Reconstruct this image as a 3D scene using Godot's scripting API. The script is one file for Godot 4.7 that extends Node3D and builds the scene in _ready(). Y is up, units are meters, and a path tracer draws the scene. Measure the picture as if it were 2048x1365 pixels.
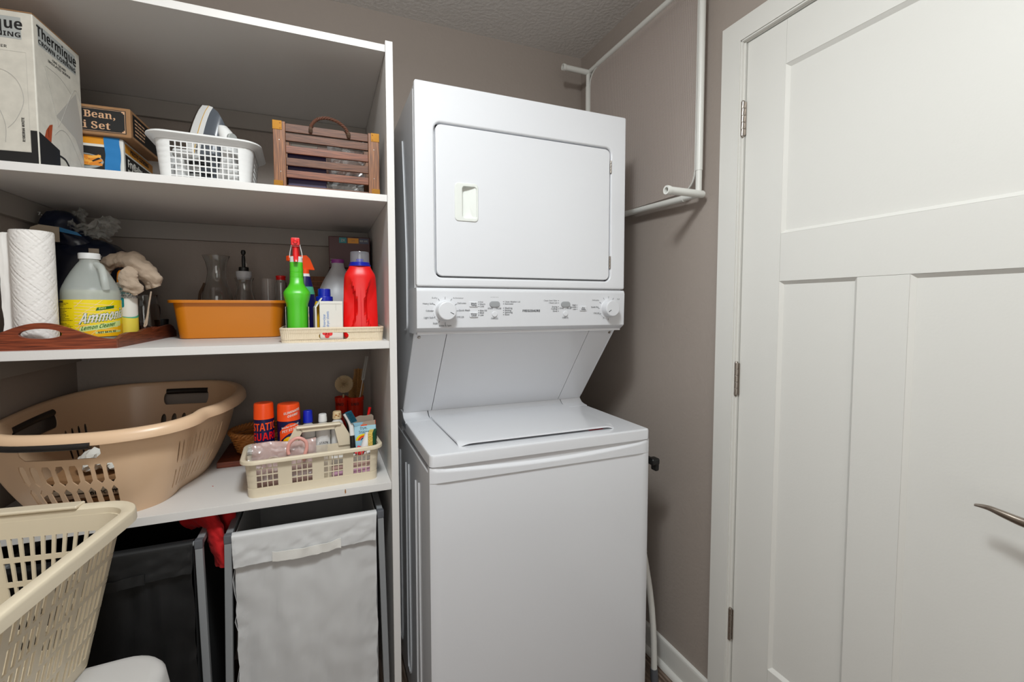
extends Node3D
# A laundry closet. World: y up, floor at 0, camera above the origin at 1.30 m, shelves and the stacked washer-dryer
# along the back wall (z = -1.895), door in the right wall (x = 1.125).

const EYE := 1.30
const S2 := 1.604   # tops of the shelves
const S3 := 1.205
const S4 := 0.807
const BACK := -1.895
const LEFT := -0.735
const RIGHT := 1.125
const CEIL := 2.437

var M := {}          # materials
var used := {}       # names taken at top level
var tex := {}

# ---------------------------------------------------------------- geometry collector
class Geo:
	var v := PackedVector3Array()
	var u := PackedVector2Array()
	var xf := Transform3D()
	func tri(a: Vector3, b: Vector3, c: Vector3, ua := Vector2.ZERO, ub := Vector2.ZERO, uc := Vector2.ZERO) -> void:
		v.push_back(xf * a); v.push_back(xf * b); v.push_back(xf * c)
		u.push_back(ua); u.push_back(ub); u.push_back(uc)
	func quad(a: Vector3, b: Vector3, c: Vector3, d: Vector3, ua := Vector2.ZERO, ub := Vector2.ZERO, uc := Vector2.ZERO, ud := Vector2.ZERO) -> void:
		if (a - b).length_squared() > 1e-16 and (b - c).length_squared() > 1e-16: tri(a, b, c, ua, ub, uc)
		if (c - d).length_squared() > 1e-16 and (d - a).length_squared() > 1e-16: tri(a, c, d, ua, uc, ud)
	func fix(start: int) -> void:      # turn a closed shape right side out
		if v.size() <= start: return
		var o := v[start]
		var vol := 0.0
		for i in range(start, v.size(), 3):
			vol += (v[i] - o).dot((v[i + 1] - o).cross(v[i + 2] - o))
		if vol < 0.0:
			for i in range(start, v.size(), 3):
				var t := v[i + 1]; v[i + 1] = v[i + 2]; v[i + 2] = t
				var s := u[i + 1]; u[i + 1] = u[i + 2]; u[i + 2] = s
	# box with rounded edges
	func box(c: Vector3, s: Vector3, r := 0.0, n := 1) -> void:
		var st := v.size()
		var h := s * 0.5
		r = minf(r, minf(h.x, minf(h.y, h.z)) * 0.999)
		for ax in 3:
			var ua := (ax + 1) % 3
			var va := (ax + 2) % 3
			var lu := steps(h[ua], r, n)
			var lv := steps(h[va], r, n)
			for sg in [-1.0, 1.0]:
				for i in lu.size() - 1:
					for j in lv.size() - 1:
						var p := []
						for k in [[i, j], [i + 1, j], [i + 1, j + 1], [i, j + 1]]:
							var q := Vector3()
							q[ax] = h[ax] * sg; q[ua] = lu[k[0]]; q[va] = lv[k[1]]
							if r > 0.0:
								var core := q.clamp(-(h - Vector3.ONE * r), h - Vector3.ONE * r)
								q = core + (q - core).normalized() * r
							p.push_back(q + c)
						if sg > 0: quad(p[0], p[1], p[2], p[3])
						else: quad(p[3], p[2], p[1], p[0])
		fix(st)
	func steps(h: float, r: float, n: int) -> Array:
		if r <= 0.0: return [-h, h]
		var a := []
		for i in n + 1: a.push_back(-h + r - r * tan(PI / 4.0 * (n - i) / n))
		for i in n + 1: a.push_back(h - r + r * tan(PI / 4.0 * i / n))
		return a
	func box2(a: Vector3, b: Vector3, r := 0.0, n := 1) -> void:
		box((a + b) * 0.5, (b - a).abs(), r, n)
	# rings of equal length joined to a skin
	func loft(rings: Array, cap0 := true, cap1 := true, closed := true, around := false) -> void:
		var st := v.size()
		var n: int = rings[0].size()
		var m := rings.size()
		var last := m if around else m - 1
		for i in last:
			var a: PackedVector3Array = rings[i]
			var b: PackedVector3Array = rings[(i + 1) % m]
			for j in (n if closed else n - 1):
				var k := (j + 1) % n
				var u0 := float(j) / n; var u1 := float(j + 1) / n
				var w0 := float(i) / last; var w1 := float(i + 1) / last
				quad(a[j], a[k], b[k], b[j], Vector2(u0, w0), Vector2(u1, w0), Vector2(u1, w1), Vector2(u0, w1))
		if cap0 and not around: fan(rings[0], true)
		if cap1 and not around: fan(rings[m - 1], false)
		if closed: fix(st)
	func fan(ring: PackedVector3Array, back: bool) -> void:
		var c := Vector3.ZERO
		for p in ring: c += p
		c /= ring.size()
		for j in ring.size():
			var k := (j + 1) % ring.size()
			if back: tri(c, ring[k], ring[j])
			else: tri(c, ring[j], ring[k])
	# turned shape: profile of (radius, height)
	func lathe(prof: Array, seg := 32, sx := 1.0, sz := 1.0, at := Vector3.ZERO) -> void:
		var rings := []
		for p in prof:
			var r := PackedVector3Array()
			for j in seg:
				var a := TAU * j / seg
				r.push_back(at + Vector3(sin(a) * p.x * sx, p.y, cos(a) * p.x * sz))
			rings.push_back(r)
		loft(rings, prof[0].x > 1e-6, prof[-1].x > 1e-6)
	# tube along points
	func tube(pts: Array, rad, seg := 8, cap := true, closed := false, flat := 1.0) -> void:
		var rings := []
		var n := pts.size()
		var up := Vector3.ZERO
		for i in n:
			var d: Vector3
			if closed: d = pts[(i + 1) % n] - pts[(i + n - 1) % n]
			elif i == 0: d = pts[1] - pts[0]
			elif i == n - 1: d = pts[n - 1] - pts[n - 2]
			else: d = (pts[i + 1] - pts[i]).normalized() + (pts[i] - pts[i - 1]).normalized()
			d = d.normalized()
			if up == Vector3.ZERO: up = Vector3.UP if absf(d.y) < 0.9 else Vector3.BACK
			var s := d.cross(up).normalized()
			up = s.cross(d).normalized()
			var rr: float = rad[i] if rad is Array else rad
			var k := 1.0
			if i > 0 and i < n - 1 and not closed:
				k = 1.0 / maxf(0.5, cos((pts[i + 1] - pts[i]).angle_to(pts[i] - pts[i - 1]) * 0.5))
			var ring := PackedVector3Array()
			for j in seg:
				var a := TAU * (j + 0.5) / seg
				ring.push_back(pts[i] + (s * cos(a) * k + up * sin(a) * flat) * rr)
			rings.push_back(ring)
		loft(rings, cap, cap, true, closed)
	# polygon in xy drawn out along z
	func prism(poly: PackedVector2Array, z0: float, z1: float, f = null) -> void:
		var st := v.size()
		var idx := Geometry2D.triangulate_polygon(poly)
		for i in range(0, idx.size(), 3):
			var a := poly[idx[i]]; var b := poly[idx[i + 1]]; var c := poly[idx[i + 2]]
			if (b - a).cross(c - a) < 0.0:
				var t := b; b = c; c = t
			tri(at3(a, z1, f), at3(b, z1, f), at3(c, z1, f), a, b, c)
			tri(at3(a, z0, f), at3(c, z0, f), at3(b, z0, f), a, c, b)
		walls(poly, z0, z1, f)
		fix(st)
	func at3(p: Vector2, z: float, f) -> Vector3:
		return Vector3(p.x, p.y, z) if f == null else f.call(p.x, p.y, z)
	func walls(poly: PackedVector2Array, z0: float, z1: float, f = null, inward := false) -> void:
		var area := 0.0
		for i in poly.size(): area += poly[i].cross(poly[(i + 1) % poly.size()])
		for i in poly.size():
			var a := poly[i]; var b := poly[(i + 1) % poly.size()]
			if (area < 0.0) != inward:
				var t := a; a = b; b = t
			quad(at3(a, z0, f), at3(b, z0, f), at3(b, z1, f), at3(a, z1, f))
	# flat or bent sheet u0..u1 x v0..v1 with convex holes, from t0 to t1 thick; f(u, v, t) places it
	func sheet(f: Callable, u0: float, u1: float, v0: float, v1: float, holes: Array, t0: float, t1: float, du: float, dv: float) -> void:
		var st := v.size()
		var vb := [v0, v1]
		var nv := maxi(1, ceili((v1 - v0) / dv - 1e-6))
		for i in range(1, nv): vb.push_back(v0 + (v1 - v0) * i / nv)
		for h in holes:
			for p in h: vb.push_back(clampf(p.y, v0, v1))
		vb.sort()
		var rows := [vb[0]]
		for x in vb:
			if x - rows[-1] > 1e-5: rows.push_back(x)
		for i in rows.size() - 1:
			var va: float = rows[i]; var vc: float = rows[i + 1]
			var cuts := []
			for h in holes:
				var s0 := span(h, va + (vc - va) * 1e-3); var s1 := span(h, vc - (vc - va) * 1e-3)
				if s0.x < s0.y and s1.x < s1.y: cuts.push_back([s0.x, s1.x, s0.y, s1.y])
			cuts.sort_custom(func(p, q): return p[0] < q[0])
			var la := u0; var lb := u0
			for k in cuts.size() + 1:
				var ra := u1; var rb := u1
				if k < cuts.size():
					ra = cuts[k][0]; rb = cuts[k][1]
				if maxf(ra - la, rb - lb) > 1e-6:
					var n := maxi(1, ceili(maxf(ra - la, rb - lb) / du - 1e-6))
					for j in n:
						var a0 := lerpf(la, ra, float(j) / n); var a1 := lerpf(la, ra, float(j + 1) / n)
						var b0 := lerpf(lb, rb, float(j) / n); var b1 := lerpf(lb, rb, float(j + 1) / n)
						quad(f.call(a0, va, t1), f.call(a1, va, t1), f.call(b1, vc, t1), f.call(b0, vc, t1), Vector2(a0, va), Vector2(a1, va), Vector2(b1, vc), Vector2(b0, vc))
						quad(f.call(b0, vc, t0), f.call(b1, vc, t0), f.call(a1, va, t0), f.call(a0, va, t0), Vector2(b0, vc), Vector2(b1, vc), Vector2(a1, va), Vector2(a0, va))
						if i == 0: quad(f.call(a0, va, t0), f.call(a1, va, t0), f.call(a1, va, t1), f.call(a0, va, t1))
						if i == rows.size() - 2: quad(f.call(b0, vc, t1), f.call(b1, vc, t1), f.call(b1, vc, t0), f.call(b0, vc, t0))
					quad(f.call(la, va, t0), f.call(la, va, t1), f.call(lb, vc, t1), f.call(lb, vc, t0))
					quad(f.call(ra, va, t1), f.call(ra, va, t0), f.call(rb, vc, t0), f.call(rb, vc, t1))
				if k < cuts.size():
					la = cuts[k][2]; lb = cuts[k][3]
		for h in holes:                     # flat ends of the holes
			var lo := INF; var hi := -INF
			for p in h: lo = minf(lo, p.y); hi = maxf(hi, p.y)
			for e in [[lo, 1.0], [hi, -1.0]]:
				if e[0] <= v0 + 1e-6 or e[0] >= v1 - 1e-6: continue
				var s := span(h, e[0] + e[1] * 1e-5)
				if s.y - s.x < 1e-4: continue
				if e[1] > 0: quad(f.call(s.x, e[0], t1), f.call(s.y, e[0], t1), f.call(s.y, e[0], t0), f.call(s.x, e[0], t0))
				else: quad(f.call(s.x, e[0], t0), f.call(s.y, e[0], t0), f.call(s.y, e[0], t1), f.call(s.x, e[0], t1))
		fix(st)
	func span(h: PackedVector2Array, y: float) -> Vector2:
		var lo := INF; var hi := -INF
		for i in h.size():
			var a := h[i]; var b := h[(i + 1) % h.size()]
			if (a.y <= y and b.y >= y) or (b.y <= y and a.y >= y):
				if absf(b.y - a.y) < 1e-9: continue
				var x := a.x + (b.x - a.x) * (y - a.y) / (b.y - a.y)
				lo = minf(lo, x); hi = maxf(hi, x)
		return Vector2(lo, hi)

# ---------------------------------------------------------------- outlines
func rect_hole(a: float, b: float, c: float, d: float) -> PackedVector2Array:
	return PackedVector2Array([Vector2(a, c), Vector2(b, c), Vector2(b, d), Vector2(a, d)])

func slot(cx: float, cy: float, w: float, h: float, n := 4) -> PackedVector2Array:   # a slot with round ends
	var p := PackedVector2Array()
	var r := minf(w, h) * 0.5
	for q in 4:
		var sx := 1.0 if q == 0 or q == 3 else -1.0
		var sy := 1.0 if q < 2 else -1.0
		for i in n + 1:
			var a := PI / 2 * (q + float(i) / n)
			p.push_back(Vector2(cx + sx * (w / 2 - r) + cos(a) * r, cy + sy * (h / 2 - r) + sin(a) * r))
	return p

func rr2(cx: float, cy: float, w: float, h: float, r: float, n := 5) -> PackedVector2Array:
	var p := PackedVector2Array()
	r = minf(r, minf(w, h) * 0.5)
	for q in 4:
		var sx := 1.0 if q == 0 or q == 3 else -1.0
		var sy := 1.0 if q < 2 else -1.0
		for i in n + 1:
			var a := PI / 2 * (q + float(i) / n)
			p.push_back(Vector2(cx + sx * (w / 2 - r) + cos(a) * r, cy + sy * (h / 2 - r) + sin(a) * r))
	return p

func flat_ring(poly: PackedVector2Array, y: float) -> PackedVector3Array:      # outline lying level
	var r := PackedVector3Array()
	for p in poly: r.push_back(Vector3(p.x, y, -p.y))
	return r

func up_ring(poly: PackedVector2Array, z: float) -> PackedVector3Array:        # outline standing, facing +z
	var r := PackedVector3Array()
	for p in poly: r.push_back(Vector3(p.x, p.y, z))
	return r

func oval(rx: float, rz: float, y: float, p := 2.0, n := 32, ox := 0.0, oz := 0.0) -> PackedVector3Array:
	var r := PackedVector3Array()
	for j in n:
		var a := TAU * j / n
		var c := cos(a); var s := sin(a)
		r.push_back(Vector3(ox + signf(s) * pow(absf(s), 2.0 / p) * rx, y, oz + signf(c) * pow(absf(c), 2.0 / p) * rz))
	return r

func ovals(secs: Array, n := 32) -> Array:      # [y, rx, rz, power, ox, oz]
	var a := []
	for s in secs: a.push_back(oval(s[1], s[2], s[0], s[3] if s.size() > 3 else 2.0, n, s[4] if s.size() > 4 else 0.0, s[5] if s.size() > 5 else 0.0))
	return a

func smooth_path(pts: Array, per := 6, closed := false) -> Array:
	var out := []
	var n := pts.size()
	for i in (n if closed else n - 1):
		var p1: Vector3 = pts[i]; var p2: Vector3 = pts[(i + 1) % n]
		var p0: Vector3 = pts[(i - 1 + n) % n] if closed or i > 0 else p1
		var p3: Vector3 = pts[(i + 2) % n] if closed or i < n - 2 else p2
		for k in per: out.push_back(p1.cubic_interpolate(p2, p0, p3, float(k) / per))
	if not closed: out.push_back(pts[n - 1])
	return out

func slab(g: Geo, cx: float, cy: float, w: float, h: float, rc: float, z0: float, z1: float, bev: float) -> void:
	var rings := [up_ring(rr2(cx, cy, w, h, rc), z0)]
	for i in 4:
		var a := PI / 2 * i / 3.0
		var ins := bev * (1.0 - cos(a))
		rings.push_back(up_ring(rr2(cx, cy, w - 2 * ins, h - 2 * ins, maxf(rc - ins, 0.0005)), z1 - bev + bev * sin(a)))
	g.loft(rings)

# standing frame: outer and inner outline with the same number of points
func frame(g: Geo, o: Array, i: Array, z0: float, z1: float, bo: float, bi: float) -> void:
	var rings := []
	var f := func(k: Array, ins: float, z: float) -> PackedVector3Array:
		return up_ring(rr2(k[0], k[1], k[2] - 2 * ins, k[3] - 2 * ins, maxf(k[4] - ins, 0.0005)), z)
	rings.push_back(f.call(o, 0.0, z0))
	for q in 4:
		var a := PI / 2 * q / 3.0
		rings.push_back(f.call(o, bo * (1 - cos(a)), z1 - bo + bo * sin(a)))
	for q in 4:
		var a := PI / 2 * (3 - q) / 3.0
		rings.push_back(f.call(i, -bi * (1 - cos(a)), z1 - bi + bi * sin(a)))
	rings.push_back(f.call(i, 0.0, z0))
	g.loft(rings, false, false, true, true)

# ---------------------------------------------------------------- nodes
func mesh_of(list: Array, thr := 38.0) -> ArrayMesh:
	var am := ArrayMesh.new()
	var lim := cos(deg_to_rad(thr))
	for e in list:
		var g: Geo = e[0]
		if g.v.is_empty(): continue
		var n := g.v.size()
		var fn := PackedVector3Array(); fn.resize(n / 3)
		var fu := PackedVector3Array(); fu.resize(n / 3)
		var at := {}
		for i in n / 3:
			var c := (g.v[3 * i + 1] - g.v[3 * i]).cross(g.v[3 * i + 2] - g.v[3 * i])
			fn[i] = c
			fu[i] = c.normalized()
			for k in 3:
				var key := Vector3i((g.v[3 * i + k] * 50000.0).round())
				if at.has(key): at[key].push_back(i)
				else: at[key] = [i]
		var nn := PackedVector3Array(); nn.resize(n)
		for i in n / 3:
			for k in 3:
				var s := Vector3.ZERO
				for j in at[Vector3i((g.v[3 * i + k] * 50000.0).round())]:
					if fu[j].dot(fu[i]) >= lim: s += fn[j]
				nn[3 * i + k] = s.normalized() if s.length_squared() > 0.0 else Vector3.UP
		var vv := PackedVector3Array(); vv.resize(n)
		var v2 := PackedVector3Array(); v2.resize(n)
		var uu := PackedVector2Array(); uu.resize(n)
		for i in range(0, n, 3):            # front faces run clockwise
			for k in 3:
				var s: int = i + [0, 2, 1][k]
				vv[i + k] = g.v[s]; v2[i + k] = nn[s]; uu[i + k] = g.u[s]
		var arr := []; arr.resize(Mesh.ARRAY_MAX)
		arr[Mesh.ARRAY_VERTEX] = vv; arr[Mesh.ARRAY_NORMAL] = v2; arr[Mesh.ARRAY_TEX_UV] = uu
		am.add_surface_from_arrays(Mesh.PRIMITIVE_TRIANGLES, arr)
		am.surface_set_material(am.get_surface_count() - 1, mat(e[1]))
	return am

func mat(m) -> Material:
	return m if m is Material else M[m]

func geo(t: Node3D = null) -> Geo:      # geometry given in world places, kept in the thing's own axes
	var g := Geo.new()
	if t: g.xf = t.transform.affine_inverse()
	return g

func part(called: String, parent: Node, g, m = null, label := "", thr := 38.0) -> MeshInstance3D:
	var o := MeshInstance3D.new()
	o.name = called
	o.mesh = mesh_of(g if g is Array else [[g, m]], thr)
	parent.add_child(o, true)
	if label: o.set_meta("label", label)
	return o

func numbered(called: String) -> String:
	used[called] = used.get(called, -1) + 1
	return called if used[called] == 0 else "%s_%03d" % [called, used[called]]

func thing(called: String, label: String, category: String, at := Vector3.ZERO, turn := 0.0, group := "") -> Node3D:
	var o := Node3D.new()
	o.name = numbered(called); add_child(o)
	o.position = at; o.rotation.y = turn
	o.set_meta("label", label); o.set_meta("category", category)
	if group: o.set_meta("group", group)
	return o

func setting(called: String) -> Node3D:
	var o := Node3D.new(); o.name = called; add_child(o)
	o.set_meta("kind", "structure")
	return o

func struct_mesh(called: String, g: Geo, m) -> MeshInstance3D:
	var o := part(called, self, g, m)
	o.set_meta("kind", "structure")
	return o

# lettering: cap height in metres, placed by a Transform3D or by f(x, y, z)
func write(g: Geo, text: String, cap: float, place, bold := false, font := "Droid Sans", align := 1, squeeze := 1.0, depth := 0.0003) -> void:
	var t := TextMesh.new()
	var f := SystemFont.new()
	f.font_names = [font]
	f.font_weight = 700 if bold else 400
	t.font = f
	t.font_size = 64
	t.pixel_size = cap / 45.7
	t.curve_step = 6.0
	t.depth = depth
	t.text = text
	t.horizontal_alignment = align as HorizontalAlignment
	t.vertical_alignment = VERTICAL_ALIGNMENT_CENTER
	var a := t.get_mesh_arrays()
	var p: PackedVector3Array = a[Mesh.ARRAY_VERTEX]
	var ix = a[Mesh.ARRAY_INDEX]
	var q: Array[Vector3] = []
	for x in p:
		var y := Vector3(x.x * squeeze, x.y, x.z + depth * 0.5)
		q.push_back(place * y if place is Transform3D else place.call(y.x, y.y, y.z))
	var order = ix if ix != null and ix.size() else PackedInt32Array(range(p.size()))
	for i in range(0, order.size(), 3): g.tri(q[order[i]], q[order[i + 2]], q[order[i + 1]])

func lines_of_text(g: Geo, x0: float, x1: float, y0: float, y1: float, n: int, h: float, place, rng: RandomNumberGenerator) -> void:   # rows of print too small to read: word-long dashes
	for i in n:
		var y := lerpf(y0, y1, float(i) / maxi(1, n - 1))
		var x := x0
		var stop := lerpf(x0, x1, rng.randf_range(0.55, 1.0))
		while x < stop:
			var w := minf(rng.randf_range(2.5, 7.0) * h, stop - x)
			if w > h * 0.5: patch(g, PackedVector2Array([Vector2(x, y - h / 2), Vector2(x + w, y - h / 2), Vector2(x + w, y + h / 2), Vector2(x, y + h / 2)]), place, 0.0003, w)
			x += w + h * 0.8

func patch(g: Geo, poly: PackedVector2Array, place, z := 0.0003, step := 0.01) -> void:   # printed area, a thin layer on the surface
	var list := [poly]
	if not place is Transform3D:            # cut into strips so that it follows a bent surface
		var lo := INF; var hi := -INF
		for p in poly: lo = minf(lo, p.x); hi = maxf(hi, p.x)
		list = []
		var n := maxi(1, ceili((hi - lo) / step))
		for i in n:
			var a := lerpf(lo, hi, float(i) / n); var b := lerpf(lo, hi, float(i + 1) / n)
			list.append_array(Geometry2D.intersect_polygons(poly, PackedVector2Array([Vector2(a, -9), Vector2(b, -9), Vector2(b, 9), Vector2(a, 9)])))
	for q in list:
		var idx := Geometry2D.triangulate_polygon(q)
		for i in range(0, idx.size(), 3):
			var a: Vector2 = q[idx[i]]; var b: Vector2 = q[idx[i + 1]]; var c: Vector2 = q[idx[i + 2]]
			if (b - a).cross(c - a) < 0:
				var t := b; b = c; c = t
			var w := []
			for p in [a, b, c]: w.push_back(place * Vector3(p.x, p.y, z) if place is Transform3D else place.call(p.x, p.y, z))
			g.tri(w[0], w[1], w[2])

func round_map(r: float, a0 := 0.0, lift := 0.0) -> Callable:     # wraps flat print round an upright can
	return func(x: float, y: float, z: float) -> Vector3:
		var a := a0 + x / r
		return Vector3(sin(a) * (r + lift + z), y, cos(a) * (r + lift + z))

func facing(at: Vector3) -> float:      # turn that brings +z towards the middle of the room
	return atan2(-at.x, -at.z)

# ---------------------------------------------------------------- materials
func noise_tex(key: String, freq: float, kind := FastNoiseLite.TYPE_SIMPLEX_SMOOTH, octaves := 4, lo := Color.BLACK, hi := Color.WHITE, size := 512, normal := false, strength := 4.0) -> NoiseTexture2D:
	if tex.has(key): return tex[key]
	var n := FastNoiseLite.new()
	n.seed = key.hash() % 1000; n.noise_type = kind; n.frequency = freq; n.fractal_octaves = octaves
	var t := NoiseTexture2D.new()
	t.width = size; t.height = size; t.seamless = true; t.noise = n
	if normal:
		t.as_normal_map = true; t.bump_strength = strength
	else:
		var gr := Gradient.new()
		gr.set_color(0, lo); gr.set_color(1, hi)
		t.color_ramp = gr
	tex[key] = t
	return t

func img_tex(key: String, n: int, f: Callable) -> ImageTexture:     # a height picture computed point by point
	if tex.has(key): return tex[key]
	var im := Image.create(n, n, false, Image.FORMAT_RGB8)
	for y in n:
		for x in n:
			var h: float = f.call(float(x) / n, float(y) / n)
			im.set_pixel(x, y, Color(h, h, h))
	tex[key] = ImageTexture.create_from_image(im)
	return tex[key]

func paint(key: String, c: Color, rough := 0.5, o := {}) -> StandardMaterial3D:
	var m := StandardMaterial3D.new()
	m.resource_name = key
	m.albedo_color = c
	m.roughness = rough
	m.metallic = o.get("metal", 0.0)
	m.metallic_specular = o.get("spec", 0.5)
	if o.has("coat"):
		m.clearcoat_enabled = true; m.clearcoat = o.coat; m.clearcoat_roughness = o.get("coat_rough", 0.1)
	if o.has("rim"):
		m.rim_enabled = true; m.rim = o.rim; m.rim_tint = 0.5
	if o.has("back"):
		m.backlight_enabled = true; m.backlight = o.back
	if o.has("sss"):
		m.subsurf_scatter_enabled = true; m.subsurf_scatter_strength = o.sss
	if o.has("map"): m.albedo_texture = o.map
	if o.has("normal"):
		m.normal_enabled = true; m.normal_texture = o.normal; m.normal_scale = o.get("normal_scale", 1.0)
	if o.has("height"):
		m.heightmap_enabled = true; m.heightmap_texture = o.height; m.heightmap_scale = o.get("height_scale", 0.1)
	if o.has("tri"):
		m.uv1_triplanar = true; m.uv1_scale = o.tri; m.uv1_triplanar_sharpness = 4.0
		m.uv1_world_triplanar = o.get("world", false)
	elif o.has("uv"): m.uv1_scale = o.uv
	if o.has("clear"):
		m.transparency = BaseMaterial3D.TRANSPARENCY_ALPHA
		m.albedo_color.a = o.clear
		m.cull_mode = BaseMaterial3D.CULL_DISABLED
	M[key] = m
	return m

func make_materials() -> void:
	var peel := noise_tex("orange peel", 0.05, FastNoiseLite.TYPE_SIMPLEX_SMOOTH, 3, Color.BLACK, Color.WHITE, 512, true, 2.0)
	var fine := noise_tex("fine grain", 0.12, FastNoiseLite.TYPE_SIMPLEX_SMOOTH, 3, Color.BLACK, Color.WHITE, 512, true, 2.0)
	var blot := noise_tex("blotches", 0.012, FastNoiseLite.TYPE_SIMPLEX_SMOOTH, 5, Color(0.93, 0.93, 0.93), Color.WHITE)
	var grain := noise_tex("wood grain", 0.02, FastNoiseLite.TYPE_SIMPLEX_SMOOTH, 6, Color(0.42, 0.36, 0.32), Color(1, 1, 1))
	var weave := img_tex("weave", 64, func(x, y):
		var c := int(x * 16) + int(y * 16)
		return 0.5 + 0.5 * (absf(sin(x * 16 * PI)) if c % 2 == 0 else absf(sin(y * 16 * PI))))
	var quilt := img_tex("quilt", 256, func(x, y):       # embossed diamonds of dots
		var a := fposmod(x * 4 + y * 4, 1.0); var b := fposmod(x * 4 - y * 4, 1.0)
		var d := minf(minf(a, 1 - a), minf(b, 1 - b))
		var dot := 0.5 + 0.5 * sin(x * TAU * 20) * sin(y * TAU * 20)
		return clampf(0.75 - (0.75 * dot if d < 0.13 else 0.0) - (0.35 * dot if absf(d - 0.34) < 0.05 else 0.0), 0, 1))
	paint("wall", Color(0.622, 0.580, 0.548), 0.75, {"normal": peel, "normal_scale": 0.25, "tri": Vector3.ONE * 2.2, "world": true})
	paint("ceiling", Color(0.84, 0.825, 0.81), 0.9, {"normal": peel, "normal_scale": 0.8, "tri": Vector3.ONE * 1.8, "world": true})
	paint("trim", Color(0.855, 0.85, 0.83), 0.38)
	paint("door", Color(0.86, 0.855, 0.835), 0.42, {"normal": fine, "normal_scale": 0.04, "tri": Vector3.ONE * 2.0, "world": true})
	paint("melamine", Color(0.86, 0.85, 0.84), 0.42, {"normal": fine, "normal_scale": 0.06, "tri": Vector3.ONE * 4.0, "world": true})
	paint("cleat", Color(0.60, 0.575, 0.55), 0.6)
	paint("enamel", Color(0.865, 0.87, 0.885), 0.28, {"coat": 0.5, "coat_rough": 0.12})
	paint("white plastic", Color(0.87, 0.87, 0.865), 0.35)
	paint("console white", Color(0.84, 0.845, 0.86), 0.35)
	paint("bin white", Color(0.78, 0.77, 0.76), 0.4)
	paint("cup plastic", Color(0.86, 0.87, 0.85), 0.4)
	paint("seam", Color(0.10, 0.10, 0.105), 0.7)
	paint("grey print", Color(0.22, 0.23, 0.25), 0.6)
	paint("grey button", Color(0.60, 0.61, 0.62), 0.4)
	paint("steel", Color(0.66, 0.63, 0.60), 0.32, {"metal": 1.0})
	paint("nickel", Color(0.62, 0.58, 0.54), 0.28, {"metal": 1.0})
	paint("chrome", Color(0.80, 0.80, 0.80), 0.12, {"metal": 1.0})
	paint("brass", Color(0.50, 0.35, 0.15), 0.5, {"metal": 1.0, "normal": fine, "normal_scale": 0.3, "tri": Vector3.ONE * 20})
	paint("black", Color(0.035, 0.035, 0.04), 0.45)
	paint("ink", Color(0.05, 0.045, 0.045), 0.6)
	paint("paper white", Color(0.86, 0.85, 0.82), 0.6)
	var tones := [Color(0.60, 0.535, 0.485), Color(0.56, 0.495, 0.445), Color(0.63, 0.56, 0.51)]
	for i in 3: paint("plank %d" % i, tones[i], 0.45, {"map": grain, "tri": Vector3(9, 9, 0.7), "world": true})
	paint("walnut", Color(0.66, 0.40, 0.27), 0.5, {"map": grain, "tri": Vector3(1.2, 40, 40)})
	paint("walnut dark", Color(0.56, 0.37, 0.26), 0.55, {"map": grain, "tri": Vector3(1.6, 55, 55)})
	paint("walnut upright", Color(0.70, 0.46, 0.26), 0.5, {"map": grain, "tri": Vector3(40, 1.2, 40)})
	paint("mahogany", Color(0.68, 0.33, 0.19), 0.38, {"map": grain, "tri": Vector3(1.2, 30, 30)})
	paint("mahogany side", Color(0.60, 0.31, 0.19), 0.4, {"map": grain, "tri": Vector3(30, 30, 1.2)})
	paint("rope", Color(0.34, 0.19, 0.12), 0.7)
	paint("twine", Color(0.30, 0.22, 0.16), 0.9)
	paint("tan plastic", Color(0.86, 0.73, 0.60), 0.33)
	paint("cream plastic", Color(0.85, 0.80, 0.705), 0.36)
	paint("cream ribbed", Color(0.86, 0.80, 0.70), 0.4)
	paint("grip", Color(0.10, 0.09, 0.09), 0.42)
	paint("mustard", Color(0.80, 0.47, 0.05), 0.4)
	paint("frame grey", Color(0.55, 0.56, 0.57), 0.4)
	paint("cap grey", Color(0.35, 0.36, 0.38), 0.5)
	paint("black nylon", Color(0.055, 0.055, 0.06), 0.62, {"rim": 0.15, "normal": fine, "normal_scale": 0.2, "tri": Vector3.ONE * 10})
	paint("white nylon", Color(0.80, 0.80, 0.80), 0.5, {"rim": 0.2, "back": Color(0.25, 0.25, 0.25), "normal": fine, "normal_scale": 0.1, "tri": Vector3.ONE * 8})
	paint("webbing", Color(0.85, 0.84, 0.82), 0.8, {"height": weave, "height_scale": 0.05, "tri": Vector3.ONE * 40})
	paint("red cotton", Color(0.72, 0.03, 0.055), 0.85, {"rim": 0.3, "height": weave, "height_scale": 0.03, "tri": Vector3.ONE * 25})
	paint("net", Color(0.82, 0.77, 0.74), 0.6)
	paint("rack", Color(0.86, 0.86, 0.84), 0.35)
	paint("towel", Color(0.90, 0.885, 0.87), 0.9, {"height": quilt, "height_scale": 0.13, "uv": Vector3(1, 1.6, 1)})
	paint("towel flap", Color(0.90, 0.885, 0.87), 0.9)
	paint("jug", Color(0.82, 0.84, 0.82), 0.35, {"clear": 0.42})
	paint("milky jug", Color(0.80, 0.81, 0.83), 0.4, {"clear": 0.75})
	paint("ammonia", Color(0.78, 0.80, 0.70), 0.3, {"clear": 0.6})
	paint("glass", Color(0.95, 0.96, 0.96), 0.04, {"clear": 0.06})
	paint("film", Color(0.95, 0.95, 0.96), 0.2, {"clear": 0.08})
	paint("grey film", Color(0.78, 0.78, 0.76), 0.3, {"clear": 0.22})
	paint("clear cap", Color(0.86, 0.88, 0.92), 0.12, {"clear": 0.12})
	paint("linen", Color(0.68, 0.605, 0.53), 0.92, {"rim": 0.3, "height": weave, "height_scale": 0.06, "tri": Vector3.ONE * 28})
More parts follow.
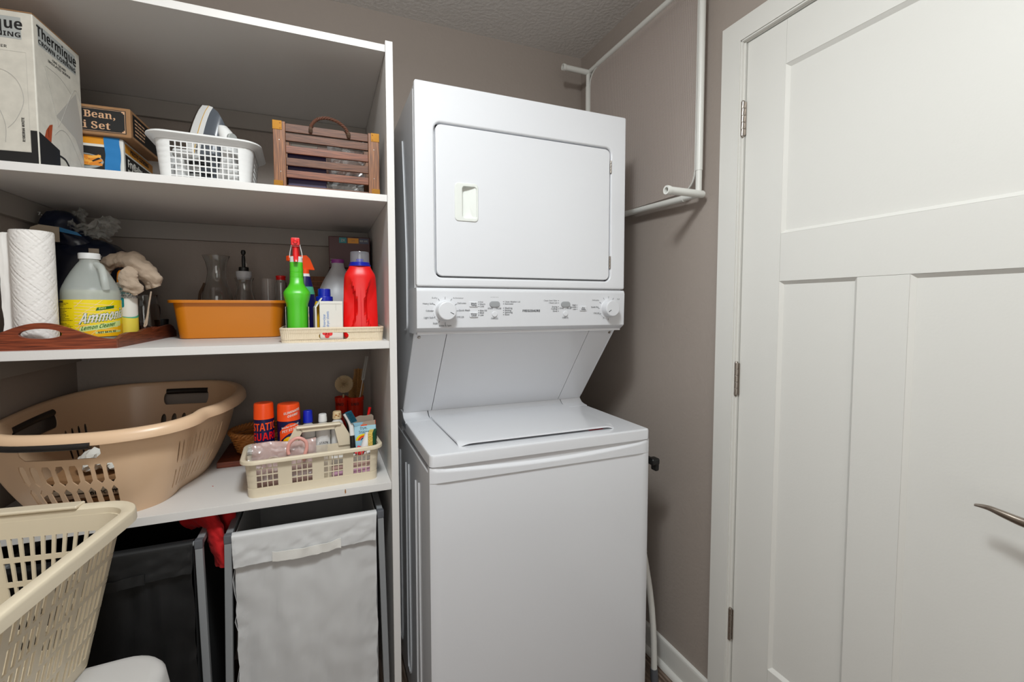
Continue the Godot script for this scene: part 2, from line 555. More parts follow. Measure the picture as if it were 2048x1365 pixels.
	paint("wicker", Color(0.80, 0.52, 0.26), 0.55, {"map": blot, "tri": Vector3.ONE * 12})
	paint("wicker dark", Color(0.55, 0.33, 0.16), 0.6)
	paint("red plank", Color(0.66, 0.33, 0.21), 0.5, {"map": grain, "tri": Vector3(1.5, 30, 30)})
	paint("carton", Color(0.80, 0.78, 0.735), 0.5, {"map": blot, "tri": Vector3.ONE * 5})
	paint("kraft", Color(0.62, 0.46, 0.31), 0.8, {"map": blot, "tri": Vector3.ONE * 5})
	paint("kraft print", Color(0.80, 0.63, 0.49), 0.8)
	paint("box grey", Color(0.62, 0.63, 0.62), 0.5)
	paint("pale line", Color(0.66, 0.645, 0.62), 0.6)
	paint("copper", Color(0.62, 0.25, 0.09), 0.5)
	paint("amber", Color(0.85, 0.56, 0.08), 0.5)
	paint("fries", Color(0.86, 0.52, 0.14), 0.6)
	paint("fries light", Color(0.93, 0.66, 0.25), 0.6)
	paint("tape", Color(0.13, 0.46, 0.70), 0.75, {"normal": fine, "normal_scale": 0.5, "tri": Vector3.ONE * 15})
	paint("sky print", Color(0.30, 0.50, 0.78), 0.5)
	paint("navy", Color(0.05, 0.085, 0.17), 0.25)
	paint("navy print", Color(0.07, 0.07, 0.33), 0.35)
	paint("bag cream", Color(0.72, 0.66, 0.58), 0.4)
	paint("bag blue", Color(0.15, 0.45, 0.65), 0.3)
	paint("lemon", Color(0.93, 0.83, 0.02), 0.45)
	paint("lemon dark", Color(0.95, 0.72, 0.04), 0.45)
	paint("cream line", Color(0.95, 0.83, 0.62), 0.5)
	paint("leaf", Color(0.08, 0.38, 0.12), 0.5)
	paint("pale lime", Color(0.80, 0.87, 0.55), 0.5)
	paint("orange cap", Color(0.93, 0.55, 0.06), 0.35)
	paint("teal", Color(0.05, 0.50, 0.52), 0.5)
	paint("mint", Color(0.30, 0.66, 0.52), 0.5)
	paint("soft yellow", Color(0.88, 0.80, 0.28), 0.45)
	paint("green bottle", Color(0.30, 0.74, 0.13), 0.33, {"sss": 0.1})
	paint("red plastic", Color(0.87, 0.07, 0.07), 0.3)
	paint("trigger red", Color(0.86, 0.05, 0.07), 0.28)
	paint("orange", Color(0.94, 0.30, 0.07), 0.35)
	paint("blue cap", Color(0.03, 0.12, 0.62), 0.3)
	paint("deep blue", Color(0.03, 0.045, 0.25), 0.35)
	paint("lid blue", Color(0.02, 0.13, 0.70), 0.4)
	paint("bottle yellow", Color(0.93, 0.72, 0.04), 0.3)
	paint("bulb red", Color(0.26, 0.035, 0.045), 0.45)
	paint("bamboo", Color(0.42, 0.24, 0.10), 0.6)
	paint("skin pink", Color(0.74, 0.61, 0.58), 0.9, {"rim": 0.3, "normal": fine, "normal_scale": 0.5, "tri": Vector3.ONE * 15})
	paint("hook pink", Color(0.86, 0.62, 0.58), 0.4)
	paint("lilac", Color(0.80, 0.62, 0.72), 0.85)
	paint("beige cap", Color(0.82, 0.72, 0.56), 0.5)
	paint("rust", Color(0.62, 0.40, 0.18), 0.8)
	paint("bristle teal", Color(0.03, 0.33, 0.42), 0.6)
	paint("bristle", Color(0.88, 0.78, 0.62), 0.7)
	paint("bristle amber", Color(0.76, 0.56, 0.32), 0.7)
	paint("sponge", Color(0.90, 0.78, 0.38), 0.95, {"height": noise_tex("pores", 0.06, FastNoiseLite.TYPE_CELLULAR, 2), "height_scale": 0.3, "tri": Vector3.ONE * 10})
	paint("scour green", Color(0.03, 0.28, 0.17), 0.95, {"normal": fine, "normal_scale": 1.0, "tri": Vector3.ONE * 25})
	paint("sky box", Color(0.66, 0.83, 0.90), 0.5)
	paint("card grey", Color(0.62, 0.55, 0.49), 0.85)
	paint("red lens", Color(0.85, 0.17, 0.04), 0.3, {"clear": 0.8})
	paint("tumbler rim", Color(0.82, 0.16, 0.05), 0.25)
	paint("lint red", Color(0.85, 0.10, 0.16), 0.4)
	paint("purple", Color(0.13, 0.04, 0.25), 0.4)
	paint("crinkle", Color(0.85, 0.86, 0.86), 0.12, {"clear": 0.25})
	paint("iron grey", Color(0.33, 0.35, 0.38), 0.25)
	paint("gold line", Color(0.83, 0.66, 0.28), 0.3)
	paint("sole", Color(0.62, 0.60, 0.58), 0.2, {"metal": 1.0})
	paint("news", Color(0.72, 0.63, 0.54), 0.85)
	paint("magenta", Color(0.55, 0.20, 0.55), 0.5)
	paint("blind", Color(0.92, 0.92, 0.90), 0.8)
	M["blind"].emission_enabled = true
	M["blind"].emission = Color(0.98, 0.99, 1.0)
	M["blind"].emission_energy_multiplier = 0.25
	paint("solid glass", Color(0.97, 0.98, 0.98, 0.0), 0.02)
	M["solid glass"].refraction_enabled = true
	M["solid glass"].refraction_scale = 0.05
	M["solid glass"].transparency = BaseMaterial3D.TRANSPARENCY_ALPHA
	paint("diffuser", Color(0.95, 0.94, 0.92), 0.5)
	M["diffuser"].emission_enabled = true
	M["diffuser"].emission = Color(1.0, 0.95, 0.88)
	M["diffuser"].emission_energy_multiplier = 2.0

# ---------------------------------------------------------------- the scene
func _ready() -> void:
	var cam := Camera3D.new(); cam.name = "camera"
	cam.projection = Camera3D.PROJECTION_FRUSTUM
	cam.near = 0.05; cam.far = 20.0
	cam.size = 0.05 * 2.0 * 682.5 / 920.476
	cam.frustum_offset = Vector2(0.0, -0.05 * (682.5 - 663.789) / 920.476)
	cam.position = Vector3(0, EYE, 0)
	cam.rotation = Vector3(-0.05426, -0.390419, -0.00061)
	add_child(cam); cam.current = true
	var we := WorldEnvironment.new(); we.name = "world"
	var env := Environment.new()
	env.background_mode = Environment.BG_COLOR
	env.background_color = Color(0.0, 0.0, 0.0)
	env.tonemap_mode = Environment.TONE_MAPPER_LINEAR
	env.tonemap_exposure = 1.0
	env.sdfgi_enabled = true; env.ssao_enabled = true; env.ssil_enabled = true
	we.environment = env
	add_child(we)
	make_materials()
	ceiling_light(Vector3(0.04, CEIL, -0.36), 0.40, 1.80, 0.50)
	window_light(Vector3(-0.05, 1.30, 1.2), Vector2(1.0, 1.3), 0.72)
	build_room()
	build_door()
	build_shelving()
	build_laundry_center()
	build_rack()
	build_stand()
	build_hampers()
	build_front_basket()
	build_top_shelf()
	build_middle_shelf()
	build_low_shelf()

func ceiling_light(at: Vector3, size: float, down: float, round_about: float) -> void:      # a drum that glows through its sides and its bottom
	var t := thing("ceiling_light", "round white drum shaped ceiling light in the middle of the room", "lamp", at)
	var g := Geo.new()
	g.lathe([Vector2(0.0, 0.0), Vector2(size * 0.52, 0.0), Vector2(size * 0.52, -0.018), Vector2(0.0, -0.018)], 40)
	part("base", t, g, "trim")
	var d := Geo.new()
	d.lathe([Vector2(0.0, -0.02), Vector2(size * 0.5, -0.02), Vector2(size * 0.5, -0.145), Vector2(size * 0.48, -0.155), Vector2(0.0, -0.158)], 40)
	part("diffuser", t, d, "diffuser")
	var tint := Color(0.955, 0.982, 0.99)
	var l := AreaLight3D.new(); l.name = "light"
	l.area_size = Vector2(size, size) * 0.886
	l.light_color = tint
	l.light_energy = down
	l.area_range = 8.0
	l.area_attenuation = 2.0
	l.shadow_enabled = true
	l.position = Vector3(0, -0.162, 0)
	l.rotation = Vector3(-PI / 2, 0, 0)
	t.add_child(l)
	var o := OmniLight3D.new(); o.name = "glow"
	o.light_color = tint
	o.light_energy = round_about
	o.light_size = 0.06
	o.omni_range = 8.0
	o.omni_attenuation = 2.0
	o.shadow_enabled = true
	o.position = Vector3(0, -0.09, 0)
	t.add_child(o)

func window_light(at: Vector3, size: Vector2, energy: float) -> void:      # daylight through a drawn white blind behind the camera
	var t := setting("window_1")
	t.position = at
	var w := size.x / 2; var h := size.y / 2
	for q in [[Vector3(-w - 0.06, h, -0.018), Vector3(w + 0.06, h + 0.06, 0.0)], [Vector3(-w - 0.06, -h - 0.06, -0.018), Vector3(w + 0.06, -h, 0.0)], [Vector3(-w - 0.06, -h, -0.018), Vector3(-w, h, 0.0)], [Vector3(w, -h, -0.018), Vector3(w + 0.06, h, 0.0)]]:
		var g := Geo.new()
		g.box2(q[0], q[1], 0.002)
		part("window_frame", t, g, "trim")
	var b := Geo.new()
	b.box2(Vector3(-w, -h, -0.006), Vector3(w, h, -0.002))
	part("blind", t, b, "blind")
	var l := AreaLight3D.new(); l.name = "light"
	l.area_size = size
	l.light_color = Color(1.0, 0.985, 0.965)
	l.light_energy = energy
	l.area_range = 8.0
	l.area_attenuation = 2.0
	l.shadow_enabled = true
	l.position = Vector3(0, 0, -0.02)
	t.add_child(l)

func build_room() -> void:
	var fl := setting("floor")
	var rng := RandomNumberGenerator.new(); rng.seed = 5
	var sub := Geo.new()
	sub.box2(Vector3(LEFT - 0.1, -0.12, BACK - 0.1), Vector3(RIGHT + 0.2, -0.006, 1.3))
	part("subfloor", fl, sub, "seam")
	var w := 0.124
	var k := 0
	while LEFT + k * w < RIGHT:
		var x0 := LEFT + k * w
		var x1 := minf(x0 + w, RIGHT + 0.03)
		var z := BACK - rng.randf() * 0.8
		while z < 1.2:
			var z1 := minf(z + 1.2, 1.2)
			var g := Geo.new()
			g.box2(Vector3(x0 + 0.0008, -0.01, maxf(z, BACK) + 0.0008), Vector3(x1 - 0.0008, 0.0, z1 - 0.0008), 0.0012)
			if z1 > BACK + 0.01: part("plank", fl, g, "plank %d" % rng.randi_range(0, 2))
			z = z1
		k += 1
	var c := Geo.new(); c.box2(Vector3(LEFT - 0.1, CEIL, BACK - 0.1), Vector3(RIGHT + 0.1, CEIL + 0.1, 1.25)); struct_mesh("ceiling", c, "ceiling")
	var b := Geo.new(); b.box2(Vector3(LEFT - 0.1, -0.1, BACK - 0.1), Vector3(RIGHT + 0.1, CEIL, BACK)); struct_mesh("wall_back", b, "wall")
	var l := Geo.new(); l.box2(Vector3(LEFT - 0.1, -0.1, BACK), Vector3(LEFT, CEIL, 1.2)); struct_mesh("wall_left", l, "wall")
	var f := Geo.new(); f.box2(Vector3(LEFT - 0.1, -0.1, 1.2), Vector3(RIGHT + 0.1, CEIL, 1.3)); struct_mesh("wall_front", f, "wall")
	var r := Geo.new()
	r.box2(Vector3(RIGHT, -0.1, BACK), Vector3(RIGHT + 0.1, CEIL, -1.012))
	r.box2(Vector3(RIGHT, 2.068, -1.012), Vector3(RIGHT + 0.1, CEIL, -0.228))
	r.box2(Vector3(RIGHT, -0.1, -0.228), Vector3(RIGHT + 0.1, CEIL, 1.2))
	struct_mesh("wall_right", r, "wall")
	var bb := Geo.new()
	bb.prism(PackedVector2Array([Vector2(0, 0), Vector2(0.0135, 0), Vector2(0.0135, 0.086), Vector2(0.010, 0.094), Vector2(0, 0.096)]), 0.0, 0.0 + (-1.062 - BACK), func(x, y, z): return Vector3(RIGHT - x, y, -1.062 - z))
	var arc := PackedVector2Array([Vector2(0.0125, 0.0), Vector2(0.029, 0.0)])
	for i in 7: arc.push_back(Vector2(0.0125 + 0.0165 * cos(PI / 2 * i / 6.0), 0.019 * sin(PI / 2 * i / 6.0)))
	bb.prism(arc, 0.0, -1.062 - BACK, func(x, y, z): return Vector3(RIGHT - x, y, -1.062 - z))
	struct_mesh("baseboard_right", bb, "trim")

func build_door() -> void:
	# casing round the opening: mitred boards with a small bead along the inner edge, and the jamb behind it
	var tr := setting("trim_1")
	var zo := -1.062; var zi := -0.998; var ho := 2.112; var hi := 2.052
	var zr := -0.242; var zro := -0.178
	var to_wall := func(x, y, z): return Vector3(RIGHT - z, y, x)
	for q in [["casing_side", [Vector2(zo, 0.0), Vector2(zi, 0.0), Vector2(zi, hi), Vector2(zo, ho)]],
			["casing_head", [Vector2(zo, ho), Vector2(zi, hi), Vector2(zr, hi), Vector2(zro, ho)]],
			["casing_side", [Vector2(zr, 0.0), Vector2(zro, 0.0), Vector2(zro, ho), Vector2(zr, hi)]]]:
		var g := Geo.new()
		var poly := PackedVector2Array(q[1])
		g.prism(poly, 0.0, 0.015, to_wall)
		part(q[0], tr, g, "trim")
	var bead := Geo.new()
	bead.box2(Vector3(RIGHT - 0.012, 0, zi), Vector3(RIGHT + 0.02, hi, zi + 0.0045), 0.001)
	bead.box2(Vector3(RIGHT - 0.012, hi - 0.0045, zi), Vector3(RIGHT + 0.02, hi, zr), 0.001)
	bead.box2(Vector3(RIGHT - 0.003, 0, zi), Vector3(RIGHT + 0.09, hi, zi + 0.0085), 0.001)
	bead.box2(Vector3(RIGHT - 0.003, hi - 0.0065, zi), Vector3(RIGHT + 0.09, hi, zr), 0.001)
	bead.box2(Vector3(RIGHT - 0.003, 0, zr - 0.004), Vector3(RIGHT + 0.09, hi, zr), 0.001)
	part("jamb", tr, bead, "trim")
	# the leaf
	var d := setting("door_1")
	var f := RIGHT + 0.002; var bk := f + 0.036
	var zl := -0.9865; var zd := -0.2475; var top := 2.0435; var bot := 0.012
	var sl := -0.868; var sr := -0.366
	var parts := [["stile", zl, sl, bot, top], ["stile", sr, zd, bot, top], ["rail", sl, sr, 1.93, top], ["rail", sl, sr, 1.367, 1.493],
		["rail", sl, sr, bot, 0.288], ["mullion", -0.675, -0.572, 0.288, 1.367]]
	for q in parts:
		var g := Geo.new()
		g.box2(Vector3(f, q[3] + 0.0002, q[1] + 0.0002), Vector3(bk, q[4] - 0.0002, q[2] - 0.0002), 0.0008)
		part(q[0], d, g, "door")
	for q in [[sl, sr, 1.493, 1.93], [sl, -0.675, 0.288, 1.367], [-0.572, sr, 0.288, 1.367]]:
		var g := Geo.new()
		var o := [Vector2(q[0], q[2]), Vector2(q[1], q[2]), Vector2(q[1], q[3]), Vector2(q[0], q[3])]
		var rings := []
		for s in [[0.0, bk - f - 0.004], [0.0, 0.0005], [0.0085, 0.0085], [0.0085, 0.0086]]:
			var rg := PackedVector3Array()
			for i in 4:
				var c := Vector2((q[0] + q[1]) / 2, (q[2] + q[3]) / 2)
				var v: Vector2 = o[i]
				var p: Vector2 = v - Vector2(signf(v.x - c.x), signf(v.y - c.y)) * s[0]
				rg.push_back(Vector3(f + s[1], p.y, p.x))
			rings.push_back(rg)
		g.loft(rings)
		part("panel", d, g, "door", "", 20.0)
	for y in [1.834, 1.088, 0.341]:
		var g := Geo.new()
		var x := f - 0.006; var z := -0.9925
		for k in 5:
			var y0: float = y - 0.048 + k * 0.0192
			g.lathe([Vector2(0.0, y0 + 0.0004), Vector2(0.0062, y0 + 0.0004), Vector2(0.0066, y0 + 0.001), Vector2(0.0066, y0 + 0.0182), Vector2(0.0062, y0 + 0.0188), Vector2(0.0, y0 + 0.0188)], 16, 1, 1, Vector3(x, 0, z))
		g.lathe([Vector2(0.0, y - 0.0515), Vector2(0.004, y - 0.051), Vector2(0.005, y - 0.048), Vector2(0.0, y - 0.048)], 14, 1, 1, Vector3(x, 0, z))
		g.lathe([Vector2(0.0, y + 0.048), Vector2(0.005, y + 0.048), Vector2(0.004, y + 0.051), Vector2(0.0, y + 0.0515)], 14, 1, 1, Vector3(x, 0, z))
		g.box2(Vector3(f - 0.0035, y - 0.046, -0.9915), Vector3(f - 0.001, y + 0.046, -0.9835), 0.0005)
		part("hinge", d, g, "steel")
	var h := setting_child(d, "lever_handle")
	var ros := Geo.new()
	ros.xf = Transform3D(Basis(Vector3.BACK, PI / 2), Vector3(f, 0.94, -0.313))
	ros.lathe([Vector2(0.0, 0.0), Vector2(0.033, 0.0), Vector2(0.033, 0.006), Vector2(0.030, 0.009), Vector2(0.011, 0.010), Vector2(0.0105, 0.05), Vector2(0.0, 0.05)], 32)
	part("rose", h, ros, "nickel")
	var lev := Geo.new()
	var rings := []
	var pts := smooth_path([Vector3(f - 0.053, 0.940, -0.300), Vector3(f - 0.056, 0.9415, -0.335), Vector3(f - 0.057, 0.9405, -0.365), Vector3(f - 0.057, 0.9445, -0.392), Vector3(f - 0.056, 0.9475, -0.412), Vector3(f - 0.054, 0.9452, -0.430)], 5)
	for i in pts.size():
		var s := float(i) / (pts.size() - 1)
		var w := lerpf(0.0095, 0.0022, pow(s, 1.6)); var t := lerpf(0.0085, 0.0035, s)
		var rg := PackedVector3Array()
		for j in 14:
			var a := TAU * j / 14
			rg.push_back(pts[i] + Vector3(cos(a) * t, sin(a) * w, 0))
		rings.push_back(rg)
	lev.loft(rings)
	part("lever", h, lev, "nickel")

func setting_child(parent: Node3D, called: String) -> Node3D:
	var o := Node3D.new(); o.name = called
	parent.add_child(o, true)
	return o

func build_shelving() -> void:
	var t := thing("shelving_unit", "white melamine shelving with four deep shelves built in left of the stacked washer and dryer", "shelving", Vector3(-0.28, 0, -1.6))
	var g := geo(t)
	g.box2(Vector3(0.170, 0.0, BACK + 0.001), Vector3(0.1895, 2.011, -1.302), 0.0008)
	part("side_panel", t, g, "melamine")
	for y in [[1.981, 2.000], [1.5855, S2], [1.185, S3], [0.7865, S4]]:
		g = geo(t)
		g.box2(Vector3(LEFT + 0.001, y[0], BACK + 0.001), Vector3(0.1695, y[1], -1.303), 0.0008)
		part("shelf", t, g, "melamine")
		g = geo(t)
		g.box2(Vector3(LEFT + 0.02, y[0] - 0.058, BACK + 0.001), Vector3(0.169, y[0] - 0.0008, BACK + 0.018), 0.001)
		part("cleat", t, g, "cleat")
		g = geo(t)
		g.box2(Vector3(LEFT + 0.001, y[0] - 0.058, BACK + 0.001), Vector3(LEFT + 0.0185, y[0] - 0.0008, -1.36), 0.001)
		part("cleat", t, g, "cleat")
	g = geo(t)
	g.prism(PackedVector2Array([Vector2(0.0465, 0.793), Vector2(0.0490, 0.796), Vector2(0.0485, 0.8045), Vector2(0.0465, 0.806), Vector2(0.0455, 0.7995)]), -1.3032, -1.3026)
	part("scuff", t, g, "rust", "brown scuff on the shelf edge")

func build_laundry_center() -> void:
	var t := thing("laundry_center", "white stacked washer and dryer with a door above and a lid below", "washer dryer", Vector3(0.585, 0, -1.5))
	var x0 := 0.2425; var x1 := 0.9275; var xm := 0.585
	# ---- washer
	var g := geo(t)
	g.box2(Vector3(x0 + 0.001, 0.025, -1.87), Vector3(x1 - 0.001, 0.872, -1.160), 0.004, 2)
	part("washer_body", t, g, "enamel")
	for s in [-1, 1]:      # pressed ribs in the side sheets
		var x: float = xm + s * ((x1 - x0) / 2 - 0.001)
		g = geo(t)
		for q in [[-1.285, -1.335], [-1.452, -1.505], [-1.62, -1.672]]:
			g.tube(smooth_path([Vector3(x, 0.80, q[0]), Vector3(x, 0.45, q[0]), Vector3(x, 0.14, q[0]), Vector3(x, 0.105, (q[0] + q[1]) / 2), Vector3(x, 0.14, q[1]), Vector3(x, 0.45, q[1]), Vector3(x, 0.79, q[1])], 4), 0.0035, 6)
		part("pressed_rib", t, g, "enamel")
	g = geo(t)             # front with a shallow scooped band under the deck
	var front := func(u: float, v: float, d: float) -> Vector3:
		var e := (u - xm) / ((x1 - x0) / 2)
		var edge := 0.8905 - 0.010 - 0.016 * (1.0 - e * e)
		var k := clampf((v - edge) / 0.012, 0.0, 1.0) * clampf((1.0 - absf(e)) * 8.0, 0.0, 1.0)
		var z := -1.1345 - 0.007 * k * k * (3 - 2 * k)
		var side := clampf((absf(e) - 0.985) / 0.015, 0.0, 1.0)
		z -= 0.006 * side * side
		return Vector3(u, v, z - (0.02 - d))
	g.sheet(front, x0, x1, 0.045, 0.8905, [], 0.0, 0.02, 0.014, 0.003 * 40)
	var top := geo(t)
	top.sheet(front, x0 + 0.0002, x1 - 0.0002, 0.850, 0.8905, [], 0.0, 0.0202, 0.014, 0.002)
	part("front_panel", t, [[g, "enamel"], [top, "enamel"]], null, "", 60.0)
	g = geo(t)             # deck with the tub opening
	var flat := func(u: float, v: float, d: float) -> Vector3: return Vector3(u, d, v)
	g.sheet(flat, x0 + 0.006, x1 - 0.006, -1.60, -1.140, [rect_hole(0.352, 0.806, -1.52, -1.196)], 0.893, 0.9238, 1, 1)
	var rim := []
	for q in [[0.0, 0.8925], [0.0, 0.918], [0.0018, 0.9222], [0.006, 0.9238]]:
		rim.push_back(flat_ring(rr2(xm, 1.36, x1 - x0 - 2 * q[0], 0.453 - 2 * q[0], 0.012 - q[0], 3), q[1]))
	rim.push_back(flat_ring(rr2(xm, 1.36, x1 - x0 - 0.02, 0.43, 0.004, 3), 0.9236))
	rim.push_back(flat_ring(rr2(xm, 1.36, x1 - x0 - 0.02, 0.43, 0.004, 3), 0.8925))
	g.loft(rim, false, false, true, true)
	part("top_deck", t, g, "enamel")
	g = geo(t)
	g.box2(Vector3(0.345, 0.873, -1.53), Vector3(0.815, 0.889, -1.19))
	part("tub_opening", t, g, "seam")
	# rear rise of the deck in three pieces
	var rise := PackedVector2Array([Vector2(-1.6, 0.9), Vector2(-1.50, 0.9), Vector2(-1.502, 0.9242), Vector2(-1.525, 0.9262), Vector2(-1.540, 0.9300), Vector2(-1.5515, 0.9395), Vector2(-1.556, 0.9455), Vector2(-1.6, 0.9455)])
	for q in [[x0, 0.3255], [0.3285, 0.8385], [0.8415, x1]]:
		g = geo(t)
		g.prism(rise, q[0], q[1], func(x, y, z): return Vector3(z, y, x))
		part("deck_rise", t, g, "enamel", "", 50.0)
	# lid
	g = geo(t)
	var lid := func(u: float, v: float, d: float) -> Vector3:       # u 0..1 across, v 0..1 from the back to the front
		var e := absf(u - 0.5) * 2.0
		var x := lerpf(0.3305, lerpf(0.8365, 0.828, v), u)
		var y := 0.9315 + 0.004 * v
		var c := clampf((e - 0.86) / 0.14, 0.0, 1.0)
		var fr := clampf((v - 0.93) / 0.07, 0.0, 1.0)
		y -= 0.0085 * c * c * fr + 0.0015 * c
		var z := lerpf(-1.523, -1.176, v) - 0.006 * c * c * fr
		return Vector3(x, y + d, z)
	g.sheet(lid, 0.0, 1.0, 0.0, 1.0, [], -0.005, 0.0, 0.02, 0.035)
	part("lid", t, g, "enamel", "", 55.0)
	g = geo(t)
	g.box2(Vector3(0.742, 0.9239, -1.193), Vector3(0.792, 0.9243, -1.186))
	part("warning_label", t, g, "lint red", "red warning strip under the lid edge")
	g = geo(t)
	for q in [Vector3(0.29, 0.012, -1.2), Vector3(0.88, 0.012, -1.2), Vector3(0.29, 0.012, -1.82), Vector3(0.88, 0.012, -1.82)]:
		g = geo(t)
		g.lathe([Vector2(0.0, 0.0), Vector2(0.022, 0.0), Vector2(0.02, 0.026), Vector2(0.0, 0.026)], 16, 1, 1, Vector3(q.x, 0, q.z))
		part("foot", t, g, "black")
	# ---- dryer cabinet: side profile drawn across
	var prof := PackedVector2Array([Vector2(-1.87, 0.87), Vector2(-1.60, 0.87), Vector2(-1.60, 0.946), Vector2(-1.562, 0.946), Vector2(-1.340, 1.2215), Vector2(-1.2935, 1.2215), Vector2(-1.2935, 1.9135), Vector2(-1.87, 1.9135)])
	g = geo(t)
	g.prism(prof, x0 + 0.0025, x1 - 0.0025, func(x, y, z): return Vector3(z, y, x))
	part("dryer_body", t, g, "enamel")
	for s in [-1, 1]:
		var x: float = xm + s * ((x1 - x0) / 2 - 0.002)
		g = geo(t)
		g.tube(smooth_path([Vector3(x, 1.82, -1.50), Vector3(x, 1.5, -1.455), Vector3(x, 1.30, -1.452), Vector3(x, 1.235, -1.458), Vector3(x, 1.225, -1.50)], 5), 0.003, 6)
		g.tube([Vector3(x, 1.9, -1.3095), Vector3(x, 1.252, -1.3095), Vector3(x, 1.225, -1.328), Vector3(x, 0.96, -1.545)], 0.0032, 6)
		part("pressed_rib", t, g, "enamel")
	# sloping back panel in three pieces
	var sl := func(u: float, v: float, d: float) -> Vector3:
		var p := Vector3(u, lerpf(0.9455, 1.2225, v), lerpf(-1.5555, -1.3335, v))
		return p + Vector3(0, -0.625, 0.781) * d
	for q in [[x0 + 0.002, 0.3385], [0.3405, 0.8285], [0.8305, x1 - 0.002]]:
		g = geo(t)
		g.sheet(sl, q[0], q[1], 0.0, 1.0, [], 0.0, 0.0025, 1, 1)
		part("back_panel", t, g, "enamel")
	for q in [Vector2(x0 + 0.016, 0.965), Vector2(x1 - 0.014, 0.968)]:
		g = geo(t)
		g.xf = t.transform.affine_inverse() * Transform3D(Basis(Vector3.RIGHT, 0.675 + PI / 2), sl.call(q.x, q.y, 0.002))
		g.lathe([Vector2(0.0, 0.0), Vector2(0.0052, 0.0), Vector2(0.0045, 0.003), Vector2(0.0, 0.0042)], 14)
		part("screw", t, g, "steel")
	# front frame, door
	g = geo(t)
	frame(g, [xm, 1.6355, x1 - x0 + 0.003, 0.5575, 0.006], [0.5832, 1.5955, 0.5790, 0.4270, 0.020], -1.2935, -1.2765, 0.005, 0.006)
	g.box2(Vector3(x0 + 0.006, 1.9, -1.33), Vector3(x1 - 0.006, 1.9135, -1.2935))
	part("front_frame", t, g, "enamel", "", 50.0)
	g = geo(t)
	g.box2(Vector3(0.30, 1.385, -1.2934), Vector3(0.87, 1.806, -1.2915))
	part("door_gasket", t, g, "seam")
	var dd := setting_child(t, "dryer_door")
	g = geo(t)
	frame(g, [0.5832, 1.5955, 0.5705, 0.4185, 0.017], [0.386, 1.5965, 0.068, 0.106, 0.010], -1.2905, -1.2775, 0.003, 0.0008)
	part("door_panel", dd, g, "enamel", "", 50.0)
	g = geo(t)                 # bezel of the pull
	frame(g, [0.386, 1.5965, 0.0695, 0.1075, 0.0108], [0.3945, 1.5965, 0.042, 0.088, 0.007], -1.2795, -1.2748, 0.0022, 0.0025)
	part("handle_bezel", dd, g, "cup plastic", "", 50.0)
	g = geo(t)                 # hollow of the pull, deep under its left edge and rising to the right
	var rr := []
	for q in [[0.0, -1.2770, 0.0], [0.0, -1.2785, 0.0], [0.0015, -1.2895, 0.0], [0.006, -1.2908, 0.0]]:
		var rg := PackedVector3Array()
		for p in rr2(0.3945, 1.5965, 0.042 - 2 * q[0], 0.088 - 2 * q[0], 0.007):
			var e := clampf((p.x - 0.376) / 0.036, 0.0, 1.0)
			rg.push_back(Vector3(p.x, p.y, lerpf(q[1], maxf(q[1], -1.2775), e * e)))
		rr.push_back(rg)
	g.loft(rr, false, true)
	part("handle_hollow", dd, g, "cup plastic", "recessed white pull", 50.0)
	for q in [[1.730, 1.770], [1.424, 1.466]]:
		g = geo(t)
		for k in 4: g.lathe([Vector2(0.0, 0.0), Vector2(0.003, 0.0002), Vector2(0.003, 0.0092), Vector2(0.0, 0.0094)], 10, 1, 1, Vector3(0.8712, q[0] + 0.0008 + k * 0.0100, -1.2772))
		part("hinge", dd, g, "steel")
	# console
	g = geo(t)
	var cp := PackedVector2Array([Vector2(-1.40, 1.3535), Vector2(-1.2835, 1.3535), Vector2(-1.2785, 1.3515), Vector2(-1.2762, 1.3475), Vector2(-1.2745, 1.3415), Vector2(-1.2768, 1.2415), Vector2(-1.2785, 1.2385), Vector2(-1.302, 1.2225), Vector2(-1.40, 1.2225)])
	g.prism(cp, x0 - 0.0015, x1 + 0.0005, func(x, y, z): return Vector3(z, y, x))
	part("console", t, g, "console white", "", 50.0)
	var zc := -1.2755
	for q in [[0.3205, 1.2885, -0.46], [0.8655, 1.2945, -2.55]]:
		var kn := setting_child(t, "dial")
		g = geo(t)
		g.xf = t.transform.affine_inverse() * Transform3D(Basis(Vector3.RIGHT, PI / 2), Vector3(q[0], q[1], zc - 0.0006))
		g.lathe([Vector2(0.0, 0.0), Vector2(0.0345, 0.0), Vector2(0.0345, 0.0012), Vector2(0.0305, 0.002), Vector2(0.0, 0.002)], 48)
		part("skirt", kn, g, "console white")
		var k := geo(t)
		k.xf = g.xf
		k.lathe([Vector2(0.0, 0.002), Vector2(0.0295, 0.002), Vector2(0.0275, 0.0045), Vector2(0.0265, 0.0265), Vector2(0.0255, 0.0285), Vector2(0.0235, 0.0298), Vector2(0.0, 0.0302)], 48)
		part("knob", kn, k, "console white", "", 30.0)
		var p := geo(t)
		p.xf = t.transform.affine_inverse() * Transform3D(Basis(Vector3.BACK, q[2]), Vector3(q[0], q[1], zc + 0.0297))
		p.box2(Vector3(0.009, -0.0008, -0.0005), Vector3(0.0205, 0.0008, 0.0003))
		part("pointer", kn, p, "grey print")
	var bt := geo(t)
	for q in [[0.4045, 1.307], [0.405, 1.277], [0.770, 1.294]]:
		bt.xf = t.transform.affine_inverse() * Transform3D(Basis(), Vector3(q[0], q[1], zc))
		slab(bt, 0, 0, 0.0255, 0.0155, 0.0025, -0.002, 0.0028, 0.0015)
		part("push_button", t, bt, "console white")
		bt = geo(t)
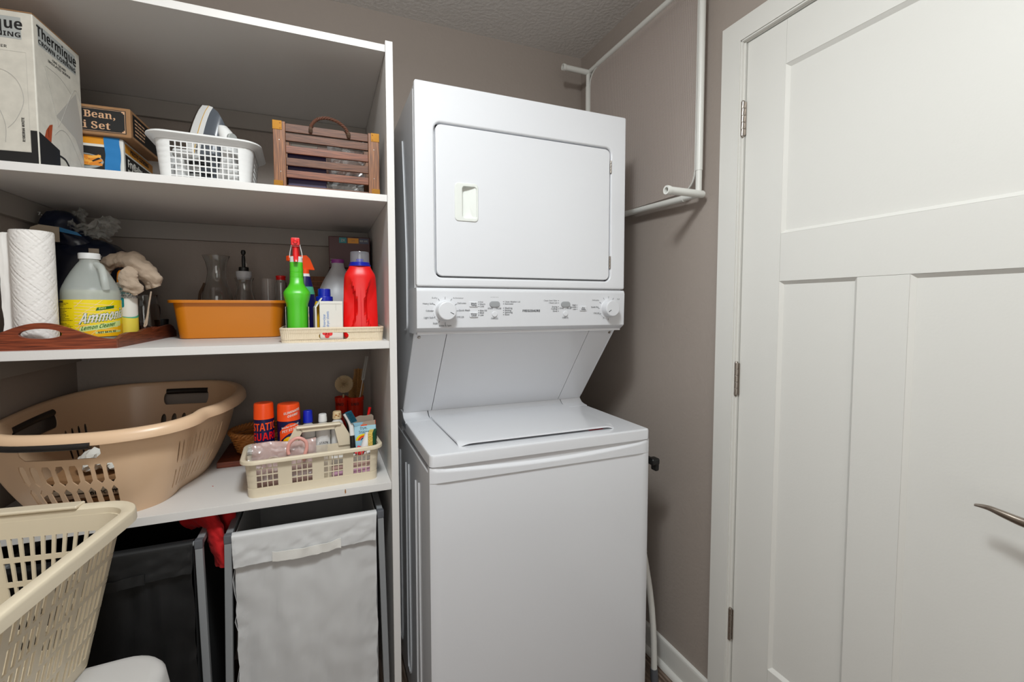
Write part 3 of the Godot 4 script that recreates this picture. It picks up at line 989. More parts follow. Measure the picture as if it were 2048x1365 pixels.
	for q in [0.4695, 0.7065]:
		bt.xf = t.transform.affine_inverse() * Transform3D(Basis(), Vector3(q, 1.3075, zc))
		slab(bt, 0, 0, 0.0325, 0.0175, 0.0086, -0.002, 0.0032, 0.0015)
		part("start_button", t, bt, "grey button", "grey start button")
		bt = geo(t)
		bt.xf = t.transform.affine_inverse() * Transform3D(Basis(), Vector3(q, 1.278, zc))
		slab(bt, 0, 0, 0.0165, 0.0165, 0.008, -0.002, 0.0025, 0.0015)
		part("cancel_button", t, bt, "console white")
		bt = geo(t)
	# print on the console
	var w := geo(t)
	var at := func(x: float, y: float) -> Transform3D: return Transform3D(Basis(), Vector3(x, y, zc + 0.0004))
	write(w, "FRIGIDAIRE", 0.0066, at.call(0.5885, 1.2875), true, "Droid Sans", 1, 1.15)
	for q in [["WASHER", 0.4690, 1.3297], ["DRYER", 0.7065, 1.3327]]: write(w, q[0], 0.0042, at.call(q[1], q[2]), true)
	var small := 0.0027
	for q in [["Normal", 0.3205, 1.3305], ["Rinse & Spin", 0.3205, 1.2465], ["Normal", 0.8660, 1.3385], ["CANCEL", 0.4695, 1.2655], ["CANCEL", 0.7065, 1.2655],
			["START | PAUSE", 0.4695, 1.2948], ["START | PAUSE", 0.7065, 1.2948]]: write(w, q[0], small, at.call(q[1], q[2]))
	for q in [["Activewear", 0.3435, 1.3245], ["Delicates", 0.3565, 1.3100], ["Quick Wash", 0.3605, 1.2895], ["CYCLES", 0.3545, 1.2705], ["Bulky", 0.8850, 1.3355], ["Full", 0.8990, 1.3245],
			["Hot", 0.4235, 1.3135], ["Warm", 0.4235, 1.3072], ["Cold", 0.4235, 1.3009], ["Max Fill", 0.4235, 1.2885], ["Med", 0.4235, 1.2822], ["Low", 0.4235, 1.2757],
			["Clean Washer Lid", 0.5015, 1.3145], ["Reminder", 0.5015, 1.3082], ["Washing", 0.5015, 1.2957], ["Rinsing", 0.5015, 1.2892], ["Spinning", 0.5015, 1.2829], ["Done", 0.5015, 1.2765]]: write(w, q[0], small, at.call(q[1], q[2]), false, "Droid Sans", 0)
	for q in [["Bulky", 0.2985, 1.3245], ["Heavy Soil", 0.2865, 1.3085], ["Colors", 0.2840, 1.2885], ["Light Soil", 0.2860, 1.2695], ["Soak", 0.2990, 1.2535], ["Activewear", 0.8430, 1.3325], ["Delicates", 0.8300, 1.3205], ["Quick Dry", 0.8280, 1.2985], ["CYCLES", 0.8310, 1.2785],
			["Clean Vent Filter", 0.6775, 1.3185], ["Check Lint", 0.6775, 1.3115], ["Drying", 0.6775, 1.2995], ["Cooling", 0.6775, 1.2930], ["Done", 0.6775, 1.2862], ["High", 0.7440, 1.3050], ["Normal", 0.7440, 1.2985], ["Low", 0.7440, 1.2920]]: write(w, q[0], small, at.call(q[1], q[2]), false, "Droid Sans", 2)
	for q in [["Wash", 0.4045, 1.3090], ["Temp", 0.4045, 1.3042], ["Water", 0.405, 1.2790], ["Level", 0.405, 1.2742], ["Dry", 0.770, 1.2960], ["Temp", 0.770, 1.2912]]: write(w, q[0], 0.0028, Transform3D(Basis(), Vector3(q[1], q[2], zc + 0.0030)), true)
	var dots := [Vector2(0.4690, 1.3228), Vector2(0.7065, 1.3253)]
	for y in [1.3135, 1.3072, 1.3009, 1.2885, 1.2822, 1.2757]: dots.push_back(Vector2(0.4205, y))
	for y in [1.3145, 1.3082, 1.2957, 1.2892, 1.2829, 1.2765]: dots.push_back(Vector2(0.4975, y))
	for y in [1.3185, 1.3115, 1.2995, 1.2930, 1.2862]: dots.push_back(Vector2(0.6815, y))
	for y in [1.3050, 1.2985, 1.2920]: dots.push_back(Vector2(0.7475, y))
	for p in dots: patch(w, rr2(p.x, p.y, 0.0026, 0.0026, 0.0013, 3), Transform3D(Basis(), Vector3(0, 0, zc + 0.0002)))
	for q in [[0.3205, 1.2885], [0.8655, 1.2945]]:
		for a in [90, 60, 30, 0, 150, 120, 180, 210, 240, 270]:
			var d := Vector2.from_angle(deg_to_rad(a))
			var n := d.orthogonal() * 0.0005
			var c := Vector2(q[0], q[1])
			patch(w, PackedVector2Array([c + d * 0.0325 - n, c + d * 0.0395 - n, c + d * 0.0395 + n, c + d * 0.0325 + n]), Transform3D(Basis(), Vector3(0, 0, zc + 0.0011)))
	part("lettering", t, w, "grey print")

func build_rack() -> void:
	var t := thing("drying_rack", "white tube clothes drying rack with a fine net folded flat against the right wall", "drying rack", Vector3(1.085, 1.65, -1.44))
	var x := 1.085; var y0 := 1.652; var y1 := 2.314; var za := -1.118; var zb := -1.768
	var r := 0.0095
	var g := geo(t)
	g.tube([Vector3(x, y0, za), Vector3(x, y1, za)], r, 16)
	part("post", t, g, "rack")
	g = geo(t); g.tube([Vector3(x, y0, zb), Vector3(x, y1, zb)], r, 16); part("post", t, g, "rack")
	g = geo(t); g.tube([Vector3(x + 0.004, y0 - 0.004, za), Vector3(x + 0.004, y0 + 0.012, zb)], r, 16); part("rail", t, g, "rack")
	g = geo(t); g.tube([Vector3(x + 0.004, y1, za), Vector3(x + 0.004, y1, zb)], r, 16); part("rail", t, g, "rack")
	for q in [[y0, za], [y1, zb], [y1, za], [y0, zb]]:
		g = geo(t)
		g.xf = g.xf * Transform3D(Basis(Vector3.BACK, PI / 2), Vector3(x + 0.018, q[0] - 0.003, q[1]))
		g.lathe([Vector2(0.0, 0.0), Vector2(0.0105, 0.0), Vector2(0.0115, 0.004), Vector2(0.0115, 0.130), Vector2(0.0138, 0.132), Vector2(0.0140, 0.142), Vector2(0.0128, 0.144), Vector2(0.0085, 0.1435), Vector2(0.0080, 0.120), Vector2(0.0, 0.120)], 24)
		part("peg", t, g, "rack")
	# net: threads of its own, with bound edges and a sleeve round each tube
	var net := geo(t)
	var u0 := za - 0.018; var u1 := zb + 0.014; var v0 := y0 + 0.016; var v1 := y1 - 0.012
	var nx := x + 0.001
	var cut := 0.052
	var n := 150
	for i in n + 1:
		var z := lerpf(u0, u1, float(i) / n)
		var e := minf(absf(z - u0), absf(z - u1))
		var c := cut * (1.0 - sqrt(1.0 - pow(1.0 - minf(e / cut, 1.0), 2.0))) if e < cut else 0.0
		net.box2(Vector3(nx - 0.0003, v0 + c, z - 0.0007), Vector3(nx + 0.0003, v1 - c, z + 0.0007))
	for i in n + 1:
		var y := lerpf(v0, v1, float(i) / n)
		var e := minf(y - v0, v1 - y)
		var c := cut * (1.0 - sqrt(1.0 - pow(1.0 - minf(e / cut, 1.0), 2.0))) if e < cut else 0.0
		net.box2(Vector3(nx - 0.0003, y - 0.0004, u1 + c), Vector3(nx + 0.0003, y + 0.0004, u0 - c))
	part("net", t, net, "net", "fine white net").set_meta("kind", "stuff")
	for q in [[u0, -1.0, v0, 1.0], [u0, -1.0, v1, -1.0], [u1, 1.0, v0, 1.0], [u1, 1.0, v1, -1.0]]:
		var pts := []
		for i in 9:
			var a := PI / 2 * i / 8.0
			pts.push_back(Vector3(nx, q[2] + q[3] * cut * (1 - sin(a)), q[0] + q[1] * cut * (1 - cos(a))))
		var bind := geo(t)
		bind.tube(pts, 0.0032, 6, true, false, 0.6)
		part("edge_binding", t, bind, "rack")
	for u in [u0, u1]:
		var bind := geo(t)
		bind.tube([Vector3(nx, v0 + cut, u), Vector3(nx, v1 - cut, u)], 0.0016, 6)
		part("edge_binding", t, bind, "rack")
	for q in [[Vector3(x, v0 + cut, za), Vector3(x, v1 - cut, za)], [Vector3(x, v0 + cut, zb), Vector3(x, v1 - cut, zb)], [Vector3(x + 0.004, y0 - 0.003, za - 0.065), Vector3(x + 0.004, y0 + 0.011, zb + 0.065)], [Vector3(x + 0.004, y1, za - 0.06), Vector3(x + 0.004, y1, zb + 0.07)]]:
		var slv := geo(t)
		slv.tube(q, 0.0108, 14)
		part("net_sleeve", t, slv, "rack")

func build_stand() -> void:
	var t := thing("folding_stand", "folded white tube step stand standing in the gap between washer and right wall", "step stool", Vector3(1.02, 0, -1.35))
	var g := geo(t)
	var leg := func(a: Vector3, b: Vector3, c: Vector3, called: String) -> void:
		var l := geo(t)
		l.tube(smooth_path([a, b, c], 6), 0.0105, 14)
		var o := part(called, t, l, "rack")
		var f := geo(t)
		var d := (c - b).normalized()
		f.tube([c - d * 0.028, c + d * 0.004, c + d * 0.022], [0.0125, 0.0135, 0.0125], 14)
		part("rubber_foot", o, f, "cap grey")
	leg.call(Vector3(0.972, 0.86, -1.345), Vector3(1.022, 0.33, -1.24), Vector3(1.036, 0.022, -1.225), "leg")
	leg.call(Vector3(0.990, 0.86, -1.66), Vector3(1.020, 0.33, -1.68), Vector3(1.034, 0.022, -1.69), "leg")
	leg.call(Vector3(0.960, 0.74, -1.38), Vector3(0.985, 0.33, -1.30), Vector3(1.000, 0.022, -1.28), "leg")
	leg.call(Vector3(0.960, 0.74, -1.64), Vector3(0.985, 0.33, -1.64), Vector3(1.000, 0.022, -1.64), "leg")
	g.tube([Vector3(0.976, 0.86, -1.36), Vector3(0.990, 0.865, -1.50), Vector3(0.990, 0.86, -1.66)], 0.0105, 14)
	part("cross_bar", t, g, "rack")
	for y in [0.455, 0.235]:
		g = geo(t)
		var z := -1.255 if y > 0.4 else -1.2285
		g.xf = g.xf * Transform3D(Basis(Vector3.RIGHT, PI / 2), Vector3(1.0145 if y > 0.4 else 1.026, y, z))
		g.lathe([Vector2(0.0, 0.0), Vector2(0.0068, 0.0), Vector2(0.0055, 0.0035), Vector2(0.0, 0.0048)], 16)
		part("rivet", t, g, "steel")
	g = geo(t)
	g.box(Vector3(0.972, 0.805, -1.17), Vector3(0.03, 0.022, 0.03), 0.006, 2)
	g.box(Vector3(0.980, 0.788, -1.172), Vector3(0.016, 0.03, 0.026), 0.006, 2)
	g.box2(Vector3(0.963, 0.796, -1.37), Vector3(0.981, 0.812, -1.17), 0.004, 2)
	part("catch", t, g, "black", "black plastic catch")

# ---------------------------------------------------------------- shared shapes
# tapering tub with rounded corners: f(s, v, t); s runs round the four sides (0 back, 1 right, 2 front, 3 left; the last fifth of each is its corner), v from bottom to top
func tub(w0: float, d0: float, w1: float, d1: float, y0: float, y1: float, r0: float, r1: float) -> Callable:
	return func(s: float, v: float, t: float) -> Vector3:
		var hx := lerpf(w0, w1, v) / 2; var hz := lerpf(d0, d1, v) / 2; var r := lerpf(r0, r1, v)
		s = fposmod(s, 4.0)
		var q := int(s); var e := s - q
		var along := hx if q % 2 == 0 else hz
		var out := hz if q % 2 == 0 else hx
		var p: Vector2          # (along the side, outwards)
		if e <= 0.8: p = Vector2(lerpf(-along + r, along - r, e / 0.8), out + t)
		else:
			var a := (e - 0.8) / 0.2 * PI / 2
			p = Vector2(along - r + sin(a) * (r + t), out - r + cos(a) * (r + t))
		var k: Vector2 = [Vector2(p.x, -p.y), Vector2(p.y, p.x), Vector2(-p.x, p.y), Vector2(-p.y, -p.x)][q]
		return Vector3(k.x, lerpf(y0, y1, v), k.y)

func tub_ring(f: Callable, v: float, t: float, dy := 0.0, per := 5) -> PackedVector3Array:
	var r := PackedVector3Array()
	for q in 4:
		r.push_back(f.call(q + 0.0001, v, t) + Vector3(0, dy, 0))
		for i in per + 1: r.push_back(f.call(q + 0.8 + 0.1999 * i / per, v, t) + Vector3(0, dy, 0))
	return r

func grid(q: int, a: float, b: float, n: int, v0: float, v1: float, m: int, bu: float, bv: float) -> Array:   # n x m openings in side q between fractions a and b of its straight run
	var h := []
	for i in n:
		for j in m:
			var x0 := q + 0.8 * lerpf(a, b, (i + bu / 2) / n); var x1 := q + 0.8 * lerpf(a, b, (i + 1 - bu / 2) / n)
			h.push_back(rect_hole(x0, x1, lerpf(v0, v1, (j + bv / 2) / m), lerpf(v0, v1, (j + 1 - bv / 2) / m)))
	return h

# soft thing: thick path with uneven girth
func lump(g: Geo, pts: Array, rad: Array, seg: int, amp: float, freq: float, seed_: int, flat := 1.0, per := 6) -> void:
	var n := FastNoiseLite.new(); n.seed = seed_; n.frequency = freq; n.fractal_octaves = 4; n.fractal_gain = 0.55
	var path := smooth_path(pts, per)
	var rings := []
	var up := Vector3.ZERO
	for i in path.size():
		var d: Vector3 = (path[mini(i + 1, path.size() - 1)] - path[maxi(i - 1, 0)]).normalized()
		if up == Vector3.ZERO: up = Vector3.BACK if absf(d.z) < 0.8 else Vector3.UP
		var s := d.cross(up).normalized()
		up = s.cross(d).normalized()
		var k := float(i) / per
		var r := lerpf(rad[int(k)], rad[mini(int(k) + 1, rad.size() - 1)], k - int(k))
		var ring := PackedVector3Array()
		for j in seg:
			var a := TAU * j / seg
			var dir := s * cos(a) + up * sin(a) * flat
			var p: Vector3 = path[i] + dir * r
			ring.push_back(p + dir * n.get_noise_3dv(p * 100.0) * amp)
		rings.push_back(ring)
	var c: Vector3 = path[0]
	rings.push_front(shrink(rings[0], 0.5)); rings.push_back(shrink(rings[-1], 0.5))
	g.loft(rings)

func shrink(r: PackedVector3Array, k: float) -> PackedVector3Array:
	var c := Vector3.ZERO
	for p in r: c += p
	c /= r.size()
	var o := PackedVector3Array()
	for p in r: o.push_back(c + (p - c) * k)
	return o

func cloth_noise(seed_: int, freq: float) -> FastNoiseLite:
	var n := FastNoiseLite.new(); n.seed = seed_; n.frequency = freq; n.fractal_octaves = 3
	return n

# ---------------------------------------------------------------- below the shelves
func hamper(called: String, label: String, x0: float, x1: float, fabric: String, strap: String, seed_: int, slack: float) -> void:
	var xm := (x0 + x1) / 2; var hw := (x1 - x0) / 2
	var t := thing(called, label, "laundry hamper", Vector3(xm, 0, -1.55))
	var zf := -1.306; var zb := -1.80; var top := 0.733
	var g: Geo
	for sx in [-1.0, 1.0]:
		for z in [zf, zb]:
			g = geo(t)
			var rings := []
			for q in [[0.012, 0.014], [top - 0.022, 0.0]]:
				rings.push_back(flat_ring(rr2(xm + sx * (hw - 0.008 + q[1]), -z, 0.0165, 0.0165, 0.002, 2), q[0]))
			g.loft(rings)
			var o := part("post", t, g, "frame grey")
			g = geo(t)
			g.box(Vector3(xm + sx * (hw - 0.008), top - 0.011, z), Vector3(0.0185, 0.022, 0.0185), 0.003)
			part("corner_cap", o, g, "cap grey")
			g = geo(t)
			g.box(Vector3(xm + sx * (hw + 0.006), 0.006, z), Vector3(0.02, 0.012, 0.02), 0.002)
			part("foot", o, g, "cap grey")
		g = geo(t)
		g.box2(Vector3(xm + sx * (hw - 0.008) - 0.008, top - 0.0185, zb + 0.009), Vector3(xm + sx * (hw - 0.008) + 0.008, top - 0.0025, zf - 0.009), 0.002)
		part("side_rail", t, g, "frame grey")
	for z in [zf, zb]:
		g = geo(t)
		g.tube([Vector3(xm - hw + 0.016, top - 0.010, z), Vector3(xm + hw - 0.016, top - 0.010, z)], 0.0065, 10)
		part("cross_rail", t, g, "frame grey")
	# bag hung between the rails
	var n := cloth_noise(seed_, 1.0)
	var xl := x0 + 0.021; var xr := x1 - 0.021
	var wrinkle := func(a: float, b: float) -> float:       # slack folds running down and in from the corners
		var e := absf(a) ** 2
		return slack * (n.get_noise_2d(a * 2.2, b * 0.45) * 0.7 + n.get_noise_2d(a * 3.0 + b * 2.6, b * 1.2 - a * 2.0) * 0.3 + 0.55 * e * e * n.get_noise_2d(a * 3.0 + b * 5.0, 3.0 + b * 4.5))
	g = geo(t)
	var face := func(u: float, v: float, d: float) -> Vector3:
		var y := lerpf(0.10, top - 0.012, v)
		var x := lerpf(xl, xr, (u + 1) / 2) + 0.0045 * n.get_noise_1d(y * 9.0 + 40.0 * signf(u)) * pow(absf(u), 6.0)
		var hang := sin(PI * v) * (1 - u * u) * 0.010
		return Vector3(x, y, zf + 0.003 + hang + wrinkle.call(u, y * 4.0) * minf(1.0, (1 - v) * 8.0) + d)
	g.sheet(face, -1, 1, 0, 1, [], -0.001, 0.0, 0.055, 0.022)
	var rest := func(u: float, v: float, d: float) -> Vector3:     # the other three sides
		var y := lerpf(0.10, top - 0.012, v)
		var w: float = 0.15 * wrinkle.call(u * 0.7, y * 3.0 + u) * minf(1.0, (1 - v) * 6.0)
		if u < 1.0: return Vector3(xr + w - d, y, lerpf(zf, zb, u))
		if u < 2.0: return Vector3(lerpf(xr, xl, u - 1.0), y, zb - w + d)
		return Vector3(xl - w + d, y, lerpf(zb, zf, u - 2.0))
	g.sheet(rest, 0, 3, 0, 1, [], -0.001, 0.0, 0.1, 0.06)
	g.box2(Vector3(xl, 0.098, zb), Vector3(xr, 0.101, zf))
	part("bag", t, g, fabric, "", 60.0)
	g = geo(t)              # front edge folded over the rail
	var flap := func(u: float, v: float, d: float) -> Vector3:     # v 0 at the hem, 1 inside behind the rail
		var x := lerpf(x0 + 0.0155, x1 - 0.0185, (u + 1) / 2) + (0.004 * signf(u) * -1.0 * (1.0 - v) if absf(u) > 0.98 else 0.0)
		var hem := top - 0.079 + 0.004 * u + 0.0025 * n.get_noise_1d(u * 6.0 + 9.0)
		var y: float; var z: float
		if v < 0.8:
			y = lerpf(hem, top - 0.004, v / 0.8)
			z = zf + 0.0115 + 0.0045 * (1 - v / 0.8) + 0.0035 * (n.get_noise_2d(u * 4.0 + 5.0, v * 2.0) + 0.6 * absf(u) * n.get_noise_2d(u * 9.0 + v * 5.0, v * 4.0 - u * 3.0)) * sin(PI * minf(1.0, v / 0.8 + 0.12))
		else:
			var a := (v - 0.8) / 0.2 * PI
			y = top - 0.008 + sin(a) * 0.005 + 0.003; z = zf + cos(a) * 0.0105
		return Vector3(x, y, z + d)
	g.sheet(flap, -1, 1, 0, 1, [], -0.0012, 0.0, 0.045, 0.06)
	for s in [-0.97, 0.955]:
		g.sheet(func(u, v, d): return flap.call(s + u, v, d + 0.0012), -0.014, 0.014, 0.0, 0.8, [], 0.0, 0.0005, 0.03, 0.06)
	part("flap", t, g, fabric, "", 60.0)
	g = geo(t)              # webbing pull sewn along the hem
	g.sheet(func(u, v, d):
		var b := 0.004 * sin(PI * clampf((u + 0.5) / 0.96, 0, 1))
		return flap.call(u, 0.02 + v * 0.25, d + 0.0015) + Vector3(0, -0.004 * sin(PI * (u + 0.5) / 0.96) - 0.002, b + 0.0015), -0.48, 0.46, 0.0, 1.0, [], 0.0, 0.0022, 0.03, 0.5)
	g.sheet(func(u, v, d): return flap.call(u, 0.02 + v * 0.23, d + 0.004) + Vector3(0, -0.004, 0), 0.27, 0.46, 0.0, 1.0, [], 0.0, 0.0015, 0.03, 0.5)
	part("strap", t, g, strap, "", 60.0)

func build_hampers() -> void:
	hamper("laundry_hamper", "black fabric laundry hamper on a grey frame under the lowest shelf", -0.668, -0.283, "black nylon", "black nylon", 4, 0.010)
	hamper("laundry_hamper", "white fabric laundry hamper on a grey frame under the lowest shelf", -0.2375, 0.146, "white nylon", "webbing", 9, 0.009)
	var t := thing("red_shirt", "red shirt hanging over the side of the black hamper", "shirt", Vector3(-0.27, 0.61, -1.36))
	var g := geo(t)
	lump(g, [Vector3(-0.345, 0.735, -1.43), Vector3(-0.305, 0.757, -1.395), Vector3(-0.272, 0.735, -1.365), Vector3(-0.258, 0.690, -1.350), Vector3(-0.249, 0.640, -1.345)], [0.028, 0.036, 0.034, 0.034, 0.030], 30, 0.014, 0.25, 3, 0.5, 10)
	part("sleeve", t, g, "red cotton", "", 70.0)
	g = geo(t)
	lump(g, [Vector3(-0.330, 0.745, -1.52), Vector3(-0.285, 0.766, -1.47), Vector3(-0.256, 0.752, -1.43), Vector3(-0.250, 0.70, -1.42), Vector3(-0.252, 0.63, -1.40)], [0.03, 0.036, 0.030, 0.026, 0.02], 30, 0.014, 0.25, 8, 0.7, 10)
	part("body", t, g, "red cotton", "", 70.0)

func build_front_basket() -> void:
	var b := thing("waste_bin", "white plastic bin with a flat lid under the cream laundry basket", "bin", Vector3(-0.462, 0, -0.895), 0.06)
	var g := Geo.new()
	var rings := []
	for q in [[0.0, 0.25, 0.34, 0.05], [0.01, 0.26, 0.35, 0.05], [0.545, 0.325, 0.42, 0.07]]: rings.push_back(flat_ring(rr2(0, 0, q[1], q[2], q[3], 8), q[0]))
	g.loft(rings)
	part("body", b, g, "bin white")
	g = Geo.new()
	rings = []
	for q in [[0.545, 0.0], [0.548, 0.012], [0.585, 0.006], [0.593, 0.0], [0.598, -0.008], [0.600, -0.02]]: rings.push_back(flat_ring(rr2(0, 0, 0.335 + 2 * q[1], 0.44 + 2 * q[1], 0.075 + q[1], 8), q[0]))
	g.loft(rings)
	part("lid", b, g, "bin white", "", 50.0)
	var th := -0.1324
	var W := 0.325; var D := 0.49; var Y := 0.601
	var corner := Vector3(-0.343, 0, -1.168)
	var at := corner - Basis(Vector3.UP, th) * Vector3(W / 2, 0, -D / 2)
	var t := thing("laundry_basket", "cream plastic laundry basket with grid sides standing in front of the shelves", "laundry basket", Vector3(at.x, Y, at.z), th)
	var lip := 0.021
	var f := tub(W - 0.172, D - 0.09, W - 2 * lip, D - 2 * lip, 0.0, 0.292, 0.035, 0.05)
	var holes := []
	for q in 4:
		if q % 2 == 0: holes.append_array(grid(q, 0.02, 0.98, 9, 0.08, 0.875, 5, 0.34, 0.20))
		else:
			for k in 4: holes.append_array(grid(q, 0.012 + k * 0.25, 0.235 + k * 0.25, 5, 0.08, 0.90, 5, 0.40, 0.18))
	g = Geo.new()
	g.sheet(f, 0.0, 4.0, 0.0, 0.97, holes, -0.0035, 0.0, 0.06, 0.2)
	g.loft([tub_ring(f, 0.0, 0.0), tub_ring(f, 0.014, 0.0)])
	part("body", t, g, "cream plastic", "", 45.0)
	g = Geo.new()
	rings = []
	for q in [[-0.004, -0.012], [-0.003, 0.0025], [0.004, 0.0065], [lip - 0.004, 0.0075], [lip - 0.001, 0.005], [lip, -0.001], [lip + 0.0005, -0.016], [lip - 0.002, -0.018], [lip - 0.003, -0.002], [0.003, -0.001], [0.0005, -0.012]]:
		rings.push_back(tub_ring(f, 1.0, q[0], q[1], 8))
	g.loft(rings, false, false, true, true)
	part("rim", t, g, "cream plastic", "", 45.0)
	for s in [0, 2]:
		g = Geo.new()
		var sg := -1.0 if s == 0 else 1.0
		for y in [[0.2965, 0.3035]]: g.box2(Vector3(-0.100, y[0], sg * (D / 2 - 0.028)), Vector3(0.048, y[1], sg * (D / 2 + 0.002)), 0.003, 2)
		part("handle_pad", t, g, "cream plastic")

# ---------------------------------------------------------------- top shelf
func build_top_shelf() -> void:
	# carton of a thermal carafe
	var w := 0.172; var h := 0.318
	var th := -0.075
	var cr := Vector3(-0.5565, 0, -1.3235)
	var c := cr - Basis(Vector3.UP, th) * Vector3(w / 2, 0, w / 2)
	var t := thing("carafe_carton", "tall worn white carafe carton with grey title panels at left of top shelf", "box", Vector3(c.x, S2, c.z), th)
	var g := Geo.new()
	g.box(Vector3(0, h / 2, 0), Vector3(w, h, w), 0.003, 2)
	part("carton", t, g, "carton")
	g = Geo.new()
	g.box(Vector3(0, h + 0.0012, 0), Vector3(w - 0.002, 0.0022, w - 0.002), 0.0008)
	part("top_flap", t, g, "kraft", "brown cardboard edge")
	var fr := Transform3D(Basis(), Vector3(0, 0, w / 2))
	var sd := Transform3D(Basis(Vector3.UP, PI / 2), Vector3(w / 2, 0, 0))
	var grey := Geo.new(); var ink := Geo.new(); var pale := Geo.new(); var cop := Geo.new()
	for f in [fr, sd]:
		patch(grey, rect_hole(-0.072, 0.066, h - 0.057, h - 0.012), f, 0.0002)
		write(ink, "Thermique", 0.0215, Transform3D(f.basis, f * Vector3(-0.003, h - 0.0265, 0.0003)), true, "Droid Sans", 1, 0.92)
		write(ink, "CROWN CORNING", 0.0096, Transform3D(f.basis, f * Vector3(-0.003, h - 0.0485, 0.0003)), true, "Droid Sans", 1, 1.18)
		write(ink, "ONE QUART", 0.0052, Transform3D(f.basis, f * Vector3(0.0, h - 0.0665, 0.0003)), false, "Droid Sans", 1, 1.3)
		write(ink, "INSULATED SERVER", 0.0052, Transform3D(f.basis, f * Vector3(0.0, h - 0.0745, 0.0003)), false, "Droid Sans", 1, 1.3)
	# line drawing of the jug on both faces
	var outline := func(gg: Geo, f: Transform3D, pts: Array, r: float) -> void:
		var p3 := []
		for p in pts: p3.push_back(f * Vector3(p.x, p.y, 0.0))
		gg.tube(smooth_path(p3, 5), r, 4)
	patch(pale, rect_hole(-0.084, 0.072, 0.0285, 0.0288), fr); patch(pale, rect_hole(-0.084, 0.072, 0.235, 0.2354), fr); patch(pale, rect_hole(0.0716, 0.072, 0.0285, 0.235), fr)
	outline.call(pale, fr, [Vector2(-0.03, 0.12), Vector2(0.0, 0.185), Vector2(0.03, 0.195), Vector2(0.055, 0.175), Vector2(0.064, 0.135), Vector2(0.05, 0.095), Vector2(0.035, 0.075)], 0.0007)
	outline.call(pale, fr, [Vector2(-0.04, 0.20), Vector2(0.005, 0.15), Vector2(0.03, 0.09), Vector2(0.03, 0.045)], 0.0007)
	outline.call(pale, sd, [Vector2(-0.055, 0.225), Vector2(-0.02, 0.13), Vector2(-0.01, 0.115), Vector2(0.055, 0.22), Vector2(0.08, 0.195)], 0.0008)
	outline.call(pale, sd, [Vector2(-0.05, 0.228), Vector2(0.0, 0.225), Vector2(0.045, 0.205)], 0.0006)
	outline.call(pale, sd, [Vector2(-0.03, 0.085), Vector2(-0.005, 0.105), Vector2(0.025, 0.10), Vector2(0.06, 0.06), Vector2(0.082, 0.03)], 0.0008)
	patch(pale, PackedVector2Array([Vector2(-0.022, 0.130), Vector2(0.062, 0.215), Vector2(0.083, 0.130), Vector2(0.083, 0.06), Vector2(0.05, 0.105)]), sd, 0.00015)
	# mug and cinnamon stick printed round the corner
	patch(ink, PackedVector2Array([Vector2(-0.0845, 0.003), Vector2(-0.014, 0.003), Vector2(-0.014, 0.056), Vector2(-0.0845, 0.074)]), sd)
	patch(ink, rect_hole(0.0, 0.084, 0.003, 0.0275), fr); patch(ink, rect_hole(0.0725, 0.084, 0.0275, 0.074), fr)
	outline.call(ink, sd, [Vector2(-0.015, 0.043), Vector2(0.006, 0.039), Vector2(0.022, 0.022), Vector2(0.028, 0.004)], 0.0024)
	patch(cop, PackedVector2Array([Vector2(-0.066, 0.069), Vector2(-0.044, 0.064), Vector2(-0.040, 0.085), Vector2(-0.036, 0.106), Vector2(-0.047, 0.101), Vector2(-0.060, 0.085)]), sd)
	patch(ink, rect_hole(-0.0525, -0.0515, 0.072, 0.094), sd, 0.0005)
	write(ink, "R1003R66 WHITE", 0.0045, Transform3D(fr.basis * Basis(Vector3.BACK, PI / 2), fr * Vector3(0.061, 0.074, 0.0003)), true)
	part("print", t, [[grey, "box grey"], [ink, "ink"], [pale, "pale line"], [cop, "copper"]])
	# deep fryer carton
	var fx := -0.4695; var fz := -1.514
	t = thing("fryer_carton", "black and yellow fryer carton with a strip of blue tape under the brown carton", "box", Vector3(fx - 0.115, S2, fz - 0.115))
	g = geo(t)
	g.box2(Vector3(fx - 0.23, S2, fz - 0.23), Vector3(fx, S2 + 0.131, fz), 0.003, 2)
	part("carton", t, g, "paper white")
	fr = t.transform.affine_inverse() * Transform3D(Basis().scaled(Vector3(1.05, 1.17, 1.0)), Vector3(fx - 0.105, S2, fz))
	sd = t.transform.affine_inverse() * Transform3D(Basis(Vector3.UP, PI / 2).scaled(Vector3(1.0, 1.17, 1.0)), Vector3(fx, S2, fz - 0.115))
	var am := Geo.new(); ink = Geo.new(); var fr1 := Geo.new(); var fr2 := Geo.new(); var blue := Geo.new(); var wh := Geo.new(); grey = Geo.new()
	patch(am, rect_hole(-0.13, 0.088, 0.096, 0.111), fr)
	patch(ink, rect_hole(-0.13, 0.086, 0.003, 0.0905), fr)
	patch(am, rect_hole(-0.105, 0.107, 0.086, 0.106), sd)
	patch(ink, rect_hole(-0.105, 0.107, 0.004, 0.082), sd)
	write(ink, "PRESTO COOKING", 0.0095, Transform3D(sd.basis, sd * Vector3(0.0, 0.0958, 0.0006)), true, "Droid Sans", 1, 1.25)
	write(wh, "FryBaby", 0.017, Transform3D(sd.basis, sd * Vector3(-0.092, 0.066, 0.0006)), true, "Droid Sans", 0, 1.15)
	write(wh, "ELECTRIC DEEP FRYER", 0.0055, Transform3D(sd.basis, sd * Vector3(-0.092, 0.049, 0.0006)), false, "Droid Sans", 0, 1.2)
	var rng := RandomNumberGenerator.new(); rng.seed = 3
	lines_of_text(wh, -0.092, -0.03, 0.037, 0.008, 6, 0.0018, Transform3D(sd.basis, sd * Vector3(0, 0, 0.0004)), rng)
	outline.call(grey, sd, [Vector2(0.0, 0.03), Vector2(0.03, 0.046), Vector2(0.07, 0.04), Vector2(0.085, 0.02)], 0.0008)
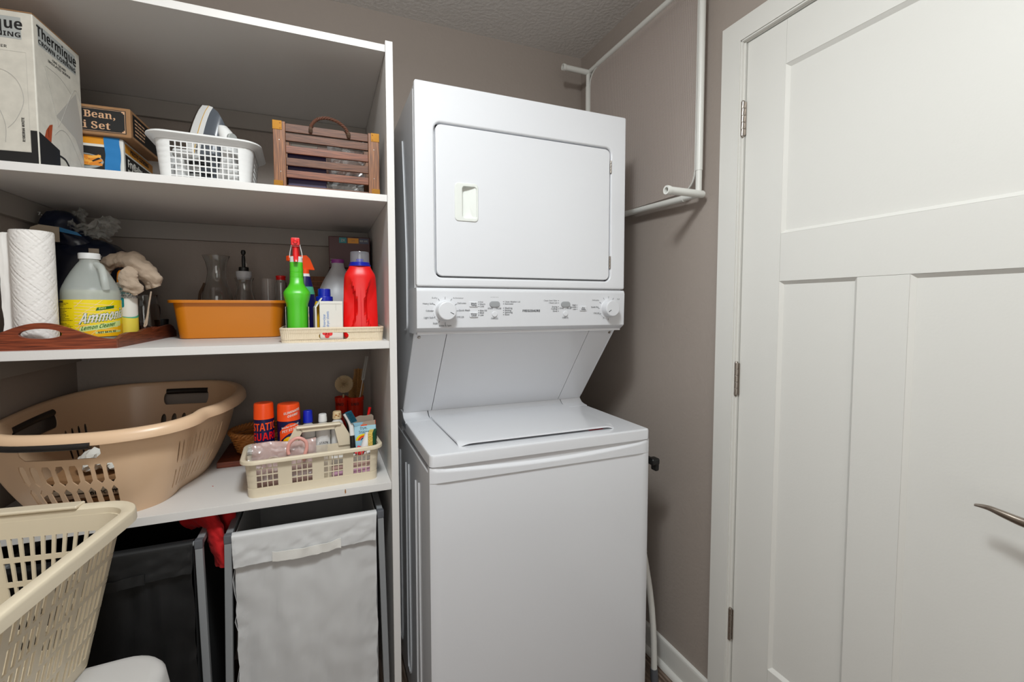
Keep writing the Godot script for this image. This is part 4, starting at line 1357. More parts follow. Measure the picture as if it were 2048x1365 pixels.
	outline.call(grey, sd, [Vector2(0.0, 0.03), Vector2(0.0, 0.016), Vector2(0.04, 0.008), Vector2(0.085, 0.014)], 0.0008)
	var dish := PackedVector2Array()
	for i in 20: dish.push_back(Vector2(0.022 + cos(TAU * i / 20) * 0.038, 0.058 + sin(TAU * i / 20) * 0.0165))
	patch(grey, dish, fr, 0.0005)
	var d2 := PackedVector2Array()
	for p in dish: d2.push_back(Vector2(0.022 + (p.x - 0.022) * 0.9, 0.060 + (p.y - 0.058) * 0.75))
	patch(ink, d2, fr, 0.0007)
	for i in 16:
		var p := Vector2(0.002 + rng.randf() * 0.044, 0.052 + rng.randf() * 0.018)
		var d := Vector2.from_angle(rng.randf_range(-0.7, 0.7)) * 0.013
		var n := d.orthogonal() * 0.21
		patch(fr1 if i % 2 else fr2, PackedVector2Array([p - d - n, p + d - n, p + d + n, p - d + n]), fr, 0.0009 + 0.00003 * i)
	outline.call(grey, fr, [Vector2(-0.016, 0.058), Vector2(-0.05, 0.048), Vector2(-0.11, 0.036)], 0.0012)
	patch(grey, PackedVector2Array([Vector2(-0.055, 0.03), Vector2(0.075, 0.03), Vector2(0.075, 0.041), Vector2(-0.055, 0.045)]), fr, 0.0005)
	patch(blue, PackedVector2Array([Vector2(-0.05, 0.031), Vector2(0.055, 0.031), Vector2(0.055, 0.038), Vector2(-0.05, 0.040)]), fr, 0.0008)
	write(wh, "Fry Daddy", 0.0045, Transform3D(fr.basis, fr * Vector3(0.0, 0.0352, 0.0009)), true, "Droid Serif")
	write(wh, "Y", 0.026, Transform3D(fr.basis, fr * Vector3(-0.058, 0.072, 0.0006)), true)
	part("print", t, [[am, "amber"], [ink, "ink"], [fr1, "fries"], [fr2, "fries light"], [blue, "sky print"], [wh, "paper white"], [grey, "box grey"]])
	g = geo(t)
	g.sheet(func(u, v, d): return Vector3(fx - 0.0385 + u + 0.0012 * sin(v * 90), S2 + v, fz + 0.0014 + d + 0.0012 * absf(sin(v * 110 + u * 40))), 0.0, 0.032, 0.001, 0.1305, [], 0.0, 0.0006, 0.008, 0.006)
	g.box2(Vector3(fx - 0.0385, S2 + 0.1305, fz - 0.028), Vector3(fx - 0.0065, S2 + 0.1315, fz + 0.002), 0.0004)
	part("tape", t, g, "tape", "strip of blue tape")
	# brown carton on top of it
	var by := S2 + 0.1318
	t = thing("soup_set_carton", "brown carton with a black Bean and Chili Set panel on top of the fryer carton", "box", Vector3(-0.5445, by, -1.602), -0.03)
	g = Geo.new()
	g.box2(Vector3(-0.125, 0, -0.11), Vector3(0.1, 0.074, 0.1), 0.003, 2)
	part("carton", t, g, "kraft")
	fr = Transform3D(Basis(), Vector3(0, 0, 0.1)); sd = Transform3D(Basis(Vector3.UP, PI / 2), Vector3(0.1, 0, -0.005))
	ink = Geo.new(); var kp := Geo.new()
	patch(ink, rect_hole(-0.12, 0.0905, 0.008, 0.0665), fr, 0.0002)
	patch(kp, rect_hole(-0.12, 0.0885, 0.0098, 0.0647), fr, 0.0003)
	patch(ink, PackedVector2Array([Vector2(-0.12, 0.0107), Vector2(0.0815, 0.0107), Vector2(0.0815, 0.0137), Vector2(0.0848, 0.0137), Vector2(0.0848, 0.0168), Vector2(0.0875, 0.0168), Vector2(0.0875, 0.0577), Vector2(0.0848, 0.0577), Vector2(0.0848, 0.0608), Vector2(0.0815, 0.0608), Vector2(0.0815, 0.0638), Vector2(-0.12, 0.0638)]), fr, 0.0005)
	write(kp, "Soup, Bean,", 0.0170, Transform3D(fr.basis, fr * Vector3(0.0700, 0.0505, 0.0007)), true, "Droid Serif", 2, 1.0)
	write(kp, "Chili Set", 0.0175, Transform3D(fr.basis, fr * Vector3(0.0580, 0.0235, 0.0007)), true, "Droid Serif", 2, 1.05)
	patch(ink, rect_hole(-0.092, 0.094, 0.008, 0.066), sd, 0.0002)
	lines_of_text(kp, -0.08, 0.0, 0.055, 0.018, 5, 0.004, Transform3D(sd.basis, sd * Vector3(0, 0, 0.0003)), rng)
	part("print", t, [[ink, "ink"], [kp, "kraft print"]])
	build_iron_basket()
	build_crate()

func build_iron_basket() -> void:
	var t := thing("plastic_basket", "small white plastic basket with grid sides holding the iron on the top shelf", "basket", Vector3(-0.2655, S2, -1.462), 0.035)
	var f := tub(0.192, 0.165, 0.215, 0.190, 0.0, 0.116, 0.018, 0.03)
	var holes := grid(2, 0.03, 0.97, 12, 0.05, 0.86, 7, 0.22, 0.22)
	holes.append_array(grid(0, 0.03, 0.97, 12, 0.05, 0.86, 7, 0.22, 0.22))
	holes.append_array(grid(1, 0.16, 0.84, 8, 0.09, 0.83, 7, 0.24, 0.24)); holes.append_array(grid(3, 0.16, 0.84, 8, 0.09, 0.83, 7, 0.24, 0.24))
	var g := Geo.new()
	g.sheet(f, 0.0, 4.0, 0.0, 0.96, holes, -0.0022, 0.0, 0.05, 0.3)
	g.loft([tub_ring(f, 0.0, 0.0), tub_ring(f, 0.02, 0.0)])
	part("body", t, g, "white plastic", "", 45.0)
	g = Geo.new()
	var rings := []
	for q in [[-0.0022, -0.012], [-0.0018, -0.002], [0.003, 0.002], [0.014, 0.0025], [0.0165, 0.001], [0.0175, -0.0025], [0.0145, -0.0052], [0.006, -0.0075], [0.001, -0.013]]: rings.push_back(tub_ring(f, 1.0, q[0], q[1], 7))
	g.loft(rings, false, false, true, true)
	part("rim", t, g, "white plastic", "", 50.0)
	# steam iron, stood on end in the basket
	var sole := Vector3(-0.70, 0.03, -0.71)               # where the sole plate faces
	var up := Vector3(-0.03, 0.99, 0.06).normalized()      # where the tip points
	var side := up.cross(-sole.normalized()).normalized()
	var out := side.cross(up).normalized()                # from the sole to the handle
	t = thing("steam_iron", "white and grey steam iron standing tip up in the small white basket", "iron", Vector3(-0.281, S2 + 0.008, -1.492))
	t.basis = Basis(side, up, out)
	var shape := func(len: float, half: float, z: float, y0 := 0.0) -> PackedVector3Array:     # pointed sole outline, tip at +y
		var r := PackedVector3Array()
		var n := 14
		for i in n + 1:
			var s := float(i) / n
			r.push_back(Vector3(1.16 * half * pow(sin(PI / 2 * minf(1.0, s * 1.02)), 0.8) * (1.0 - 0.12 * maxf(0, s - 0.7) / 0.3), y0 + len * (1 - s), z))
		for i in range(n, 0, -1): r.push_back(Vector3(-r[i].x, r[i].y, z))
		return r
	var L := 0.226
	g = Geo.new(); g.loft([shape.call(L, 0.055, 0.0), shape.call(L + 0.001, 0.0555, 0.002), shape.call(L, 0.055, 0.006)]); part("sole_plate", t, g, "sole")
	g = Geo.new(); g.loft([shape.call(L - 0.001, 0.0545, 0.0062), shape.call(L - 0.002, 0.0540, 0.010), shape.call(L - 0.006, 0.0505, 0.030)]); part("skirt", t, g, "white plastic", "", 60.0)
	g = Geo.new(); g.loft([shape.call(L - 0.0055, 0.0508, 0.030), shape.call(L - 0.006, 0.0505, 0.0325)]); part("trim_line", t, g, "gold line")
	g = Geo.new(); g.loft([shape.call(L - 0.0065, 0.0500, 0.0325), shape.call(L - 0.014, 0.0455, 0.046, 0.002)]); part("upper_shell", t, g, "white plastic", "", 60.0)
	g = Geo.new(); g.loft([shape.call(L - 0.015, 0.0450, 0.0458, 0.002), shape.call(L - 0.032, 0.0385, 0.064, 0.006), shape.call(L - 0.056, 0.031, 0.078, 0.010)]); part("water_tank", t, g, "iron grey", "dark grey water tank", 60.0)
	g = Geo.new()
	rings = []
	for q in [[0.0, 0.0640, 0.026, 0.013], [0.04, 0.090, 0.024, 0.018], [0.075, 0.098, 0.021, 0.018], [0.11, 0.096, 0.019, 0.018], [0.135, 0.086, 0.016, 0.017], [0.15, 0.078, 0.010, 0.010]]:
		var r := PackedVector3Array()
		for j in 16: r.push_back(Vector3(cos(TAU * j / 16) * q[2], q[0] + 0.012, q[1] + sin(TAU * j / 16) * q[3]))
		rings.push_back(r)
	g.loft(rings)
	part("handle", t, g, "white plastic", "", 60.0)
	g = Geo.new()
	g.xf = Transform3D(Basis(Vector3.RIGHT, PI / 2), Vector3(-0.006, 0.125, 0.1155))
	g.lathe([Vector2(0.0, 0.0), Vector2(0.0125, 0.0), Vector2(0.0125, 0.006), Vector2(0.011, 0.0075), Vector2(0.0, 0.0075)], 24)
	part("dial", t, g, "box grey")
	g = Geo.new()
	g.box(Vector3(0, 0.002, 0.05), Vector3(0.07, 0.012, 0.075), 0.005, 2)
	part("heel", t, g, "iron grey")
	g = Geo.new()
	var on_side := func(x: float, y: float, z: float) -> Vector3: return Vector3(-0.0478 + 0.012 * (x - 0.08) - y * 0.3 - z - maxf(0.0, x - 0.06) * 0.28, x, 0.039 + y)
	write(g, "STEAM IRON", 0.0055, Transform3D(Basis(Vector3(0.22, 0.97, 0.0).normalized(), Vector3(0.3, 0, 0.95).normalized(), Vector3(-1, 0.2, 0.3).normalized()), Vector3(-0.0465, 0.105, 0.0395)), true)
	part("print", t, g, "ink")
	# what else lies in the basket
	t = thing("iron_cord", "black and grey cord coiled in the small white basket under the iron", "cord", Vector3(-0.30, S2, -1.43))
	g = geo(t)
	var pts := []
	for i in 26: pts.push_back(Vector3(-0.275 + cos(i * 0.62) * (0.05 - i * 0.0004), S2 + 0.010 + i * 0.0023, -1.455 + sin(i * 0.62) * 0.045))
	g.tube(smooth_path(pts, 4), 0.0042, 8)
	part("cord", t, g, "black")
	t = thing("spray_nozzle", "white plastic spray nozzle at the left in the small white basket", "nozzle", Vector3(-0.325, S2 + 0.004, -1.42))
	g = geo(t)
	g.lathe([Vector2(0.0, S2 + 0.004), Vector2(0.014, S2 + 0.004), Vector2(0.015, S2 + 0.05), Vector2(0.009, S2 + 0.062), Vector2(0.009, S2 + 0.075), Vector2(0.0, S2 + 0.075)], 20, 1, 1, Vector3(-0.325, 0, -1.42))
	g.box(Vector3(-0.318, S2 + 0.085, -1.42), Vector3(0.045, 0.02, 0.018), 0.005, 2)
	part("nozzle", t, g, "white plastic")
	t = thing("measuring_cup", "small white cup lying at the right in the small white basket", "cup", Vector3(-0.205, S2 + 0.004, -1.425))
	g = geo(t)
	g.lathe([Vector2(0.0, S2 + 0.004), Vector2(0.02, S2 + 0.004), Vector2(0.026, S2 + 0.068), Vector2(0.0245, S2 + 0.068), Vector2(0.019, S2 + 0.008), Vector2(0.0, S2 + 0.008)], 24, 1, 1, Vector3(-0.205, 0, -1.425))
	part("cup", t, g, "white plastic")

func build_crate() -> void:
	var x0 := -0.1075; var x1 := 0.1545; var zf := -1.343; var zb := -1.515; var y0 := S2; var y1 := 1.7765
	var t := thing("slatted_crate", "dark wooden slatted crate with brass corners and a rope handle on the top shelf", "crate", Vector3(0.0235, S2, -1.43))
	var g: Geo
	for q in [[x0, x0 + 0.0285], [x1 - 0.0285, x1]]:
		for z in [[zf - 0.011, zf], [zb, zb + 0.011]]:
			g = geo(t); g.box2(Vector3(q[0], y0, z[0]), Vector3(q[1], y1, z[1]), 0.0012); part("upright", t, g, "walnut upright")
		for z in [[zf - 0.040, zf - 0.0115], [zb + 0.0115, zb + 0.040]]:
			var xx: float = x0 + 0.001 if q[0] == x0 else x1 - 0.011
			g = geo(t); g.box2(Vector3(xx, y0, z[0]), Vector3(xx + 0.010, y1 - 0.002, z[1]), 0.0012); part("upright", t, g, "walnut upright")
	var k := 0
	for i in 6:
		var ya := y0 + 0.001 + i * 0.0312; var yb := ya + 0.0195
		if i == 0: yb = ya + 0.012
		if i == 5:
			ya = y1 - 0.0235; yb = y1 - 0.003
		for z in [[zf - 0.010, zf - 0.002], [zb + 0.002, zb + 0.010]]:
			g = geo(t); g.box2(Vector3(x0 + 0.0287, ya, z[0]), Vector3(x1 - 0.0287, yb, z[1]), 0.0012); part("slat", t, g, "walnut" if i == 3 or i == 1 else "walnut dark")
		for x in [[x0 + 0.002, x0 + 0.009], [x1 - 0.009, x1 - 0.002]]:
			g = geo(t); g.box2(Vector3(x[0], ya, zb + 0.0405), Vector3(x[1], yb, zf - 0.0405), 0.0012); part("slat", t, g, "walnut dark")
	for i in 3:
		g = geo(t); g.box2(Vector3(x0 + 0.011, y0 + 0.0005, zf - 0.045 - i * 0.045), Vector3(x1 - 0.011, y0 + 0.006, zf - 0.015 - i * 0.045), 0.001); part("bottom_slat", t, g, "walnut dark")
	for q in [[x0, y1, 1.0, -1.0], [x1, y1, -1.0, -1.0], [x0, y0, 1.0, 1.0], [x1, y0, -1.0, 1.0]]:
		g = geo(t)
		var a := Vector3(q[0], q[1], zf)
		g.box2(a + Vector3(-0.0008 * q[2], -0.0008 * q[3], -0.001), a + Vector3(0.021 * q[2], 0.022 * q[3], 0.001), 0.0005)
		g.box2(a + Vector3(-0.001 * q[2], -0.0008 * q[3], 0.0), a + Vector3(0.0005 * q[2], 0.022 * q[3], -0.02), 0.0005)
		if q[3] < 0: g.box2(a + Vector3(-0.0008 * q[2], -0.0005, 0.0), a + Vector3(0.021 * q[2], 0.001, -0.02), 0.0005)
		var o := part("corner_plate", t, g, "brass", "worn brass corner")
		g = geo(t)
		for p in [Vector2(0.017, 0.005), Vector2(0.017, 0.018)]:
			g.xf = t.transform.affine_inverse() * Transform3D(Basis(Vector3.RIGHT, PI / 2), a + Vector3(p.x * q[2], p.y * q[3], 0.001))
			g.lathe([Vector2(0.0, 0.0), Vector2(0.0017, 0.0), Vector2(0.0012, 0.0008), Vector2(0.0, 0.001)], 10)
		part("nail", o, g, "rust")
	g = geo(t)
	for p in [Vector2(x0 + 0.014, 0.125), Vector2(x0 + 0.016, 0.045), Vector2(x1 - 0.014, 0.128), Vector2(x1 - 0.014, 0.05)]:
		g.xf = t.transform.affine_inverse() * Transform3D(Basis(Vector3.RIGHT, PI / 2), Vector3(p.x, y0 + p.y, zf))
		g.lathe([Vector2(0.0, 0.0), Vector2(0.0016, 0.0), Vector2(0.001, 0.0007), Vector2(0.0, 0.0008)], 10)
	part("nail", t, g, "steel")
	g = geo(t)      # twisted rope handle through the top slat
	var path := smooth_path([Vector3(-0.0185, y1 - 0.017, zf + 0.002), Vector3(-0.0165, y1 - 0.002, zf + 0.004), Vector3(-0.002, y1 + 0.015, zf + 0.004), Vector3(0.022, y1 + 0.022, zf + 0.004), Vector3(0.048, y1 + 0.016, zf + 0.004), Vector3(0.068, y1 + 0.001, zf + 0.004), Vector3(0.0755, y1 - 0.018, zf + 0.002)], 10)
	for s in 3:
		var strand := []
		for i in path.size():
			var d: Vector3 = (path[mini(i + 1, path.size() - 1)] - path[maxi(i - 1, 0)]).normalized()
			var n := d.cross(Vector3.BACK).normalized()
			var a := i * 0.75 + TAU * s / 3
			strand.push_back(path[i] + (n * cos(a) + Vector3.BACK * sin(a)) * 0.0021)
		g.tube(strand, 0.0024, 6)
	part("rope_handle", t, g, "rope")
	for q in [path[0], path[-1]]:
		g = geo(t)
		g.tube([q + Vector3(0, 0.010, 0.001), q + Vector3(0, 0.003, 0.002), q + Vector3(0, -0.003, 0.0)], [0.0042, 0.0052, 0.0035], 10)
		part("handle_knot", t, g, "twine")
	# things in the crate
	t = thing("purple_box", "purple and white box inside the slatted crate at its left", "box", Vector3(-0.05, S2 + 0.007, -1.40))
	g = geo(t); g.box2(Vector3(-0.076, S2 + 0.007, -1.45), Vector3(0.018, S2 + 0.118, -1.362), 0.002); part("box", t, g, "purple")
	g = geo(t); g.box2(Vector3(-0.068, S2 + 0.1182, -1.445), Vector3(-0.002, S2 + 0.126, -1.365), 0.002); part("lid", t, g, "paper white")
	t = thing("crinkled_bag", "crumpled clear bag inside the slatted crate at its right", "bag", Vector3(0.07, S2 + 0.007, -1.41))
	g = geo(t)
	var n := cloth_noise(21, 1.0)
	var rings := []
	for i in 14:
		var v := i / 13.0
		var r := PackedVector3Array()
		for j in 26:
			var a := TAU * j / 26
			var p := Vector3(sin(a) * 0.047, v * 0.13, cos(a) * 0.04)
			r.push_back(Vector3(0.072, S2 + 0.007, -1.408) + p * (1.0 + 0.35 * n.get_noise_3dv(p * 55.0)))
		rings.push_back(r)
	g.loft(rings)
	part("bag", t, g, "crinkle", "", 15.0)

# ---------------------------------------------------------------- middle shelf
func build_middle_shelf() -> void:
	build_wood_tray()
	build_jug()
	build_dishpan()
	build_ribbed_tray()

func build_wood_tray() -> void:
	var x1 := -0.4405; var x0 := -0.707; var zf := -1.327; var zb := -1.80
	var xm := (x0 + x1) / 2
	var t := thing("wooden_tray", "reddish wooden serving tray with a humped handle end at the left of the middle shelf", "tray", Vector3(xm, S3, -1.56))
	var g := geo(t)
	g.box2(Vector3(x0 + 0.008, S3, zb + 0.008), Vector3(x1 - 0.008, S3 + 0.008, zf - 0.008), 0.001)
	part("base", t, g, "mahogany")
	# humped end boards with a hand slot, cut in two halves along the middle of the slot
	var hump := func(x: float) -> float:
		var e := absf(x - xm) / 0.133
		return 0.0215 + 0.0385 * pow(0.5 + 0.5 * cos(PI * minf(1.0, e * 1.02)), 1.05)
	for z in [[zf - 0.0095, zf], [zb, zb + 0.0095]]:
		g = geo(t)
		for s in [-1.0, 1.0]:
			var p := PackedVector2Array([Vector2(xm, S3), Vector2(xm + s * 0.133, S3)])
			for i in 17: p.push_back(Vector2(xm + s * 0.133 * (1 - i / 16.0), S3 + hump.call(xm + s * 0.133 * (1 - i / 16.0))))
			var hole := PackedVector2Array()
			for i in 9: hole.push_back(Vector2(xm + s * 0.037 * sin(PI / 2 * i / 8.0), S3 + 0.0345 + 0.0125 * cos(PI / 2 * i / 8.0)))
			for i in range(1, 9): hole.push_back(Vector2(xm + s * 0.037 * cos(PI / 2 * i / 8.0), S3 + 0.0345 - 0.0128 * sin(PI / 2 * i / 8.0) + 0.003 * sin(PI / 2 * i / 8.0)))
			for i in hole.size(): p.push_back(hole[i])
			g.prism(p, z[0], z[1])
		part("handle_end", t, g, "mahogany", "", 30.0)
	for x in [[x1 - 0.0095, x1], [x0, x0 + 0.0095]]:
		g = geo(t)
		var p := PackedVector2Array([Vector2(zf - 0.0098, S3), Vector2(zb + 0.0098, S3)])
		var pts := [[-1.785, 0.022], [-1.765, 0.034], [-1.735, 0.041], [-1.68, 0.0375], [-1.635, 0.036], [-1.60, 0.039], [-1.575, 0.033], [-1.555, 0.0385], [-1.52, 0.036], [-1.478, 0.030], [-1.45, 0.0315], [-1.41, 0.0325], [-1.375, 0.030], [-1.353, 0.024], [-1.3371, 0.021]]
		for i in pts.size() - 1:
			for k in 4:
				var s := k / 4.0
				var e := s * s * (3 - 2 * s)
				p.push_back(Vector2(lerpf(pts[i][0], pts[i + 1][0], s), S3 + lerpf(pts[i][1], pts[i + 1][1], e)))
		p.push_back(Vector2(pts[-1][0], S3 + pts[-1][1]))
		g.prism(p, x[0], x[1], func(a, b, c): return Vector3(c, b, a))
		part("side", t, g, "mahogany side", "", 30.0)
	# paper towels
	var b := S3 + 0.0085
	t = thing("paper_towel_roll", "white quilted paper towel roll with a loose sheet standing in the wooden tray", "paper towels", Vector3(-0.6085, b, -1.395))
	g = Geo.new()
	var prof := [Vector2(0.018, 0.0), Vector2(0.0355, 0.0), Vector2(0.0372, 0.002)]
	for i in 12: prof.push_back(Vector2(0.0372, 0.002 + 0.254 * (i + 1) / 12.0))
	prof.append_array([Vector2(0.036, 0.2583), Vector2(0.018, 0.2585), Vector2(0.0175, 0.250), Vector2(0.0175, 0.0)])
	g.lathe(prof, 48)
	part("roll", t, g, "towel", "", 60.0)
	g = Geo.new()
	var n := cloth_noise(2, 1.0)
	var sheet := func(u: float, v: float, d: float) -> Vector3:
		var y := v * 0.255 - 0.004 * u
		var s := u * 0.042
		var a := PI * 1.19
		var p := Vector3(sin(a), 0, cos(a)) * 0.0376
		var dir := Vector3(-0.62, 0, 0.78).normalized().lerp(Vector3(-0.95, 0, -0.3), u * 0.5).normalized()
		var q := p.lerp(Vector3(-0.040, 0, 0.012), minf(1.0, u * 1.6)) + Vector3(-0.010, 0, 0.002) * maxf(0.0, u - 0.5) * 2.0
		return Vector3(q.x + 0.003 * n.get_noise_2d(u * 2, v * 3.0), y, q.z + d + 0.003 * n.get_noise_2d(v * 4.0, u))
	g.sheet(sheet, 0, 1, 0, 1, [], 0.0, 0.0008, 0.12, 0.05)
	part("loose_sheet", t, g, "towel flap", "", 60.0)
	# wrapped pack of bathroom tissue behind
	t = thing("tissue_pack", "dark blue plastic pack of bathroom tissue behind the paper towel roll", "tissue pack", Vector3(-0.635, b, -1.71))
	g = geo(t)
	n = cloth_noise(13, 1.0)
	var bag := func(rx: float, rz: float, y: float, ox: float, oz: float, amp: float) -> PackedVector3Array:
		var r := oval(rx, rz, y, 3.2, 40, ox, oz)
		for i in r.size():
			var d := r[i] - Vector3(ox, y, oz)
			r[i] += d.normalized() * amp * n.get_noise_3dv(r[i] * 16.0)
		return r
	var rings := []
	for q in [[0.0, 0.068, 0.068, 0.0], [0.006, 0.074, 0.076, 0.003], [0.06, 0.0765, 0.080, 0.005], [0.10, 0.0765, 0.080, 0.005], [0.13, 0.0765, 0.080, 0.005], [0.16, 0.0765, 0.080, 0.005], [0.19, 0.0765, 0.079, 0.006], [0.225, 0.076, 0.077, 0.008], [0.250, 0.080, 0.070, 0.012], [0.268, 0.064, 0.055, 0.018], [0.278, 0.038, 0.034, 0.014]]:
		rings.push_back(bag.call(q[1], q[2], b + q[0], -0.618 - 0.10 * maxf(0.0, q[0] - 0.24), -1.712, q[3]))
	g.loft(rings)
	lump(g, [Vector3(-0.60, b + 0.235, -1.68), Vector3(-0.645, b + 0.277, -1.675), Vector3(-0.672, b + 0.314, -1.672), Vector3(-0.700, b + 0.330, -1.67)], [0.034, 0.040, 0.040, 0.022], 22, 0.014, 0.12, 4, 0.8)
	part("wrapper", t, g, "navy", "", 70.0)
	var wrap := func(x: float, y: float, z: float) -> Vector3:       # print follows the bulge of the pack
		var e := clampf((x + 0.618) / 0.0765, -0.999, 0.999)
		return Vector3(x, b + y, -1.712 + 0.084 * pow(1.0 - pow(absf(e), 3.2), 1.0 / 3.2) + 0.0035 + z)
	var cr := Geo.new(); cr.xf = t.transform.affine_inverse()
	var bl := Geo.new(); bl.xf = cr.xf
	var wh := Geo.new(); wh.xf = cr.xf
	g = Geo.new(); g.xf = cr.xf
	patch(cr, PackedVector2Array([Vector2(-0.719, 0.283), Vector2(-0.712, 0.299), Vector2(-0.695, 0.307), Vector2(-0.653, 0.302), Vector2(-0.653, 0.262), Vector2(-0.712, 0.262)]), func(x, y, z): return Vector3(x, b + y, -1.628 + z), 0.0, 0.008)
	patch(cr, rect_hole(-0.592, -0.571, 0.19, 0.248), wrap, 0.0, 0.004)
	patch(bl, PackedVector2Array([Vector2(-0.652, 0.290), Vector2(-0.652, 0.302), Vector2(-0.615, 0.290), Vector2(-0.605, 0.280)]), func(x, y, z): return Vector3(x, b + y, -1.6275 + z), 0.0, 0.008)
	write(wh, "nel", 0.013, func(x, y, z): return wrap.call(-0.622 + x, 0.137 + y, z), true)
	var slant := func(x: float, y: float, z: float) -> Vector3: return wrap.call(-0.5605 + x * 0.95 + y * 0.2, 0.222 + y * 1.25 - x * 0.30, z + 0.0035)
	write(wh, "Cottonelle", 0.0105, slant, false, "Droid Serif", 1, 0.62)
	write(wh, "7.", 0.008, func(x, y, z): return Vector3(-0.690 + x, b + 0.335 + y, -1.626 + z), true)
	part("print", t, [[cr, "bag cream"], [bl, "bag blue"], [wh, "box grey"]])
	g = geo(t)
	for q in [[Vector3(-0.60, b + 0.30, -1.665), 0.056, 0.028, 31], [Vector3(-0.665, b + 0.325, -1.71), 0.035, 0.03, 32]]:
		var nn := cloth_noise(q[3], 1.0)
		g.sheet(func(u, v, d):
			var p := Vector3(u * q[1] + 0.02 * v, v * q[2] + 0.012 * sin(u * 3.0), 0.02 * v)
			return q[0] + p + Vector3(0.012 * nn.get_noise_2d(u * 4.0, v * 5.0 + 9.0), 0.016 * nn.get_noise_2d(u * 3.0, v * 4.0), 0.026 * nn.get_noise_2d(v * 4.0 + 20.0, u * 4.0) + d), -1, 1, -1, 1, [], 0.0, 0.0005, 0.09, 0.1)
	part("clear_film", t, g, "grey film", "", 25.0)
	# glass jar at the back of the tray
	t = thing("glass_jar", "clear glass jar in the wooden tray behind the spray can", "jar", Vector3(-0.496, b, -1.70))
	g = Geo.new()
	vessel(g, [Vector2(0.0, 0.0), Vector2(0.034, 0.0), Vector2(0.040, 0.008), Vector2(0.0405, 0.085), Vector2(0.034, 0.100), Vector2(0.034, 0.118), Vector2(0.0355, 0.122)], 0.002, 36)
	part("glass", t, g, "solid glass")
	t = thing("dark_dish", "small dark dish lying in the wooden tray beside the glass jar", "dish", Vector3(-0.4705, b, -1.768))
	g = Geo.new()
	g.lathe([Vector2(0.0, 0.0), Vector2(0.012, 0.0), Vector2(0.0165, 0.02), Vector2(0.018, 0.048), Vector2(0.0165, 0.048), Vector2(0.0115, 0.006), Vector2(0.0, 0.005)], 28)
	part("dish", t, g, "black")

